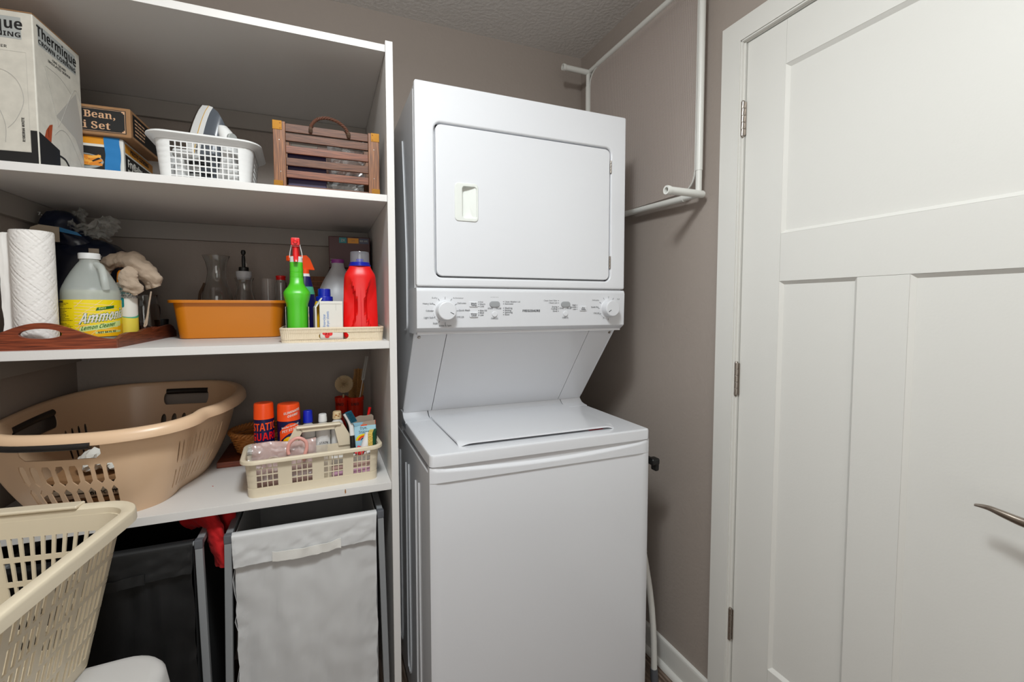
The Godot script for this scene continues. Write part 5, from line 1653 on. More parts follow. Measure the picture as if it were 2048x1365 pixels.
func build_jug() -> void:
	var b := S3 + 0.0085
	var at := Vector3(-0.539, b, -1.482)
	var th := facing(at)
	var t := thing("ammonia_jug", "half full translucent jug of lemon ammonia with a yellow label in the wooden tray", "jug", at, th)
	var g := Geo.new()
	var secs := []
	for q in [[0.0, 0.050, 0.050, 0.0], [0.003, 0.0555, 0.0555, 0.0], [0.02, 0.0575, 0.0575, 0.0], [0.115, 0.0575, 0.0575, 0.0], [0.128, 0.0562, 0.0562, 0.0], [0.138, 0.053, 0.052, -0.001], [0.155, 0.046, 0.041, -0.004], [0.175, 0.036, 0.031, -0.005], [0.192, 0.0255, 0.023, -0.003], [0.200, 0.0195, 0.0195, 0.0], [0.210, 0.0185, 0.0185, 0.0]]: secs.push_back([q[0], q[1], q[2], 2.0, 0.0, q[3]])
	g.loft(ovals(secs, 40))
	part("bottle", t, g, "jug", "", 60.0)
	g = Geo.new()
	g.tube(smooth_path([Vector3(0.012, 0.192, 0.014), Vector3(0.020, 0.186, 0.030), Vector3(0.024, 0.168, 0.044), Vector3(0.026, 0.148, 0.052), Vector3(0.028, 0.130, 0.050)], 5), 0.0078, 14)
	part("handle", t, g, "jug", "", 60.0)
	g = Geo.new()
	secs = []
	for q in [[0.002, 0.0535], [0.02, 0.0560], [0.115, 0.0560], [0.128, 0.0545]]: secs.push_back([q[0], q[1], q[1], 2.0])
	g.loft(ovals(secs, 40))
	part("liquid", t, g, "ammonia", "", 60.0)
	g = Geo.new()
	g.lathe([Vector2(0.0, 0.206), Vector2(0.0212, 0.206), Vector2(0.0215, 0.2075), Vector2(0.0215, 0.219), Vector2(0.0205, 0.2205), Vector2(0.0, 0.2205)], 32)
	part("cap", t, g, "white plastic")
	var lb := t
	var y0 := 0.0135; var y1 := 0.104
	var a0 := 0.42
	var m := round_map(0.0580, a0)
	var ye := Geo.new(); var yd := Geo.new(); var ink := Geo.new(); var ln := Geo.new(); var wh := Geo.new(); var gr := Geo.new(); var lime := Geo.new()
	var R := 0.0580
	patch(wh, rect_hole(-0.137, -0.1175, y0, y1), m, 0.0002, 0.004)
	patch(ye, rect_hole(-0.1175, 0.09, y0, y1), m, 0.0002, 0.004)
	patch(yd, rect_hole(-0.05, 0.09, y0, y0 + 0.03), m, 0.0003, 0.004)
	for i in 9: patch(ln, PackedVector2Array([Vector2(-0.058, 0.096 - i * 0.0075), Vector2(0.03, 0.088 - i * 0.0075), Vector2(0.03, 0.0891 - i * 0.0075), Vector2(-0.058, 0.0971 - i * 0.0075)]), m, 0.0004, 0.004)
	for q in [[-0.058, 0.085, -0.042, 0.103], [-0.058, 0.057, -0.005, 0.103], [-0.03, 0.055, 0.02, 0.1], [-0.058, 0.030, -0.048, 0.042], [-0.034, 0.0135, -0.012, 0.035], [-0.058, 0.017, -0.04, 0.03]]: patch(ln, PackedVector2Array([Vector2(q[0], q[1]), Vector2(q[0] + 0.0014, q[1]), Vector2(q[2] + 0.0014, q[3]), Vector2(q[2], q[3])]), m, 0.0004, 0.004)
	var rng := RandomNumberGenerator.new(); rng.seed = 11
	write(ink, "WARNING", 0.0022, func(x, y, z): return m.call(x - 0.116, y + 0.0995, z + 0.0003), true, "Droid Sans", 0)
	lines_of_text(ink, -0.116, -0.066, 0.0955, 0.089, 3, 0.0011, m, rng)
	lines_of_text(ink, -0.116, -0.062, 0.083, 0.054, 9, 0.0011, m, rng)
	lines_of_text(ink, -0.116, -0.062, 0.046, 0.030, 6, 0.0011, m, rng)
	lines_of_text(ink, -0.134, -0.121, 0.095, 0.03, 16, 0.0009, m, rng)
	var tilt := func(x0: float, yb: float, up: float) -> Callable:
		return func(x, y, z): return m.call(x0 + x + y * 0.28, yb + y + x * up, z)
	var gl := Geo.new()
	for k in 5:
		var ofs: Vector2 = [Vector2(0.0011, 0), Vector2(-0.0011, 0), Vector2(0, 0.0011), Vector2(0, -0.0011), Vector2(0.0012, -0.0012)][k]
		write(gl, "Ammonia", 0.0250, tilt.call(-0.047 + ofs.x, 0.0565 + ofs.y, 0.16), true, "Droid Sans", 0, 0.62)
	write(wh, "Ammonia", 0.0250, func(x, y, z): return tilt.call(-0.047, 0.0565, 0.16).call(x, y, z + 0.0004), true, "Droid Sans", 0, 0.62)
	patch(lime, PackedVector2Array([Vector2(-0.051, 0.025), Vector2(-0.047, 0.0385), Vector2(0.04, 0.0525), Vector2(0.04, 0.039)]), m, 0.0005, 0.004)
	write(gr, "Lemon Cleaner", 0.0098, func(x, y, z): return tilt.call(-0.0455, 0.0338, 0.155).call(x, y, z + 0.0006), true, "Droid Sans", 0, 0.68)
	patch(gr, PackedVector2Array([Vector2(-0.018, 0.077), Vector2(-0.015, 0.085), Vector2(0.022, 0.0905), Vector2(0.021, 0.0835)]), m, 0.0005, 0.004)
	write(lime, "Extra", 0.0045, func(x, y, z): return tilt.call(-0.012, 0.0825, 0.15).call(x, y, z + 0.0007), true, "Droid Sans", 0, 0.9)
	patch(lime, PackedVector2Array([Vector2(-0.02, 0.0205), Vector2(0.04, 0.0235), Vector2(0.04, 0.028), Vector2(-0.02, 0.0255)]), m, 0.0004, 0.004)
	write(ink, "NET 64 FL OZ", 0.0020, func(x, y, z): return m.call(x - 0.016, y + 0.0235 + x * 0.06, z + 0.0006), true, "Droid Sans", 0)
	part("label_print", t, [[ye, "lemon"], [yd, "lemon dark"], [ink, "ink"], [ln, "cream line"], [wh, "paper white"], [gr, "leaf"], [lime, "pale lime"], [gl, "leaf"]], null, "yellow lemon label")
	# disinfectant spray
	at = Vector3(-0.4860, b, -1.546)
	t = thing("spray_can", "white and yellow sanitizing spray can with an orange cap under the linen mitt", "spray can", at, facing(at))
	g = Geo.new()
	g.lathe([Vector2(0.0, 0.0), Vector2(0.0205, 0.0), Vector2(0.0218, 0.002), Vector2(0.0218, 0.148), Vector2(0.0205, 0.152), Vector2(0.0, 0.152)], 40)
	part("can", t, g, "paper white")
	g = Geo.new()
	g.lathe([Vector2(0.0, 0.152), Vector2(0.0202, 0.152), Vector2(0.0200, 0.166), Vector2(0.0185, 0.178), Vector2(0.0150, 0.184), Vector2(0.0, 0.185)], 36)
	part("cap", t, g, "orange cap")
	m = round_map(0.0219)
	var sy := Geo.new(); var te := Geo.new(); var mi := Geo.new(); var rd := Geo.new()
	var wav := PackedVector2Array([Vector2(-0.045, 0.001), Vector2(0.045, 0.001)])
	for i in 13: wav.push_back(Vector2(0.045 - 0.0075 * i, 0.060 + 0.010 * pow((0.045 - 0.0075 * i - 0.012) / 0.03, 2.0) * (1.0 if i < 5 else 0.55) - 0.004))
	patch(sy, wav, m, 0.0002, 0.003)
	var sw := PackedVector2Array()
	for i in 13: sw.push_back(Vector2(-0.045 + 0.0075 * i, 0.056 + 0.010 * pow((-0.045 + 0.0075 * i - 0.012) / 0.03, 2.0) * (0.55 if i < 8 else 1.0)))
	for i in range(12, -1, -1): sw.push_back(Vector2(-0.045 + 0.0075 * i, 0.0595 + 0.0095 * pow((-0.045 + 0.0075 * i - 0.006) / 0.03, 2.0) * (0.6 if i < 8 else 1.1)))
	patch(mi, sw, m, 0.0004, 0.003)
	patch(te, rr2(-0.0145, 0.098, 0.015, 0.026, 0.004), m, 0.0003, 0.003)
	write(te, "Sanitizing", 0.0078, func(x, y, z): return m.call(x + 0.0, y + 0.1345, z), true, "Droid Sans", 1, 0.85)
	write(te, "Spray", 0.0078, func(x, y, z): return m.call(x - 0.004, y + 0.1245, z), true, "Droid Sans", 1, 0.95)
	write(rd, "Kills 99% of germs", 0.0022, func(x, y, z): return m.call(x, y + 0.1165, z), true)
	write(rd, "FRESH CITRUS SCENT", 0.0018, func(x, y, z): return m.call(x, y + 0.1118, z), false)
	part("label_print", t, [[sy, "soft yellow"], [te, "teal"], [mi, "mint"], [rd, "iron grey"]])
	# linen mitt thrown over it
	t = thing("linen_mitt", "crumpled beige linen mitt draped over the spray can", "mitt", Vector3(-0.46, b + 0.11, -1.50))
	t.position = Vector3(-0.475, b + 0.112, -1.545)
	var drape := Transform3D(Basis(), t.position).affine_inverse() * Transform3D(Basis(), Vector3(-0.0145, 0.004, -0.046))
	g = Geo.new(); g.xf = drape
	lump(g, [Vector3(-0.523, 1.388, -1.515), Vector3(-0.510, 1.414, -1.503), Vector3(-0.477, 1.4200, -1.494), Vector3(-0.446, 1.410, -1.488), Vector3(-0.420, 1.382, -1.490), Vector3(-0.407, 1.350, -1.496)], [0.011, 0.018, 0.023, 0.027, 0.026, 0.017], 44, 0.015, 0.20, 6, 0.85, 12)
	lump(g, [Vector3(-0.452, 1.402, -1.472), Vector3(-0.456, 1.376, -1.464), Vector3(-0.449, 1.348, -1.465), Vector3(-0.438, 1.330, -1.470)], [0.012, 0.019, 0.021, 0.012], 40, 0.014, 0.22, 16, 0.7, 12)
	part("mitt", t, g, "linen", "", 70.0)
	g = Geo.new(); g.xf = drape
	g.tube(smooth_path([Vector3(-0.416, 1.338, -1.492), Vector3(-0.421, 1.305, -1.490), Vector3(-0.4265, 1.270, -1.489), Vector3(-0.432, 1.252, -1.489), Vector3(-0.4335, 1.243, -1.489), Vector3(-0.429, 1.247, -1.489), Vector3(-0.4265, 1.262, -1.4895), Vector3(-0.4235, 1.285, -1.490)], 5), 0.0019, 8)
	part("loop", t, g, "linen")

func vessel(g: Geo, prof: Array, t: float, seg: int) -> void:      # turned glass with a wall of its own thickness
	var p := prof.duplicate()
	for i in range(prof.size() - 1, 0, -1): p.push_back(Vector2(maxf(prof[i].x - t, 0.0), maxf(prof[i].y, t * 1.5)))
	p.push_back(Vector2(0.0, t * 1.5))
	g.lathe(p, seg)

func build_dishpan() -> void:
	var t := thing("dishpan", "mustard yellow plastic dishpan holding glassware at the back of the middle shelf", "dishpan", Vector3(-0.2625, S3, -1.735), 0.03)
	var f := tub(0.268, 0.235, 0.294, 0.258, 0.0, 0.114, 0.03, 0.035)
	var g := Geo.new()
	var rings := []
	for q in [[0.0, -0.004], [0.02, 0.0], [0.97, 0.0]]: rings.push_back(tub_ring(f, q[0], q[1], 0.0, 7))
	for q in [[0.0005, -0.0035], [0.009, -0.0025], [0.0105, -0.007], [0.012, -0.0072], [0.0128, -0.001], [0.0118, 0.001], [0.0, 0.0012], [-0.0025, -0.001]]: rings.push_back(tub_ring(f, 1.0, q[0], q[1], 7))
	rings.push_back(tub_ring(f, 0.03, -0.0025, 0.0, 7))
	g.loft(rings)
	part("pan", t, g, "mustard", "", 50.0)
	var b := S3 + 0.0045
	t = thing("glass_carafe", "clear waisted glass carafe standing in the mustard dishpan", "carafe", Vector3(-0.308, b, -1.715))
	g = Geo.new()
	var prof := []
	for q in [[0.0, 0.0], [0.038, 0.0], [0.042, 0.006], [0.0425, 0.03], [0.042, 0.11], [0.040, 0.135], [0.035, 0.155], [0.029, 0.175], [0.0258, 0.195], [0.0262, 0.212], [0.030, 0.232], [0.0355, 0.246], [0.0378, 0.2515]]: prof.push_back(Vector2(q[0], q[1]))
	vessel(g, prof, 0.0019, 48)
	part("glass", t, g, "solid glass", "", 60.0)
	g = Geo.new()
	g.tube(smooth_path([Vector3(-0.033, 0.165, 0.002), Vector3(-0.036, 0.155, 0.004), Vector3(-0.045, 0.135, 0.004), Vector3(-0.049, 0.11, 0.002)], 5), 0.004, 8)
	part("handle", t, g, "twine")
	g = Geo.new()
	t = thing("oil_dispenser", "waisted glass oil bottle with a black pouring spout in the mustard dishpan", "bottle", Vector3(-0.233, b, -1.72))
	g = Geo.new()
	vessel(g, [Vector2(0.0, 0.0), Vector2(0.034, 0.0), Vector2(0.036, 0.01), Vector2(0.036, 0.085), Vector2(0.030, 0.115), Vector2(0.0235, 0.140), Vector2(0.021, 0.155), Vector2(0.0235, 0.172), Vector2(0.0272, 0.181), Vector2(0.0278, 0.1835)], 0.0018, 40)
	part("glass", t, g, "solid glass", "", 60.0)
	g = Geo.new()
	g.lathe([Vector2(0.0, 0.178), Vector2(0.018, 0.178), Vector2(0.0225, 0.191), Vector2(0.0228, 0.2035), Vector2(0.021, 0.2055), Vector2(0.0, 0.206)], 32)
	part("stopper", t, g, "milky jug")
	g = Geo.new()
	g.lathe([Vector2(0.0, 0.2055), Vector2(0.0145, 0.2055), Vector2(0.0145, 0.2175), Vector2(0.0132, 0.219), Vector2(0.005, 0.2192), Vector2(0.0055, 0.240), Vector2(0.0048, 0.2545), Vector2(0.0030, 0.257), Vector2(0.0058, 0.2605), Vector2(0.0073, 0.2665), Vector2(0.0056, 0.273), Vector2(0.0, 0.2752)], 24)
	part("spout", t, g, "black")
	g = Geo.new()
	g.tube([Vector3(0.008, 0.219, 0.0), Vector3(0.0065, 0.237, 0.0)], 0.0022, 8)
	part("air_tube", t, g, "grey film")
	t = thing("ribbed_glass", "clear ribbed drinking glass between the oil bottle and the red lidded jar", "glass", Vector3(-0.168, b, -1.755))
	g = Geo.new()
	var rr := []
	for q in [[0.0, 0.0001], [0.0, 0.018], [0.004, 0.0195], [0.185, 0.0205]]:
		var r := PackedVector3Array()
		for j in 48: r.push_back(Vector3(sin(TAU * j / 48), 0, cos(TAU * j / 48)) * q[1] * (1.0 + (0.03 if j % 4 < 2 else 0.0)) + Vector3(0, q[0], 0))
		rr.push_back(r)
	g.loft(rr, true, false)
	part("glass", t, g, "glass", "", 25.0)
	t = thing("lidded_jar", "small glass jar with a red lid in the mustard dishpan", "jar", Vector3(-0.128, b, -1.745))
	g = Geo.new()
	vessel(g, [Vector2(0.0, 0.0), Vector2(0.0165, 0.0), Vector2(0.0172, 0.003), Vector2(0.0172, 0.170), Vector2(0.0145, 0.176), Vector2(0.0145, 0.181)], 0.0015, 28)
	part("glass", t, g, "solid glass", "", 50.0)
	g = Geo.new()
	g.lathe([Vector2(0.0, 0.181), Vector2(0.0152, 0.181), Vector2(0.0155, 0.1845), Vector2(0.0138, 0.186), Vector2(0.0138, 0.1875), Vector2(0.0156, 0.189), Vector2(0.0154, 0.194), Vector2(0.014, 0.1955), Vector2(0.0, 0.1955)], 28)
	part("lid", t, g, "red plastic")

func build_ribbed_tray() -> void:
	var t := thing("ribbed_tray", "cream ribbed plastic tray with a hand slot holding the cleaning bottles", "tray", Vector3(0.0275, S3, -1.428))
	var f := tub(0.258, 0.168, 0.266, 0.176, 0.0, 0.0375, 0.022, 0.025)
	var ribs := func(s: float, v: float, d: float) -> Vector3:
		var e := fposmod(s, 1.0)
		var n: float = 49.0 if int(fposmod(s, 4.0)) % 2 == 0 else 30.0
		var k := (0.0012 * absf(sin(PI * e * n * 1.25)) if e <= 0.8 else 0.0012 * absf(sin(PI * (e - 0.8) * 35.0)))
		return f.call(s, v, d + (k if d > -0.001 else 0.0))
	var hole := PackedVector2Array()
	for p in slot(2.4, 0.42, 0.275, 0.50, 6): hole.push_back(p)
	hole = PackedVector2Array()
	for i in 16:
		var a := TAU * i / 16
		hole.push_back(Vector2(2.4 + signf(cos(a)) * 0.104 + cos(a) * 0.037, 0.42 + sin(a) * 0.25))
	var g := Geo.new()
	g.sheet(ribs, 0.0, 4.0, 0.0, 1.0, [hole], -0.0025, 0.0, 0.0034, 1.0)
	g.loft([tub_ring(f, 0.0, -0.001), tub_ring(f, 0.08, -0.001)])
	part("tray", t, g, "cream ribbed", "", 50.0)
	g = Geo.new()
	var rings := []
	for q in [[-0.0028, -0.002], [-0.0028, 0.0012], [-0.001, 0.002], [0.0012, 0.001], [0.0016, -0.001], [0.0013, -0.003]]: rings.push_back(tub_ring(f, 1.0, q[0], q[1], 6))
	g.loft(rings, false, false, true, true)
	part("rim", t, g, "cream ribbed")
	var b := S3 + 0.0035
	# green cleaner
	var at := Vector3(-0.0635, b, -1.400)
	t = thing("green_spray_bottle", "bright green cleaner bottle with a red trigger standing in the cream ribbed tray", "spray bottle", at, 0.02)
	g = Geo.new()
	var secs := []
	for q in [[0.0, 0.0245, 0.036], [0.003, 0.0262, 0.038], [0.075, 0.0262, 0.039], [0.098, 0.0272, 0.040], [0.112, 0.0312, 0.042], [0.124, 0.0338, 0.0425], [0.131, 0.0335, 0.041], [0.139, 0.0285, 0.036], [0.148, 0.0215, 0.028], [0.157, 0.0180, 0.022], [0.170, 0.0172, 0.0195], [0.1705, 0.0166, 0.019], [0.174, 0.0172, 0.0195], [0.184, 0.0170, 0.0190], [0.1845, 0.0162, 0.018], [0.188, 0.0170, 0.019], [0.196, 0.0168, 0.0185], [0.200, 0.0160, 0.018], [0.206, 0.0166, 0.018], [0.213, 0.0160, 0.0165]]: secs.push_back([q[0], q[1], q[2], 2.7])
	g.loft(ovals(secs, 44))
	part("bottle", t, g, "green bottle", "", 50.0)
	g = Geo.new()
	g.lathe([Vector2(0.0, 0.213), Vector2(0.0160, 0.213), Vector2(0.0162, 0.2265), Vector2(0.0148, 0.2285), Vector2(0.0, 0.2285)], 32)
	part("collar", t, g, "white plastic")
	g = Geo.new()
	g.prism(PackedVector2Array([Vector2(-0.030, 0.2285), Vector2(0.008, 0.2285), Vector2(0.014, 0.252), Vector2(0.034, 0.252), Vector2(0.036, 0.272), Vector2(0.030, 0.2765), Vector2(-0.02, 0.2755), Vector2(-0.034, 0.262)]), -0.0085, 0.0085, func(x, y, z): return Vector3(z, y, x))
	g.box(Vector3(0, 0.265, 0.036), Vector3(0.0215, 0.0195, 0.008), 0.002)
	part("sprayer", t, g, "trigger red")
	g = Geo.new()
	g.xf = Transform3D(Basis(Vector3.RIGHT, PI / 2), Vector3(0, 0.265, 0.0398))
	g.lathe([Vector2(0.0, 0.0), Vector2(0.0068, 0.0), Vector2(0.0058, 0.004), Vector2(0.0028, 0.0045), Vector2(0.0022, 0.0025), Vector2(0.0, 0.0025)], 8)
	part("nozzle", t, g, "trigger red")
	g = Geo.new()
	var tr := []
	for q in [[0.2535, 0.028, 0.0045], [0.244, 0.029, 0.0052], [0.232, 0.027, 0.0062], [0.220, 0.0275, 0.0060], [0.2125, 0.030, 0.0046]]: tr.push_back(oval(q[2], 0.0032, q[0], 3.0, 16, 0.0, q[1]))
	g.loft(tr)
	part("trigger", t, g, "trigger red")
	for s in [-1.0, 1.0]:
		g = Geo.new()
		g.tube(smooth_path([Vector3(s * 0.0095, 0.262, 0.012), Vector3(s * 0.0125, 0.248, 0.014), Vector3(s * 0.0150, 0.234, 0.013), Vector3(s * 0.0152, 0.224, 0.012)], 4), 0.0011, 6)
		part("wire", t, g, "white plastic")
	g = Geo.new()
	for s in [-1.0, 1.0]: g.sheet(func(u, v, d): return Vector3(s * (0.0276 + d + 0.001 * (1 - u * u)), v, u * 0.030), -1, 1, 0.004, 0.092, [], 0.0, 0.0006, 0.25, 0.1)
	var lb := Geo.new()
	var cols := ["lemon", "lint red", "deep blue", "teal", "ink"]
	var bands := [g]
	var list := [[g, "paper white"]]
	var rng := RandomNumberGenerator.new(); rng.seed = 8
	for k in 5:
		var q := Geo.new()
		for i in 5:
			var y := 0.012 + rng.randf() * 0.07; var z := rng.randf_range(-0.02, 0.022)
			q.box(Vector3(0.0289, y, z), Vector3(0.0006, rng.randf_range(0.003, 0.010), rng.randf_range(0.004, 0.012)))
		list.push_back([q, cols[k]])
	part("side_label", t, list)
	# orange trigger bottle behind it
	at = Vector3(-0.045, b, -1.480)
	t = thing("trigger_bottle", "blue and white spray bottle with an orange trigger behind the green bottle", "spray bottle", at, 0.5)
	g = Geo.new()
	secs = []
	for q in [[0.0, 0.026, 0.022], [0.004, 0.0275, 0.024], [0.10, 0.0275, 0.024], [0.135, 0.0235, 0.021], [0.165, 0.0165, 0.0165], [0.182, 0.0125, 0.0125], [0.188, 0.0118, 0.0118]]: secs.push_back([q[0], q[1], q[2], 2.4])
	g.loft(ovals(secs, 32))
	part("bottle", t, g, "white plastic", "", 60.0)
	g = Geo.new()
	secs = []
	for q in [[0.02, 0.0279, 0.0244], [0.10, 0.0279, 0.0244], [0.135, 0.0240, 0.0215], [0.165, 0.0169, 0.0169], [0.180, 0.0133, 0.0133]]: secs.push_back([q[0], q[1], q[2], 2.4])
	g.loft(ovals(secs, 32))
	part("sleeve", t, g, "navy print", "", 60.0)
	g = Geo.new()
	for q in [[0.128, 0.150, "mint"]]:
		g.loft(ovals([[0.128, 0.0253, 0.0226, 2.4], [0.150, 0.0211, 0.0201, 2.3]], 32), false, false)
	part("label_band", t, g, "mint", "", 60.0)
	g = Geo.new()
	g.lathe([Vector2(0.0, 0.188), Vector2(0.0118, 0.188), Vector2(0.0118, 0.201), Vector2(0.0, 0.201)], 24)
	g.prism(PackedVector2Array([Vector2(-0.026, 0.200), Vector2(0.012, 0.200), Vector2(0.018, 0.214), Vector2(0.045, 0.222), Vector2(0.045, 0.236), Vector2(-0.002, 0.241), Vector2(-0.012, 0.232)]), -0.008, 0.008, func(x, y, z): return Vector3(-x, y, z))
	g.box(Vector3(-0.046, 0.229, 0), Vector3(0.008, 0.015, 0.016), 0.002)
	g.prism(PackedVector2Array([Vector2(0.020, 0.216), Vector2(0.027, 0.217), Vector2(0.030, 0.196), Vector2(0.037, 0.180), Vector2(0.032, 0.178), Vector2(0.024, 0.194)]), -0.005, 0.005, func(x, y, z): return Vector3(-x, y, z))
	part("sprayer", t, g, "orange")
	# blue capped bottle and the white boxes
	at = Vector3(0.006, b, -1.437)
	t = thing("stain_bottle", "yellow bottle with a blue cap behind the white dryer sheet box", "bottle", at, 0.0)
	g = Geo.new()
	secs = []
	for q in [[0.0, 0.026, 0.017], [0.004, 0.028, 0.019], [0.085, 0.028, 0.019], [0.100, 0.0262, 0.018], [0.1075, 0.0235, 0.0165]]: secs.push_back([q[0], q[1], q[2], 2.6])
	g.loft(ovals(secs, 36))
	part("bottle", t, g, "bottle yellow", "", 60.0)
	g = Geo.new()
	g.lathe([Vector2(0.0, 0.1075), Vector2(0.0228, 0.1075), Vector2(0.0232, 0.109), Vector2(0.0228, 0.1195), Vector2(0.0218, 0.121), Vector2(0.0172, 0.1215), Vector2(0.0168, 0.1415), Vector2(0.0158, 0.143), Vector2(0.0, 0.143)], 36)
	part("cap", t, g, "blue cap")
	t = thing("dryer_sheet_box", "small white dryer sheet box with blue and red print in the cream ribbed tray", "box", Vector3(0.022, b, -1.392), 0.04)
	g = Geo.new()
	g.box(Vector3(0, 0.0535, 0), Vector3(0.060, 0.107, 0.040), 0.0015, 2)
	part("box", t, g, "paper white")
	var wb := Geo.new(); var wr := Geo.new(); var wo := Geo.new()
	var fr := Transform3D(Basis(Vector3.BACK, PI / 2), Vector3(-0.0185, 0.036, 0.0202))
	write(wb, "free+clear", 0.0062, fr, false, "Droid Sans", 0, 0.9)
	write(wb, "dryer sheets", 0.0062, Transform3D(fr.basis, Vector3(-0.0095, 0.036, 0.0202)), false, "Droid Sans", 0, 0.9)
	var sd := Transform3D(Basis(Vector3.UP, -PI / 2), Vector3(-0.0301, 0, 0))
	for p in [Vector2(0.0, 0.085), Vector2(0.004, 0.06), Vector2(0.002, 0.03)]: patch(wr, rr2(p.x, p.y, 0.024, 0.016, 0.008), sd)
	for p in [[-0.018, 0.020, 0.5], [-0.004, 0.018, -0.6], [-0.012, 0.012, 0.0]]: patch(wo, rr2(p[0], p[1], 0.012, 0.014, 0.005), Transform3D(Basis(), Vector3(0, 0, 0.0201)))
	var bx := Geo.new()
	bx.box(Vector3(0.0, 0.0995, 0.0202), Vector3(0.056, 0.0008, 0.0004))
	bx.box(Vector3(0.012, 0.090, 0.0202), Vector3(0.0006, 0.018, 0.0004))
	part("print", t, [[wb, "sky print"], [wr, "orange"], [wo, "trigger red"], [bx, "pale line"]])
	t = thing("paper_packet", "upright white paper packet between the green bottle and the dryer sheet box", "packet", Vector3(-0.0195, b, -1.415), 0.1)
	g = Geo.new()
	g.box(Vector3(0, 0.045, 0), Vector3(0.005, 0.09, 0.055), 0.002, 2)
	g.prism(PackedVector2Array([Vector2(-0.0025, 0.09), Vector2(0.0025, 0.09), Vector2(0.018, 0.116), Vector2(0.0155, 0.1165)]), -0.024, 0.024)
	part("packet", t, g, "paper white")
	# red detergent
	at = Vector3(0.1025, b, -1.402)
	t = thing("detergent_bottle", "large red detergent bottle with a clear measuring cap in the cream ribbed tray", "bottle", at, facing(at) * 0.6)
	g = Geo.new()
	var rings2 := []
	var prof := [[0.0, 0.043, 0.030], [0.004, 0.0470, 0.034], [0.02, 0.0482, 0.035], [0.06, 0.0476, 0.035], [0.11, 0.0462, 0.034], [0.15, 0.0448, 0.033], [0.168, 0.0440, 0.032], [0.180, 0.0425, 0.031], [0.188, 0.0395, 0.029], [0.195, 0.0350, 0.027], [0.2035, 0.0300, 0.025], [0.2075, 0.0290, 0.0245]]
	for i in 30:
		var y := lerpf(0.0, 0.2075, i / 29.0)
		var k := 0
		while k < prof.size() - 2 and prof[k + 1][0] < y: k += 1
		var s: float = clampf((y - prof[k][0]) / (prof[k + 1][0] - prof[k][0]), 0, 1)
		var r := oval(lerpf(prof[k][1], prof[k + 1][1], s), lerpf(prof[k][2], prof[k + 1][2], s), y, 2.6, 64)
		for j in r.size():        # a finger hollow on either side of a central ridge
			var p := r[j]
			if p.z <= 0.0: continue
			var half := lerpf(0.0300, 0.0105, sin(PI * clampf((y - 0.012) / 0.165, 0.0, 1.0)))
			var dep := 0.020 * sin(PI * clampf((y - 0.006) / 0.172, 0, 1))
			var e := clampf((absf(p.x) - half) / 0.004, 0.0, 1.0)
			r[j].z -= minf(dep, p.z * 0.62) * e * e * (3 - 2 * e)
		rings2.push_back(r)
	g.loft(rings2)
	part("bottle", t, g, "red plastic", "", 32.0)
	g = Geo.new()
	g.lathe([Vector2(0.0, 0.2075), Vector2(0.0300, 0.2075), Vector2(0.0302, 0.2115), Vector2(0.0275, 0.2125), Vector2(0.0275, 0.2185), Vector2(0.0, 0.2185)], 40)
	g.lathe([Vector2(0.0, 0.218), Vector2(0.010, 0.218), Vector2(0.0105, 0.2285), Vector2(0.0075, 0.2285), Vector2(0.007, 0.222), Vector2(0.0, 0.222)], 20)
	part("pour_ring", t, g, "blue cap")
	g = Geo.new()
	g.lathe([Vector2(0.0262, 0.2130), Vector2(0.0260, 0.245), Vector2(0.0245, 0.2485), Vector2(0.0, 0.2495)], 40)
	part("measuring_cap", t, g, "clear cap", "", 50.0)
	g = Geo.new()
	g.tube(smooth_path([Vector3(0.0, 0.14, 0.0325), Vector3(0.0005, 0.10, 0.0338), Vector3(0.001, 0.05, 0.0346), Vector3(0.002, 0.012, 0.0344)], 4), 0.0009, 6)
	part("mould_seam", t, g, "lint red")
	# behind the tray
	t = thing("water_jug", "milky translucent plastic jug behind the red detergent bottle", "jug", Vector3(0.050, S3, -1.63), 0.3)
	g = Geo.new()
	secs = []
	for q in [[0.0, 0.055, 0.055], [0.004, 0.062, 0.062], [0.12, 0.062, 0.062], [0.15, 0.057, 0.056], [0.18, 0.044, 0.043], [0.205, 0.030, 0.029], [0.225, 0.019, 0.019], [0.24, 0.018, 0.018]]: secs.push_back([q[0], q[1], q[2], 2.5])
	g.loft(ovals(secs, 40))
	part("bottle", t, g, "milky jug", "", 60.0)
	g = Geo.new()
	g.lathe([Vector2(0.0, 0.238), Vector2(0.0195, 0.238), Vector2(0.0195, 0.250), Vector2(0.0, 0.250)], 28)
	part("cap", t, g, "magenta")
	for k in 2:
		var y := S3 + (0.0 if k == 0 else 0.2305)
		var hgt := 0.229 if k == 0 else 0.108
		t = thing("bulb_carton", ["dark red light bulb carton with a round white emblem, lower of the stacked pair", "dark red light bulb carton with colored strips along its top, upper of the stacked pair"][k], "box", Vector3(0.095, y, -1.79), 0.02 - 0.05 * k, "light bulb cartons")
		g = Geo.new()
		g.box(Vector3(0, hgt / 2, 0), Vector3(0.142 if k == 0 else 0.136, hgt, 0.15), 0.002, 2)
		part("carton", t, g, "bulb red")
		fr = Transform3D(Basis(), Vector3(0, 0, 0.0752))
		var a := Geo.new(); var c := Geo.new(); var d := Geo.new(); var e := Geo.new(); var w := Geo.new()
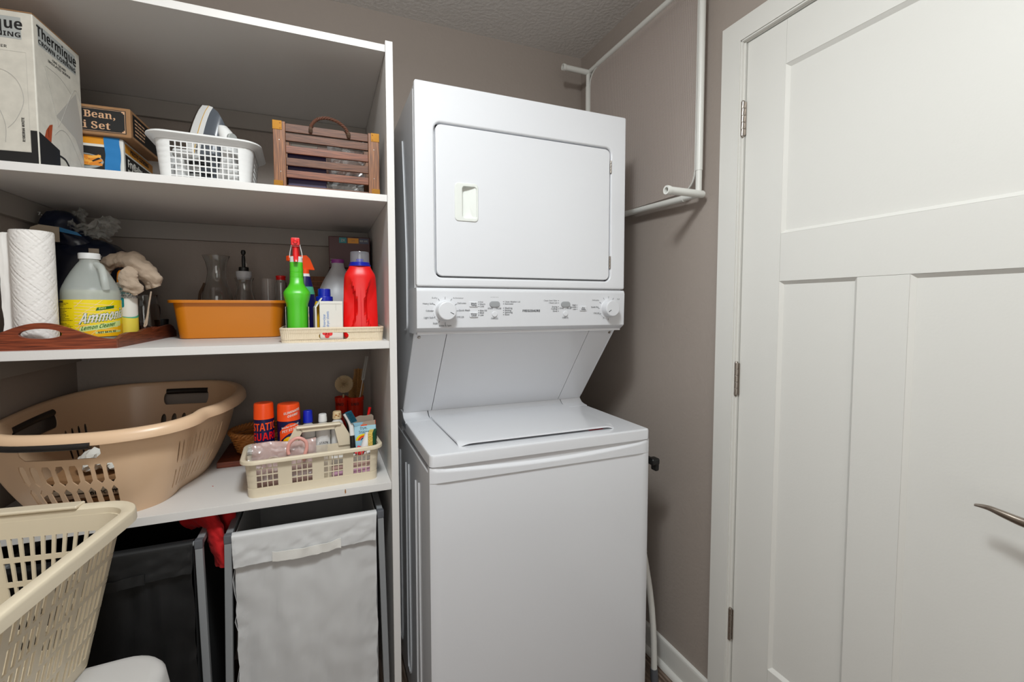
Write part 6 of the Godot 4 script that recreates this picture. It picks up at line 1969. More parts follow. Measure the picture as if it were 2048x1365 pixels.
		if k == 0:
			patch(w, rr2(-0.052, hgt - 0.017, 0.022, 0.022, 0.011), fr)
			write(d, "GE", 0.0105, Transform3D(Basis(), Vector3(-0.052, hgt - 0.017, 0.0756)), false, "Droid Serif", 1, 0.9)
			write(w, "SOFT WHITE", 0.008, Transform3D(Basis(), Vector3(-0.02, 0.12, 0.0754)), true)
			part("print", t, [[w, "box grey"], [d, "ink"]])
		else:
			patch(a, rect_hole(-0.034, -0.010, hgt - 0.022, hgt - 0.003), fr)
			patch(c, rect_hole(-0.006, 0.030, hgt - 0.022, hgt - 0.004), fr)
			patch(d, rect_hole(0.032, 0.063, hgt - 0.022, hgt - 0.004), fr)
			write(w, "2X", 0.009, Transform3D(Basis(), Vector3(-0.022, hgt - 0.0125, 0.0756)), true)
			write(w, "900 HRS", 0.006, Transform3D(Basis(), Vector3(0.047, hgt - 0.013, 0.0756)), true, "Droid Sans", 1, 0.85)
			write(w, "CH", 0.011, Transform3D(Basis(), Vector3(-0.054, 0.018, 0.0756)))
			patch(w, rect_hole(-0.063, -0.045, 0.0285, 0.0300), fr)
			write(e, "LIFE", 0.005, Transform3D(Basis(), Vector3(0.012, hgt - 0.013, 0.0756)))
			part("print", t, [[a, "teal"], [c, "amber"], [d, "deep blue"], [w, "box grey"], [e, "kraft"]])
	t = thing("woven_box", "brown woven bamboo box at the back of the middle shelf beside the bulb cartons", "box", Vector3(-0.0135, S3, -1.80))
	g = Geo.new()
	g.box(Vector3(0, 0.100, 0), Vector3(0.050, 0.200, 0.12), 0.003)
	part("box", t, g, "wicker dark")
	for i in 12:
		g = Geo.new()
		for k in 4: g.box(Vector3(-0.0185 + k * 0.0123, 0.009 + i * 0.0166, 0.0605 + (0.0012 if (i + k) % 2 else -0.0004)), Vector3(0.0120, 0.0128, 0.002), 0.0007)
		part("woven_strip", t, g, "bamboo")

# ---------------------------------------------------------------- low shelf
func build_low_shelf() -> void:
	build_oval_basket()
	build_wicker()
	build_caddy()
	build_cups()

func build_oval_basket() -> void:
	var t := thing("laundry_basket", "large tan plastic laundry basket with bean shaped rim and dark grips on low shelf", "laundry basket", Vector3(-0.50, S4, -1.57))
	var rim := [Vector3(-0.675, 1.019, -1.345), Vector3(-0.608, 1.017, -1.312), Vector3(-0.528, 1.016, -1.294), Vector3(-0.456, 1.016, -1.290), Vector3(-0.393, 1.018, -1.299), Vector3(-0.345, 1.021, -1.320), Vector3(-0.315, 1.025, -1.355), Vector3(-0.301, 1.030, -1.400), Vector3(-0.276, 1.032, -1.445),
		Vector3(-0.252, 1.038, -1.505), Vector3(-0.246, 1.041, -1.590), Vector3(-0.258, 1.041, -1.680), Vector3(-0.290, 1.040, -1.775), Vector3(-0.345, 1.040, -1.842), Vector3(-0.430, 1.040, -1.868), Vector3(-0.530, 1.040, -1.872), Vector3(-0.610, 1.040, -1.852), Vector3(-0.668, 1.038, -1.790), Vector3(-0.700, 1.034, -1.70), Vector3(-0.711, 1.028, -1.58), Vector3(-0.712, 1.018, -1.45), Vector3(-0.702, 1.006, -1.36)]
	var base := [Vector3(-0.630, 0, -1.400), Vector3(-0.575, 0, -1.364), Vector3(-0.510, 0, -1.345), Vector3(-0.450, 0, -1.340), Vector3(-0.415, 0, -1.352), Vector3(-0.385, 0, -1.385), Vector3(-0.372, 0, -1.430), Vector3(-0.368, 0, -1.475), Vector3(-0.356, 0, -1.520),
		Vector3(-0.342, 0, -1.570), Vector3(-0.334, 0, -1.630), Vector3(-0.336, 0, -1.695), Vector3(-0.355, 0, -1.750), Vector3(-0.395, 0, -1.790), Vector3(-0.450, 0, -1.805), Vector3(-0.530, 0, -1.806), Vector3(-0.590, 0, -1.788), Vector3(-0.630, 0, -1.740), Vector3(-0.650, 0, -1.67), Vector3(-0.657, 0, -1.58), Vector3(-0.655, 0, -1.49), Vector3(-0.648, 0, -1.435)]
	var n := rim.size()
	var pick := func(list: Array, s: float) -> Vector3:
		s = fposmod(s, float(n))
		var i := int(s)
		var a: Vector3 = list[(i - 1 + n) % n]; var b: Vector3 = list[i]; var c: Vector3 = list[(i + 1) % n]; var d: Vector3 = list[(i + 2) % n]
		return b.cubic_interpolate(c, a, d, s - i)
	var f := func(s: float, v: float, d: float) -> Vector3:
		var top: Vector3 = pick.call(rim, s); var bot: Vector3 = pick.call(base, s)
		var tan_: Vector3 = pick.call(rim, s + 0.05) - pick.call(rim, s - 0.05)
		var out := Vector3(-tan_.z, 0, tan_.x).normalized()
		var e := 1.0 - pow(1.0 - v, 2.2) if v < 1.0 else v
		e = lerpf(v, e, 0.55)
		var p := Vector3(lerpf(bot.x, top.x, e), lerpf(S4, top.y, v), lerpf(bot.z, top.z, e))
		return p + out * d
	if f.call(2.5, 1.0, 0.1).z < f.call(2.5, 1.0, 0.0).z: push_warning("basket turned inside out")
	var holes := []
	for k in 8:        # front: a row of short slots over a row of long ones, then the grip opening
		var s := 0.72 + k * 0.325
		holes.push_back(PackedVector2Array([Vector2(s - 0.105, 0.475), Vector2(s, 0.43), Vector2(s + 0.105, 0.475), Vector2(s + 0.11, 0.62), Vector2(s + 0.07, 0.665), Vector2(s - 0.07, 0.665), Vector2(s - 0.11, 0.62)]))
		holes.push_back(PackedVector2Array([Vector2(s - 0.075, 0.07), Vector2(s + 0.075, 0.07), Vector2(s + 0.10, 0.345), Vector2(s, 0.395), Vector2(s - 0.10, 0.345)]))
	holes.push_back(PackedVector2Array([Vector2(0.78, 0.78), Vector2(0.90, 0.735), Vector2(2.66, 0.735), Vector2(2.80, 0.78), Vector2(2.80, 0.93), Vector2(0.78, 0.93)]))
	for k in 12:       # waist side: fine slots
		var s := 5.6 + k * 0.29
		holes.push_back(slot(s, 0.27 + 0.012 * sin(k), 0.10, 0.26, 3)); holes.push_back(slot(s, 0.60 + 0.012 * cos(k), 0.10, 0.28, 3))
	for k in 6: holes.push_back(slot(13.15 + k * 0.30, 0.40, 0.15, 0.36, 3))
	for k in 4: holes.push_back(slot(17.3 + k * 0.25, 0.42, 0.11, 0.40, 3))
	holes.push_back(slot(13.95, 0.79, 1.45, 0.17, 4)); holes.push_back(slot(19.0, 0.78, 1.5, 0.17, 4))
	var g := geo(t)
	g.sheet(f, 0.0, 22.0, 0.0, 0.985, holes, -0.0025, 0.0, 0.2, 0.09)
	var ring := func(v: float, d: float, dy: float) -> PackedVector3Array:
		var r := PackedVector3Array()
		for i in 132: r.push_back(f.call(i * 22.0 / 132, v, d) + Vector3(0, dy, 0))
		return r
	g.loft([ring.call(0.0, 0.0, 0.0), ring.call(0.02, 0.0, 0.0)])
	part("body", t, g, "tan plastic", "", 50.0)
	g = geo(t)
	var rings := []
	for q in [[-0.0025, -0.010], [-0.002, 0.003], [0.004, 0.007], [0.012, 0.0065], [0.019, 0.002], [0.0235, -0.007], [0.0245, -0.018], [0.023, -0.0195], [0.0205, -0.008], [0.015, 0.0005], [0.004, 0.002], [0.001, -0.01]]: rings.push_back(ring.call(1.0, q[0], q[1]))
	g.loft(rings, false, false, true, true)
	part("rim", t, g, "tan plastic", "", 60.0)
	for q in [[0.75, 2.72, 0.0215, -0.0185, 0.0075], [13.3, 14.6, -0.003, -0.026, 0.0095], [18.35, 19.65, -0.003, -0.026, 0.0095]]:
		g = geo(t)
		var p := []
		for i in 13: p.push_back(f.call(lerpf(q[0], q[1], i / 12.0), 1.0, q[2]) + Vector3(0, q[3], 0))
		g.tube(p, q[4], 12)
		part("grip", t, g, "grip", "dark grip")
	# what lies in it: white bundle over folded papers
	var t2 := thing("folded_papers", "stack of folded newspapers and paper bags in the tan laundry basket", "papers", Vector3(-0.53, S4 + 0.004, -1.47))
	var rng := RandomNumberGenerator.new(); rng.seed = 2
	for i in 6:
		g = geo(t2)
		var y := S4 + 0.006 + i * 0.0118
		var nn := cloth_noise(40 + i, 1.0)
		var dx := rng.randf_range(-0.008, 0.008)
		g.sheet(func(u, v, d): return Vector3(-0.530 + u * 0.085 + dx, y + d + 0.004 * nn.get_noise_2d(u * 2, v * 2) + 0.0015 * i * u * u, -1.475 + v * 0.07), -1, 1, -1, 1, [], 0.0, 0.009, 0.15, 0.3)
		part("folded_sheet", t2, g, ["news", "kraft", "news", "bag cream", "news", "kraft"][i])
	g = geo(t2)
	var frt := t2.transform.affine_inverse()
	for i in 3: write(g, ["MARKET", "GROCERY", "NEWS"][i], 0.0085, frt.affine_inverse() * (frt * Transform3D(Basis(), Vector3(-0.555 + 0.05 * i, S4 + 0.0225 + i * 0.018, -1.4035))), true)
	part("print", t2, g, "ink")
	t2 = thing("white_bundle", "crumpled white plastic bag on the papers in the tan laundry basket", "bag", Vector3(-0.505, S4 + 0.088, -1.47))
	g = geo(t2)
	lump(g, [Vector3(-0.565, S4 + 0.098, -1.455), Vector3(-0.52, S4 + 0.112, -1.445), Vector3(-0.475, S4 + 0.115, -1.45), Vector3(-0.435, S4 + 0.122, -1.47)], [0.012, 0.026, 0.026, 0.022], 30, 0.020, 0.35, 5, 1.3, 8)
	part("bag", t2, g, "paper white", "", 25.0)

func build_wicker() -> void:
	var t := thing("wooden_board", "reddish wooden board under the round wicker basket on the low shelf", "board", Vector3(-0.20, S4, -1.70))
	var g := geo(t)
	g.box2(Vector3(-0.308, S4, -1.835), Vector3(-0.10, S4 + 0.018, -1.615), 0.002)
	part("board", t, g, "red plank")
	var c := Vector3(-0.187, S4 + 0.0185, -1.725)
	t = thing("wicker_basket", "round shallow brown wicker basket on the reddish board behind the caddy", "basket", c)
	# coils of cane bound to upright stakes
	for i in 5:
		g = Geo.new()
		var rad := 0.080 + 0.0042 * i
		for s in 2:
			var pts := []
			for k in 120:
				var a := TAU * k / 120
				pts.push_back(Vector3(sin(a), 0, cos(a)) * (rad + 0.0022 * sin(a * 20 + PI * s + PI * i)) + Vector3(0, 0.007 + i * 0.0115 + s * 0.0052, 0))
			g.tube(pts, 0.0031, 6, false, true)
		part("coil", t, g, "wicker")
	g = Geo.new()
	for k in 40:
		var a := TAU * k / 40
		g.tube([Vector3(sin(a), 0, cos(a)) * 0.079 + Vector3(0, 0.003, 0), Vector3(sin(a), 0, cos(a)) * 0.0985 + Vector3(0, 0.062, 0)], 0.0018, 5)
	part("stakes", t, g, "wicker dark").set_meta("kind", "stuff")
	for s in 2:
		g = Geo.new()
		var pts := []
		for k in 144:
			var a := TAU * k / 144
			var w := a * 24 + PI * s
			pts.push_back(Vector3(sin(a), 0, cos(a)) * (0.0995 + 0.0042 * cos(w)) + Vector3(0, 0.066 + 0.0042 * sin(w), 0))
		g.tube(pts, 0.0045, 6, false, true)
		part("braided_rim", t, g, "wicker")
	g = Geo.new()
	g.lathe([Vector2(0.0, 0.001), Vector2(0.079, 0.001), Vector2(0.079, 0.005), Vector2(0.0, 0.005)], 32)
	part("bottom", t, g, "wicker dark")

func build_caddy() -> void:
	var th := 0.065
	var at := Vector3(-0.030, S4, -1.412)
	var t := thing("cleaning_caddy", "cream plastic cleaning caddy with a middle handle and grid windows at the low shelf edge", "caddy", at, th)
	var f := tub(0.322, 0.150, 0.338, 0.166, 0.0, 0.0985, 0.020, 0.026)
	var holes := []
	for q in [0, 2]:
		for a in [[0.0, 0.165], [0.255, 0.434], [0.529, 0.711], [0.82, 1.0]]: holes.append_array(grid(q, a[0], a[1], 4, 0.24, 0.94, 4, 0.18, 0.16))
	var g := Geo.new()
	g.sheet(f, 0.0, 4.0, 0.0, 0.97, holes, -0.0022, 0.0, 0.06, 0.3)
	var fo := tub(0.3255, 0.1535, 0.3275, 0.1555, 0.0, 0.023, 0.021, 0.022)
	g.sheet(fo, 0.0, 4.0, 0.0, 1.0, [], -0.002, 0.0, 0.06, 1.0)
	g.loft([tub_ring(f, 0.0, 0.0), tub_ring(f, 0.025, 0.0)])
	part("body", t, g, "cream plastic", "", 45.0)
	g = Geo.new()
	var rings := []
	for q in [[-0.002, -0.006], [-0.0015, 0.001], [0.002, 0.0025], [0.008, 0.002], [0.0098, 0.0], [0.0100, -0.0075], [0.0088, -0.0085], [0.0065, -0.002], [0.001, -0.002]]: rings.push_back(tub_ring(f, 1.0, q[0], q[1], 6))
	g.loft(rings, false, false, true, true)
	part("rim", t, g, "cream plastic", "", 45.0)
	g = Geo.new()       # dividing wall that rises into the handle
	var z0 := -0.0035; var z1 := 0.0035
	g.prism(PackedVector2Array([Vector2(-0.163, 0.003), Vector2(0.163, 0.003), Vector2(0.168, 0.094), Vector2(0.112, 0.096), Vector2(-0.082, 0.096), Vector2(-0.168, 0.090)]), z0 * 0.5, z1 * 0.5)
	for q in [[[-0.082, 0.09], [-0.056, 0.09], [-0.0285, 0.145], [-0.0425, 0.155], [-0.0505, 0.152]], [[0.112, 0.09], [0.0655, 0.09], [0.0545, 0.145], [0.068, 0.157], [0.079, 0.152]], [[-0.0425, 0.155], [-0.0305, 0.1405], [0.0555, 0.1405], [0.068, 0.157]]]:
		var p := PackedVector2Array()
		for k in q: p.push_back(Vector2(k[0], k[1]))
		g.prism(p, z0 - 0.003, z1 + 0.003)
	g.box2(Vector3(-0.046, 0.150, -0.012), Vector3(0.073, 0.158, 0.012), 0.004, 2)
	part("handle", t, g, "cream plastic", "", 30.0)
	var b := S4 + 0.004
	# spray cans
	for k in 2:
		var a := [Vector3(-0.157, b, -1.435), Vector3(-0.0945, b, -1.432)][k] as Vector3
		var r: float = [0.0255, 0.0298][k]
		var hb: float = [0.180, 0.171][k]
		var hc: float = [0.2225, 0.2165][k]
		t = thing("spray_can", ["navy static spray can with a tall orange cap at the left in the caddy", "navy pet stain spray can with a wide orange cap beside the static can"][k], "spray can", a, facing(a) * 0.9)
		g = Geo.new()
		g.lathe([Vector2(0.0, 0.0), Vector2(r - 0.001, 0.0), Vector2(r, 0.002), Vector2(r, hb - 0.002), Vector2(r - 0.002, hb), Vector2(0.0, hb)], 40)
		part("can", t, g, "deep blue")
		g = Geo.new()
		g.lathe([Vector2(0.0, hb), Vector2(r + 0.0002, hb), Vector2(r, hb + 0.002), Vector2(r - 0.001, hc - 0.004), Vector2(r - 0.0025, hc), Vector2(r - 0.005, hc + 0.0006), Vector2(0.0, hc - 0.001)], 40)
		part("cap", t, g, "orange")
		var m := round_map(r + 0.0002)
		var o := Geo.new(); var rd := Geo.new(); var w := Geo.new(); var y := Geo.new(); var s := Geo.new()
		if k == 0:
			write(o, "STATIC", 0.0205, func(x, yy, z): return m.call(x + 0.001, yy + hb - 0.0205 + x * 0.05, z), true, "Droid Sans", 1, 0.74)
			write(rd, "GUARD", 0.0205, func(x, yy, z): return m.call(x + 0.0015, yy + hb - 0.0475 + x * 0.05, z), true, "Droid Sans", 1, 0.80)
			for q in [[-0.022, -0.008, s], [-0.003, 0.004, rd], [0.008, 0.026, s], [-0.028, -0.022, y]]: patch(q[2], rect_hole(q[0], q[1], hb - 0.095, hb - 0.064), m, 0.0003, 0.004)
			part("label_print", t, [[o, "orange"], [rd, "trigger red"], [s, "sky box"], [y, "amber"]])
		else:
			write(w, "ELIMINATES", 0.0062, func(x, yy, z): return m.call(x + 0.010, yy + hb + 0.0265 + x * 0.22, z), true, "Droid Sans", 1, 0.9)
			write(w, "ODORS!", 0.0062, func(x, yy, z): return m.call(x + 0.011, yy + hb + 0.0165 + x * 0.22, z), true, "Droid Sans", 1, 0.9)
			var band := PackedVector2Array()
			for i in 9: band.push_back(Vector2(-0.026 + 0.0085 * i, hb - 0.035 + 0.030 * sin(PI * minf(1.0, 0.06 + i / 9.0)) ))
			for i in range(8, -1, -1): band.push_back(Vector2(-0.026 + 0.0085 * i, hb - 0.058 + 0.026 * sin(PI * minf(1.0, i / 8.5))))
			patch(o, band, m, 0.0002, 0.004)
			write(w, "Works Great on", 0.0050, func(x, yy, z): return m.call(x + 0.004, yy + hb - 0.0135 + x * 0.25, z + 0.0003), true, "Droid Serif", 1, 0.85)
			write(w, "PET STAINS", 0.0066, func(x, yy, z): return m.call(x + 0.005, yy + hb - 0.0235 + x * 0.25, z + 0.0003), true, "Droid Serif", 1, 0.85)
			var sun := PackedVector2Array()
			for i in 16: sun.push_back(Vector2(0.004 + cos(TAU * i / 16) * 0.024, hb - 0.066 + sin(TAU * i / 16) * 0.024))
			patch(y, sun, m, 0.0003, 0.004)
			write(w, "OXY", 0.011, func(x, yy, z): return m.call(x + 0.004, yy + hb - 0.062, z + 0.0004), true)
			part("label_print", t, [[o, "orange"], [w, "paper white"], [y, "bottle yellow"]])
	# bottles
	for k in 3:
		var a := [Vector3(-0.0455, b, -1.440), Vector3(-0.006, b, -1.4425), Vector3(0.0335, b, -1.4475)][k] as Vector3
		t = thing("lotion_bottle", ["white bottle with a bright blue cap in the cleaning caddy", "white bottle with a plain white cap in the middle of the caddy", "white bottle with a rust stained beige cap behind the caddy handle"][k], "bottle", a, 0.08)
		var rx: float = [0.0195, 0.0200, 0.0185][k]; var rz: float = [0.0165, 0.0165, 0.0165][k]
		var sh: float = [0.148, 0.146, 0.150][k]
		g = Geo.new()
		var secs := []
		for q in [[0.0, 0.92, 0.92], [0.003, 1.0, 1.0], [sh - 0.02, 1.0, 1.0], [sh - 0.008, 0.93, 0.93], [sh, 0.74, 0.78], [sh + 0.005, 0.52, 0.6], [sh + 0.012, 0.48, 0.56]]: secs.push_back([q[0], rx * q[1], rz * q[2], 2.6 if q[0] < sh else 2.0])
		g.loft(ovals(secs, 36))
		part("bottle", t, g, "white plastic", "", 60.0)
		var cr: float = [0.0128, 0.0116, 0.0126][k]; var ch: float = [0.034, 0.0225, 0.0215][k]
		g = Geo.new()
		var rr := []
		for q in [[0.0, 0.0], [0.0, cr], [0.001, cr + 0.0003], [ch * 0.55, cr], [ch * 0.58, cr - 0.0005], [ch - 0.002, cr - 0.0007], [ch, cr - 0.0022], [ch, 0.0]]:
			var r := PackedVector3Array()
			for j in 48: r.push_back(Vector3(sin(TAU * j / 48), 0, cos(TAU * j / 48)) * q[1] * (1.0 if j % 2 or q[0] == ch else 0.985) + Vector3(0, sh + 0.008 + q[0], 0))
			rr.push_back(r)
		g.loft(rr)
		part("cap", t, g, ["lid blue", "white plastic", "beige cap"][k], "", 50.0)
		var w := Geo.new(); var q2 := Geo.new()
		var fr := Transform3D(Basis(), Vector3(0, 0, rz * 1.0 + 0.0002))
		if k == 2:
			for p in [Vector3(-0.004, 0.012, 0.003), Vector3(0.003, 0.009, 0.0025), Vector3(0.006, 0.015, 0.002), Vector3(-0.008, 0.007, 0.0016)]: patch(w, rr2(p.x, sh + 0.008 + p.y, p.z * 2.4, p.z * 1.2, p.z * 0.6), round_map(cr + 0.0003), 0.0, 0.003)
			part("stain", t, w, "rust")
		elif k == 0:
			g = Geo.new()
			g.loft(ovals([[0.03, rx + 0.0002, rz + 0.0002, 2.6], [0.115, rx + 0.0002, rz + 0.0002, 2.6]], 36), false, false)
			part("label_band", t, g, "box grey")
		else:
			write(w, "STAIN", 0.006, Transform3D(Basis(), Vector3(0, 0.095, rz + 0.0006)), true)
			part("label_print", t, w, "grey print")
	# hanging bag of pink cloths with its hook, front compartment
	t = thing("pink_cloth_pack", "clear bag of pink cloths with a pink hook in the front of the caddy", "bag", Vector3(-0.10, b, -1.372))
	g = geo(t)
	var n := cloth_noise(17, 1.0)
	var face := func(u: float, v: float, d: float) -> Vector3:
		return Vector3(lerpf(-0.181, -0.024, u), lerpf(b + 0.002, 0.934 + 0.003 * sin(u * 7.0), v), -1.372 - 0.006 * v + 0.004 * n.get_noise_2d(u * 3.0, v * 3.0) + d + 0.016 * (1 - pow(2 * u - 1, 6.0)) * (1 - pow(2 * v - 1, 6.0)) * signf(d))
	g.sheet(face, 0, 1, 0, 1, [], -0.004, 0.004, 0.06, 0.08)
	part("cloth", t, g, "skin pink", "", 60.0)
	g = geo(t)
	n = cloth_noise(23, 1.0)
	g.sheet(func(u, v, d): return Vector3(lerpf(-0.188, 0.006, u) + 0.003 * n.get_noise_1d(v * 4.0), lerpf(b + 0.03, 0.940 + 0.002 * sin(u * 9.0), v) + 0.005 * n.get_noise_1d(u * 5.0 + 30.0), -1.346 - 0.010 * v + 0.006 * n.get_noise_2d(u * 7.0, v * 5.0) - 0.02 * pow(maxf(0, u - 0.85) / 0.15, 2.0)), 0, 1, 0, 1, [], 0.0, 0.0004, 0.03, 0.06)
	part("clear_bag", t, g, "film", "", 30.0)
	g = geo(t)
	var hk := []
	for p in [[-0.0905, 0.9000], [-0.0925, 0.9110], [-0.0885, 0.9280], [-0.0760, 0.9395], [-0.0620, 0.9400], [-0.0495, 0.9300], [-0.0465, 0.9150], [-0.0500, 0.9000], [-0.0555, 0.8800]]: hk.push_back(Vector3(p[0], p[1] + 0.008, -1.340))
	g.tube(smooth_path(hk, 6), 0.0046, 10, true, false, 0.8)
	part("hook", t, g, "hook pink", "", 50.0)
	g = geo(t)
	var arc := []
	for i in 10: arc.push_back(Vector3(-0.128 + cos(PI * (1 - i / 9.0)) * 0.019, 0.888 + sin(PI * i / 9.0) * 0.0145, -1.349))
	g.tube(arc, 0.0013, 6)
	part("card_cutout", t, g, "bag cream")
	# right compartment
	t = thing("lilac_cloths", "folded lilac and white cloths at the right in the front of the caddy", "cloths", Vector3(0.08, b, -1.372))
	for i in 4:
		g = geo(t)
		var nn := cloth_noise(60 + i, 1.0)
		g.sheet(func(u, v, d): return Vector3(0.070 + u * 0.054, b + 0.002 + i * 0.0165 + d + 0.004 * nn.get_noise_2d(u * 2.5, v * 2.0) + 0.003 * u, -1.372 + v * 0.022), -1, 1, -1, 1, [], 0.0, 0.0135, 0.12, 0.3)
		part("folded_cloth", t, g, ["lilac", "lilac", "skin pink", "webbing"][i], "", 60.0)
	t = thing("scrub_brush", "white and black scrub brush with teal bristles leaning in the caddy", "brush", Vector3(0.066, b + 0.02, -1.395))
	g = geo(t)
	g.tube(smooth_path([Vector3(0.0745, 0.872, -1.392), Vector3(0.0735, 0.900, -1.395), Vector3(0.0725, 0.926, -1.398)], 5), [0.0085, 0.0085, 0.008, 0.008, 0.0078, 0.0076, 0.0075, 0.0074, 0.0073, 0.0072, 0.007], 12)
	part("grip", t, g, "black")
	g = geo(t)
	g.tube(smooth_path([Vector3(0.0725, 0.926, -1.398), Vector3(0.0705, 0.952, -1.402), Vector3(0.0640, 0.972, -1.404), Vector3(0.0545, 0.990, -1.406)], 5), 0.0066, 12, true, false, 0.8)
	part("handle", t, g, "white plastic")
	g = geo(t)
	for i in 9:
		for j in 5:
			var p := Vector3(0.0555, 0.991, -1.4045).lerp(Vector3(0.0695, 0.964, -1.4), i / 8.0) + Vector3(0, 0, (j - 2) * 0.003)
			g.tube([p, p + Vector3(0.0165, 0.0055, 0.002 + (j - 2) * 0.0012)], [0.0014, 0.0011], 5)
	part("bristles", t, g, "bristle teal", "teal bristles").set_meta("kind", "stuff")
	t = thing("black_brush", "black handled brush standing behind the white scrub brush", "brush", Vector3(0.058, b, -1.43))
	g = geo(t)
	g.tube(smooth_path([Vector3(0.072, 0.835, -1.425), Vector3(0.070, 0.905, -1.430), Vector3(0.064, 0.955, -1.435), Vector3(0.0525, 0.985, -1.438)], 5), 0.0068, 12, true, false, 0.8)
	part("handle", t, g, "black")
	t = thing("dye_remover_box", "pale blue dye and stain remover box with an open top in the caddy", "box", Vector3(0.1085, b, -1.428), 0.03)
	g = Geo.new()
	for s in [[Vector3(0, 0.0695, 0.0225), Vector3(0.061, 0.139, 0.001)], [Vector3(0, 0.0695, -0.0225), Vector3(0.061, 0.139, 0.001)], [Vector3(0.03, 0.0695, 0), Vector3(0.001, 0.139, 0.045)], [Vector3(-0.03, 0.0695, 0), Vector3(0.001, 0.139, 0.045)]]: g.box(s[0], s[1])
	part("box", t, g, "sky box")
	g = Geo.new()
	g.prism(PackedVector2Array([Vector2(-0.0298, 0.139), Vector2(0.0298, 0.139), Vector2(0.0298, 0.156), Vector2(0.024, 0.161), Vector2(0.006, 0.158), Vector2(-0.010, 0.160), Vector2(-0.024, 0.1545)]), -0.0228, -0.0220)
	part("flap", t, g, "card grey")
	g = Geo.new()
	g.prism(PackedVector2Array([Vector2(-0.012, 0.139), Vector2(0.029, 0.139), Vector2(0.029, 0.155), Vector2(-0.004, 0.152)]), 0.0222, 0.0228, func(x, y, z): return Vector3(x, y - 0.002, z - 0.004 * (y - 0.139) * 30.0))
	part("flap", t, g, "card grey")
	var ed := Geo.new(); ed.box(Vector3(0.0285, 0.1445, 0.0185), Vector3(0.004, 0.014, 0.003), 0.0008); ed.box(Vector3(-0.0035, 0.1405, 0.0232), Vector3(0.018, 0.003, 0.0008))
	var pr := Geo.new(); var py := Geo.new(); var po := Geo.new(); var pb := Geo.new()
	write(pr, "Dye,", 0.0078, Transform3D(Basis(), Vector3(-0.004, 0.1325, 0.0232)))
	write(pr, "Stains", 0.0078, Transform3D(Basis(), Vector3(-0.0035, 0.1205, 0.0232)))
	var bow := func(g2: Geo, r0: float, r1: float, zz: float) -> void:
		var p := PackedVector2Array()
		for i in 10: p.push_back(Vector2(-0.003 + cos(PI * (0.25 + 0.75 * i / 9.0)) * r0, 0.096 + sin(PI * (0.25 + 0.75 * i / 9.0)) * r0 * 0.8))
		for i in range(9, -1, -1): p.push_back(Vector2(-0.003 + cos(PI * (0.25 + 0.75 * i / 9.0)) * r1, 0.096 + sin(PI * (0.25 + 0.75 * i / 9.0)) * r1 * 0.8))
		patch(g2, p, Transform3D(Basis(), Vector3(0, 0, 0.0231)), zz)
	bow.call(py, 0.024, 0.018, 0.0001); bow.call(po, 0.018, 0.011, 0.0001); bow.call(pb, 0.010, 0.0075, 0.0001)
	part("print", t, [[ed, "orange"], [pr, "grey print"], [py, "lemon"], [po, "orange"], [pb, "deep blue"]])
	t = thing("red_peg", "small red plastic peg sticking up behind the dye remover box", "peg", Vector3(0.126, b, -1.462))
	g = geo(t)
	g.tube([Vector3(0.121, 0.86, -1.463), Vector3(0.1235, 0.965, -1.463), Vector3(0.129, 0.991, -1.463)], [0.003, 0.004, 0.0045], 10)
	part("peg", t, g, "trigger red")
	t = thing("lint_roller", "white lint brush with a red end lying at the right in the caddy", "lint brush", Vector3(0.10, b + 0.07, -1.385))
	g = geo(t)
	g.tube([Vector3(0.1020, 0.882, -1.378), Vector3(0.1150, 0.914, -1.390), Vector3(0.1205, 0.930, -1.394)], [0.0125, 0.0125, 0.0115], 20)
	g.tube([Vector3(0.105, 0.878, -1.365), Vector3(0.118, 0.884, -1.362), Vector3(0.131, 0.896, -1.365)], [0.005, 0.0055, 0.004], 10)
	part("roller", t, g, "white plastic")
	g = geo(t)
	g.xf = g.xf * Transform3D(Basis(Vector3.BACK, -0.5) * Basis(Vector3.RIGHT, -0.4), Vector3(0.0905, 0.889, -1.362))
	g.box(Vector3(-0.006, 0, 0), Vector3(0.0105, 0.024, 0.008), 0.002)
	g.box(Vector3(0.0062, 0.0, 0.0), Vector3(0.0105, 0.026, 0.008), 0.002)
	g.box(Vector3(0, 0, -0.003), Vector3(0.02, 0.022, 0.004), 0.001)
	part("end", t, g, "lint red", "red end")
	t = thing("sponge", "yellow sponge with a green scouring side standing at the right end of the caddy", "sponge", Vector3(0.1290, b + 0.055, -1.390), -0.2)
	g = Geo.new()
	g.box(Vector3(-0.0045, 0.028, 0), Vector3(0.0135, 0.085, 0.045), 0.003, 2)
	part("foam", t, g, "sponge")
	g = Geo.new()
	g.box(Vector3(0.006, 0.028, 0), Vector3(0.0075, 0.087, 0.046), 0.002, 2)
	part("scourer", t, g, "scour green", "dark green scouring pad")

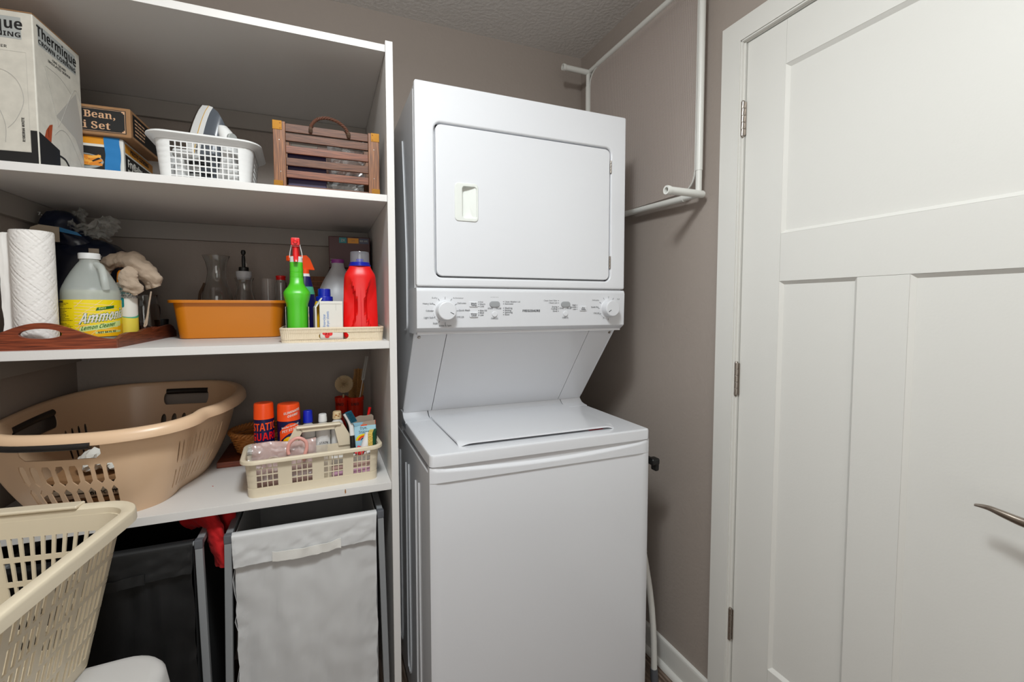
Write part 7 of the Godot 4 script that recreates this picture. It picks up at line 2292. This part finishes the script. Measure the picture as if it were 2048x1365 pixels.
func build_cups() -> void:
	for k in 2:
		var at := [Vector3(0.057, S4, -1.755), Vector3(0.1045, S4, -1.745)][k] as Vector3
		var r: float = [0.0225, 0.0282][k]
		var t := thing("red_tumbler", ["narrow red tumbler with the ball brush in it behind the caddy", "wide red tumbler with dark lettering holding brushes behind the caddy"][k], "tumbler", at, 0.0, "red tumblers")
		var h := 0.168
		var g := Geo.new()
		g.lathe([Vector2(0.0, 0.0), Vector2(r * 0.74, 0.0), Vector2(r * 0.76, 0.003), Vector2(r, h), Vector2(r - 0.0012, h), Vector2(r * 0.73, 0.006), Vector2(0.0, 0.006)], 36)
		part("glass", t, g, "red lens")
		g = Geo.new()
		g.lathe([Vector2(r * 0.985, h - 0.012), Vector2(r + 0.0005, h - 0.012), Vector2(r + 0.0008, h + 0.0008), Vector2(r - 0.0012, h + 0.0008), Vector2(r * 0.985 - 0.001, h - 0.012), Vector2(r * 0.985, h - 0.012)], 36)
		part("rim", t, g, "tumbler rim")
		g = Geo.new()
		var m := func(x: float, y: float, z: float) -> Vector3:
			var rr := lerpf(r * 0.76, r, y / h) + 0.0006
			return Vector3(sin(x / rr) * (rr + z), y, cos(x / rr) * (rr + z))
		write(g, "UNO", 0.010, func(x, y, z): return m.call(x - (0.008 if k == 0 else 0.004), y + h - 0.023, z), true, "Droid Sans", 1, 0.9)
		part("lettering", t, g, "ink")
	var rng := RandomNumberGenerator.new(); rng.seed = 4
	var t := thing("ball_brush", "round cream bristle brush standing in the narrow red tumbler", "brush", Vector3(0.0625, S4 + 0.008, -1.755))
	var g := geo(t)
	g.tube([Vector3(0.055, S4 + 0.008, -1.756), Vector3(0.064, 0.985, -1.752)], 0.003, 8)
	part("handle", t, g, "beige cap")
	g = geo(t)
	var c := Vector3(0.0665, 1.022, -1.75)
	for i in 900:
		var z := 1.0 - 2.0 * (i + 0.5) / 900.0
		var a := i * 2.39996
		var d := Vector3(sqrt(1 - z * z) * cos(a), z, sqrt(1 - z * z) * sin(a))
		g.tube([c + d * 0.012, c + (d + Vector3(rng.randf() - 0.5, rng.randf() - 0.5, rng.randf() - 0.5) * 0.12).normalized() * 0.0315], 0.00085, 4)
	part("bristles", t, g, "bristle").set_meta("kind", "stuff")
	t = thing("bottle_brush", "amber bristle bottle brush standing in the wide red tumbler", "brush", Vector3(0.105, S4 + 0.008, -1.748))
	g = geo(t)
	g.tube([Vector3(0.1, S4 + 0.008, -1.748), Vector3(0.117, 1.076, -1.758)], 0.0025, 8)
	part("wire", t, g, "bristle amber")
	g = geo(t)
	for i in 26:
		var p := Vector3(0.1045, 0.960, -1.752).lerp(Vector3(0.1165, 1.068, -1.758), i / 25.0)
		var rad := 0.0275 * minf(1.0, 0.55 + 0.45 * sin(PI * minf(1.0, (i + 4) / 22.0)))
		for j in 26:
			var a := TAU * (j + (i % 2) * 0.5) / 26
			var d := Vector3(cos(a), 0.28, sin(a))
			g.tube([p, p + d * rad * rng.randf_range(0.9, 1.05)], 0.0007, 4)
	part("bristles", t, g, "bristle amber").set_meta("kind", "stuff")
	t = thing("straw_brush", "thin white brush wand leaning out of the wide red tumbler", "brush", Vector3(0.12, S4 + 0.02, -1.72))
	g = geo(t)
	var p0 := Vector3(0.094, 0.84, -1.735); var p1 := Vector3(0.1445, 1.120, -1.725)
	g.tube([p0, p0.lerp(p1, 0.5), p0.lerp(p1, 0.52), p0.lerp(p1, 0.72)], [0.0012, 0.0012, 0.0012, 0.0012], 8)
	g.lathe([Vector2(0.0, 0.0), Vector2(0.0045, 0.003), Vector2(0.003, 0.012), Vector2(0.0, 0.012)], 10, 1, 1, p0.lerp(p1, 0.44))
	part("wire", t, g, "webbing")
	g = geo(t)
	for i in 40:
		var q := p0.lerp(p1, lerpf(0.70, 1.0, i / 39.0))
		for j in 10:
			var a := TAU * (j + i * 0.37) / 10
			g.tube([q, q + Vector3(cos(a), 0.2, sin(a)) * 0.0056], 0.0006, 4)
	part("bristles", t, g, "webbing").set_meta("kind", "stuff")
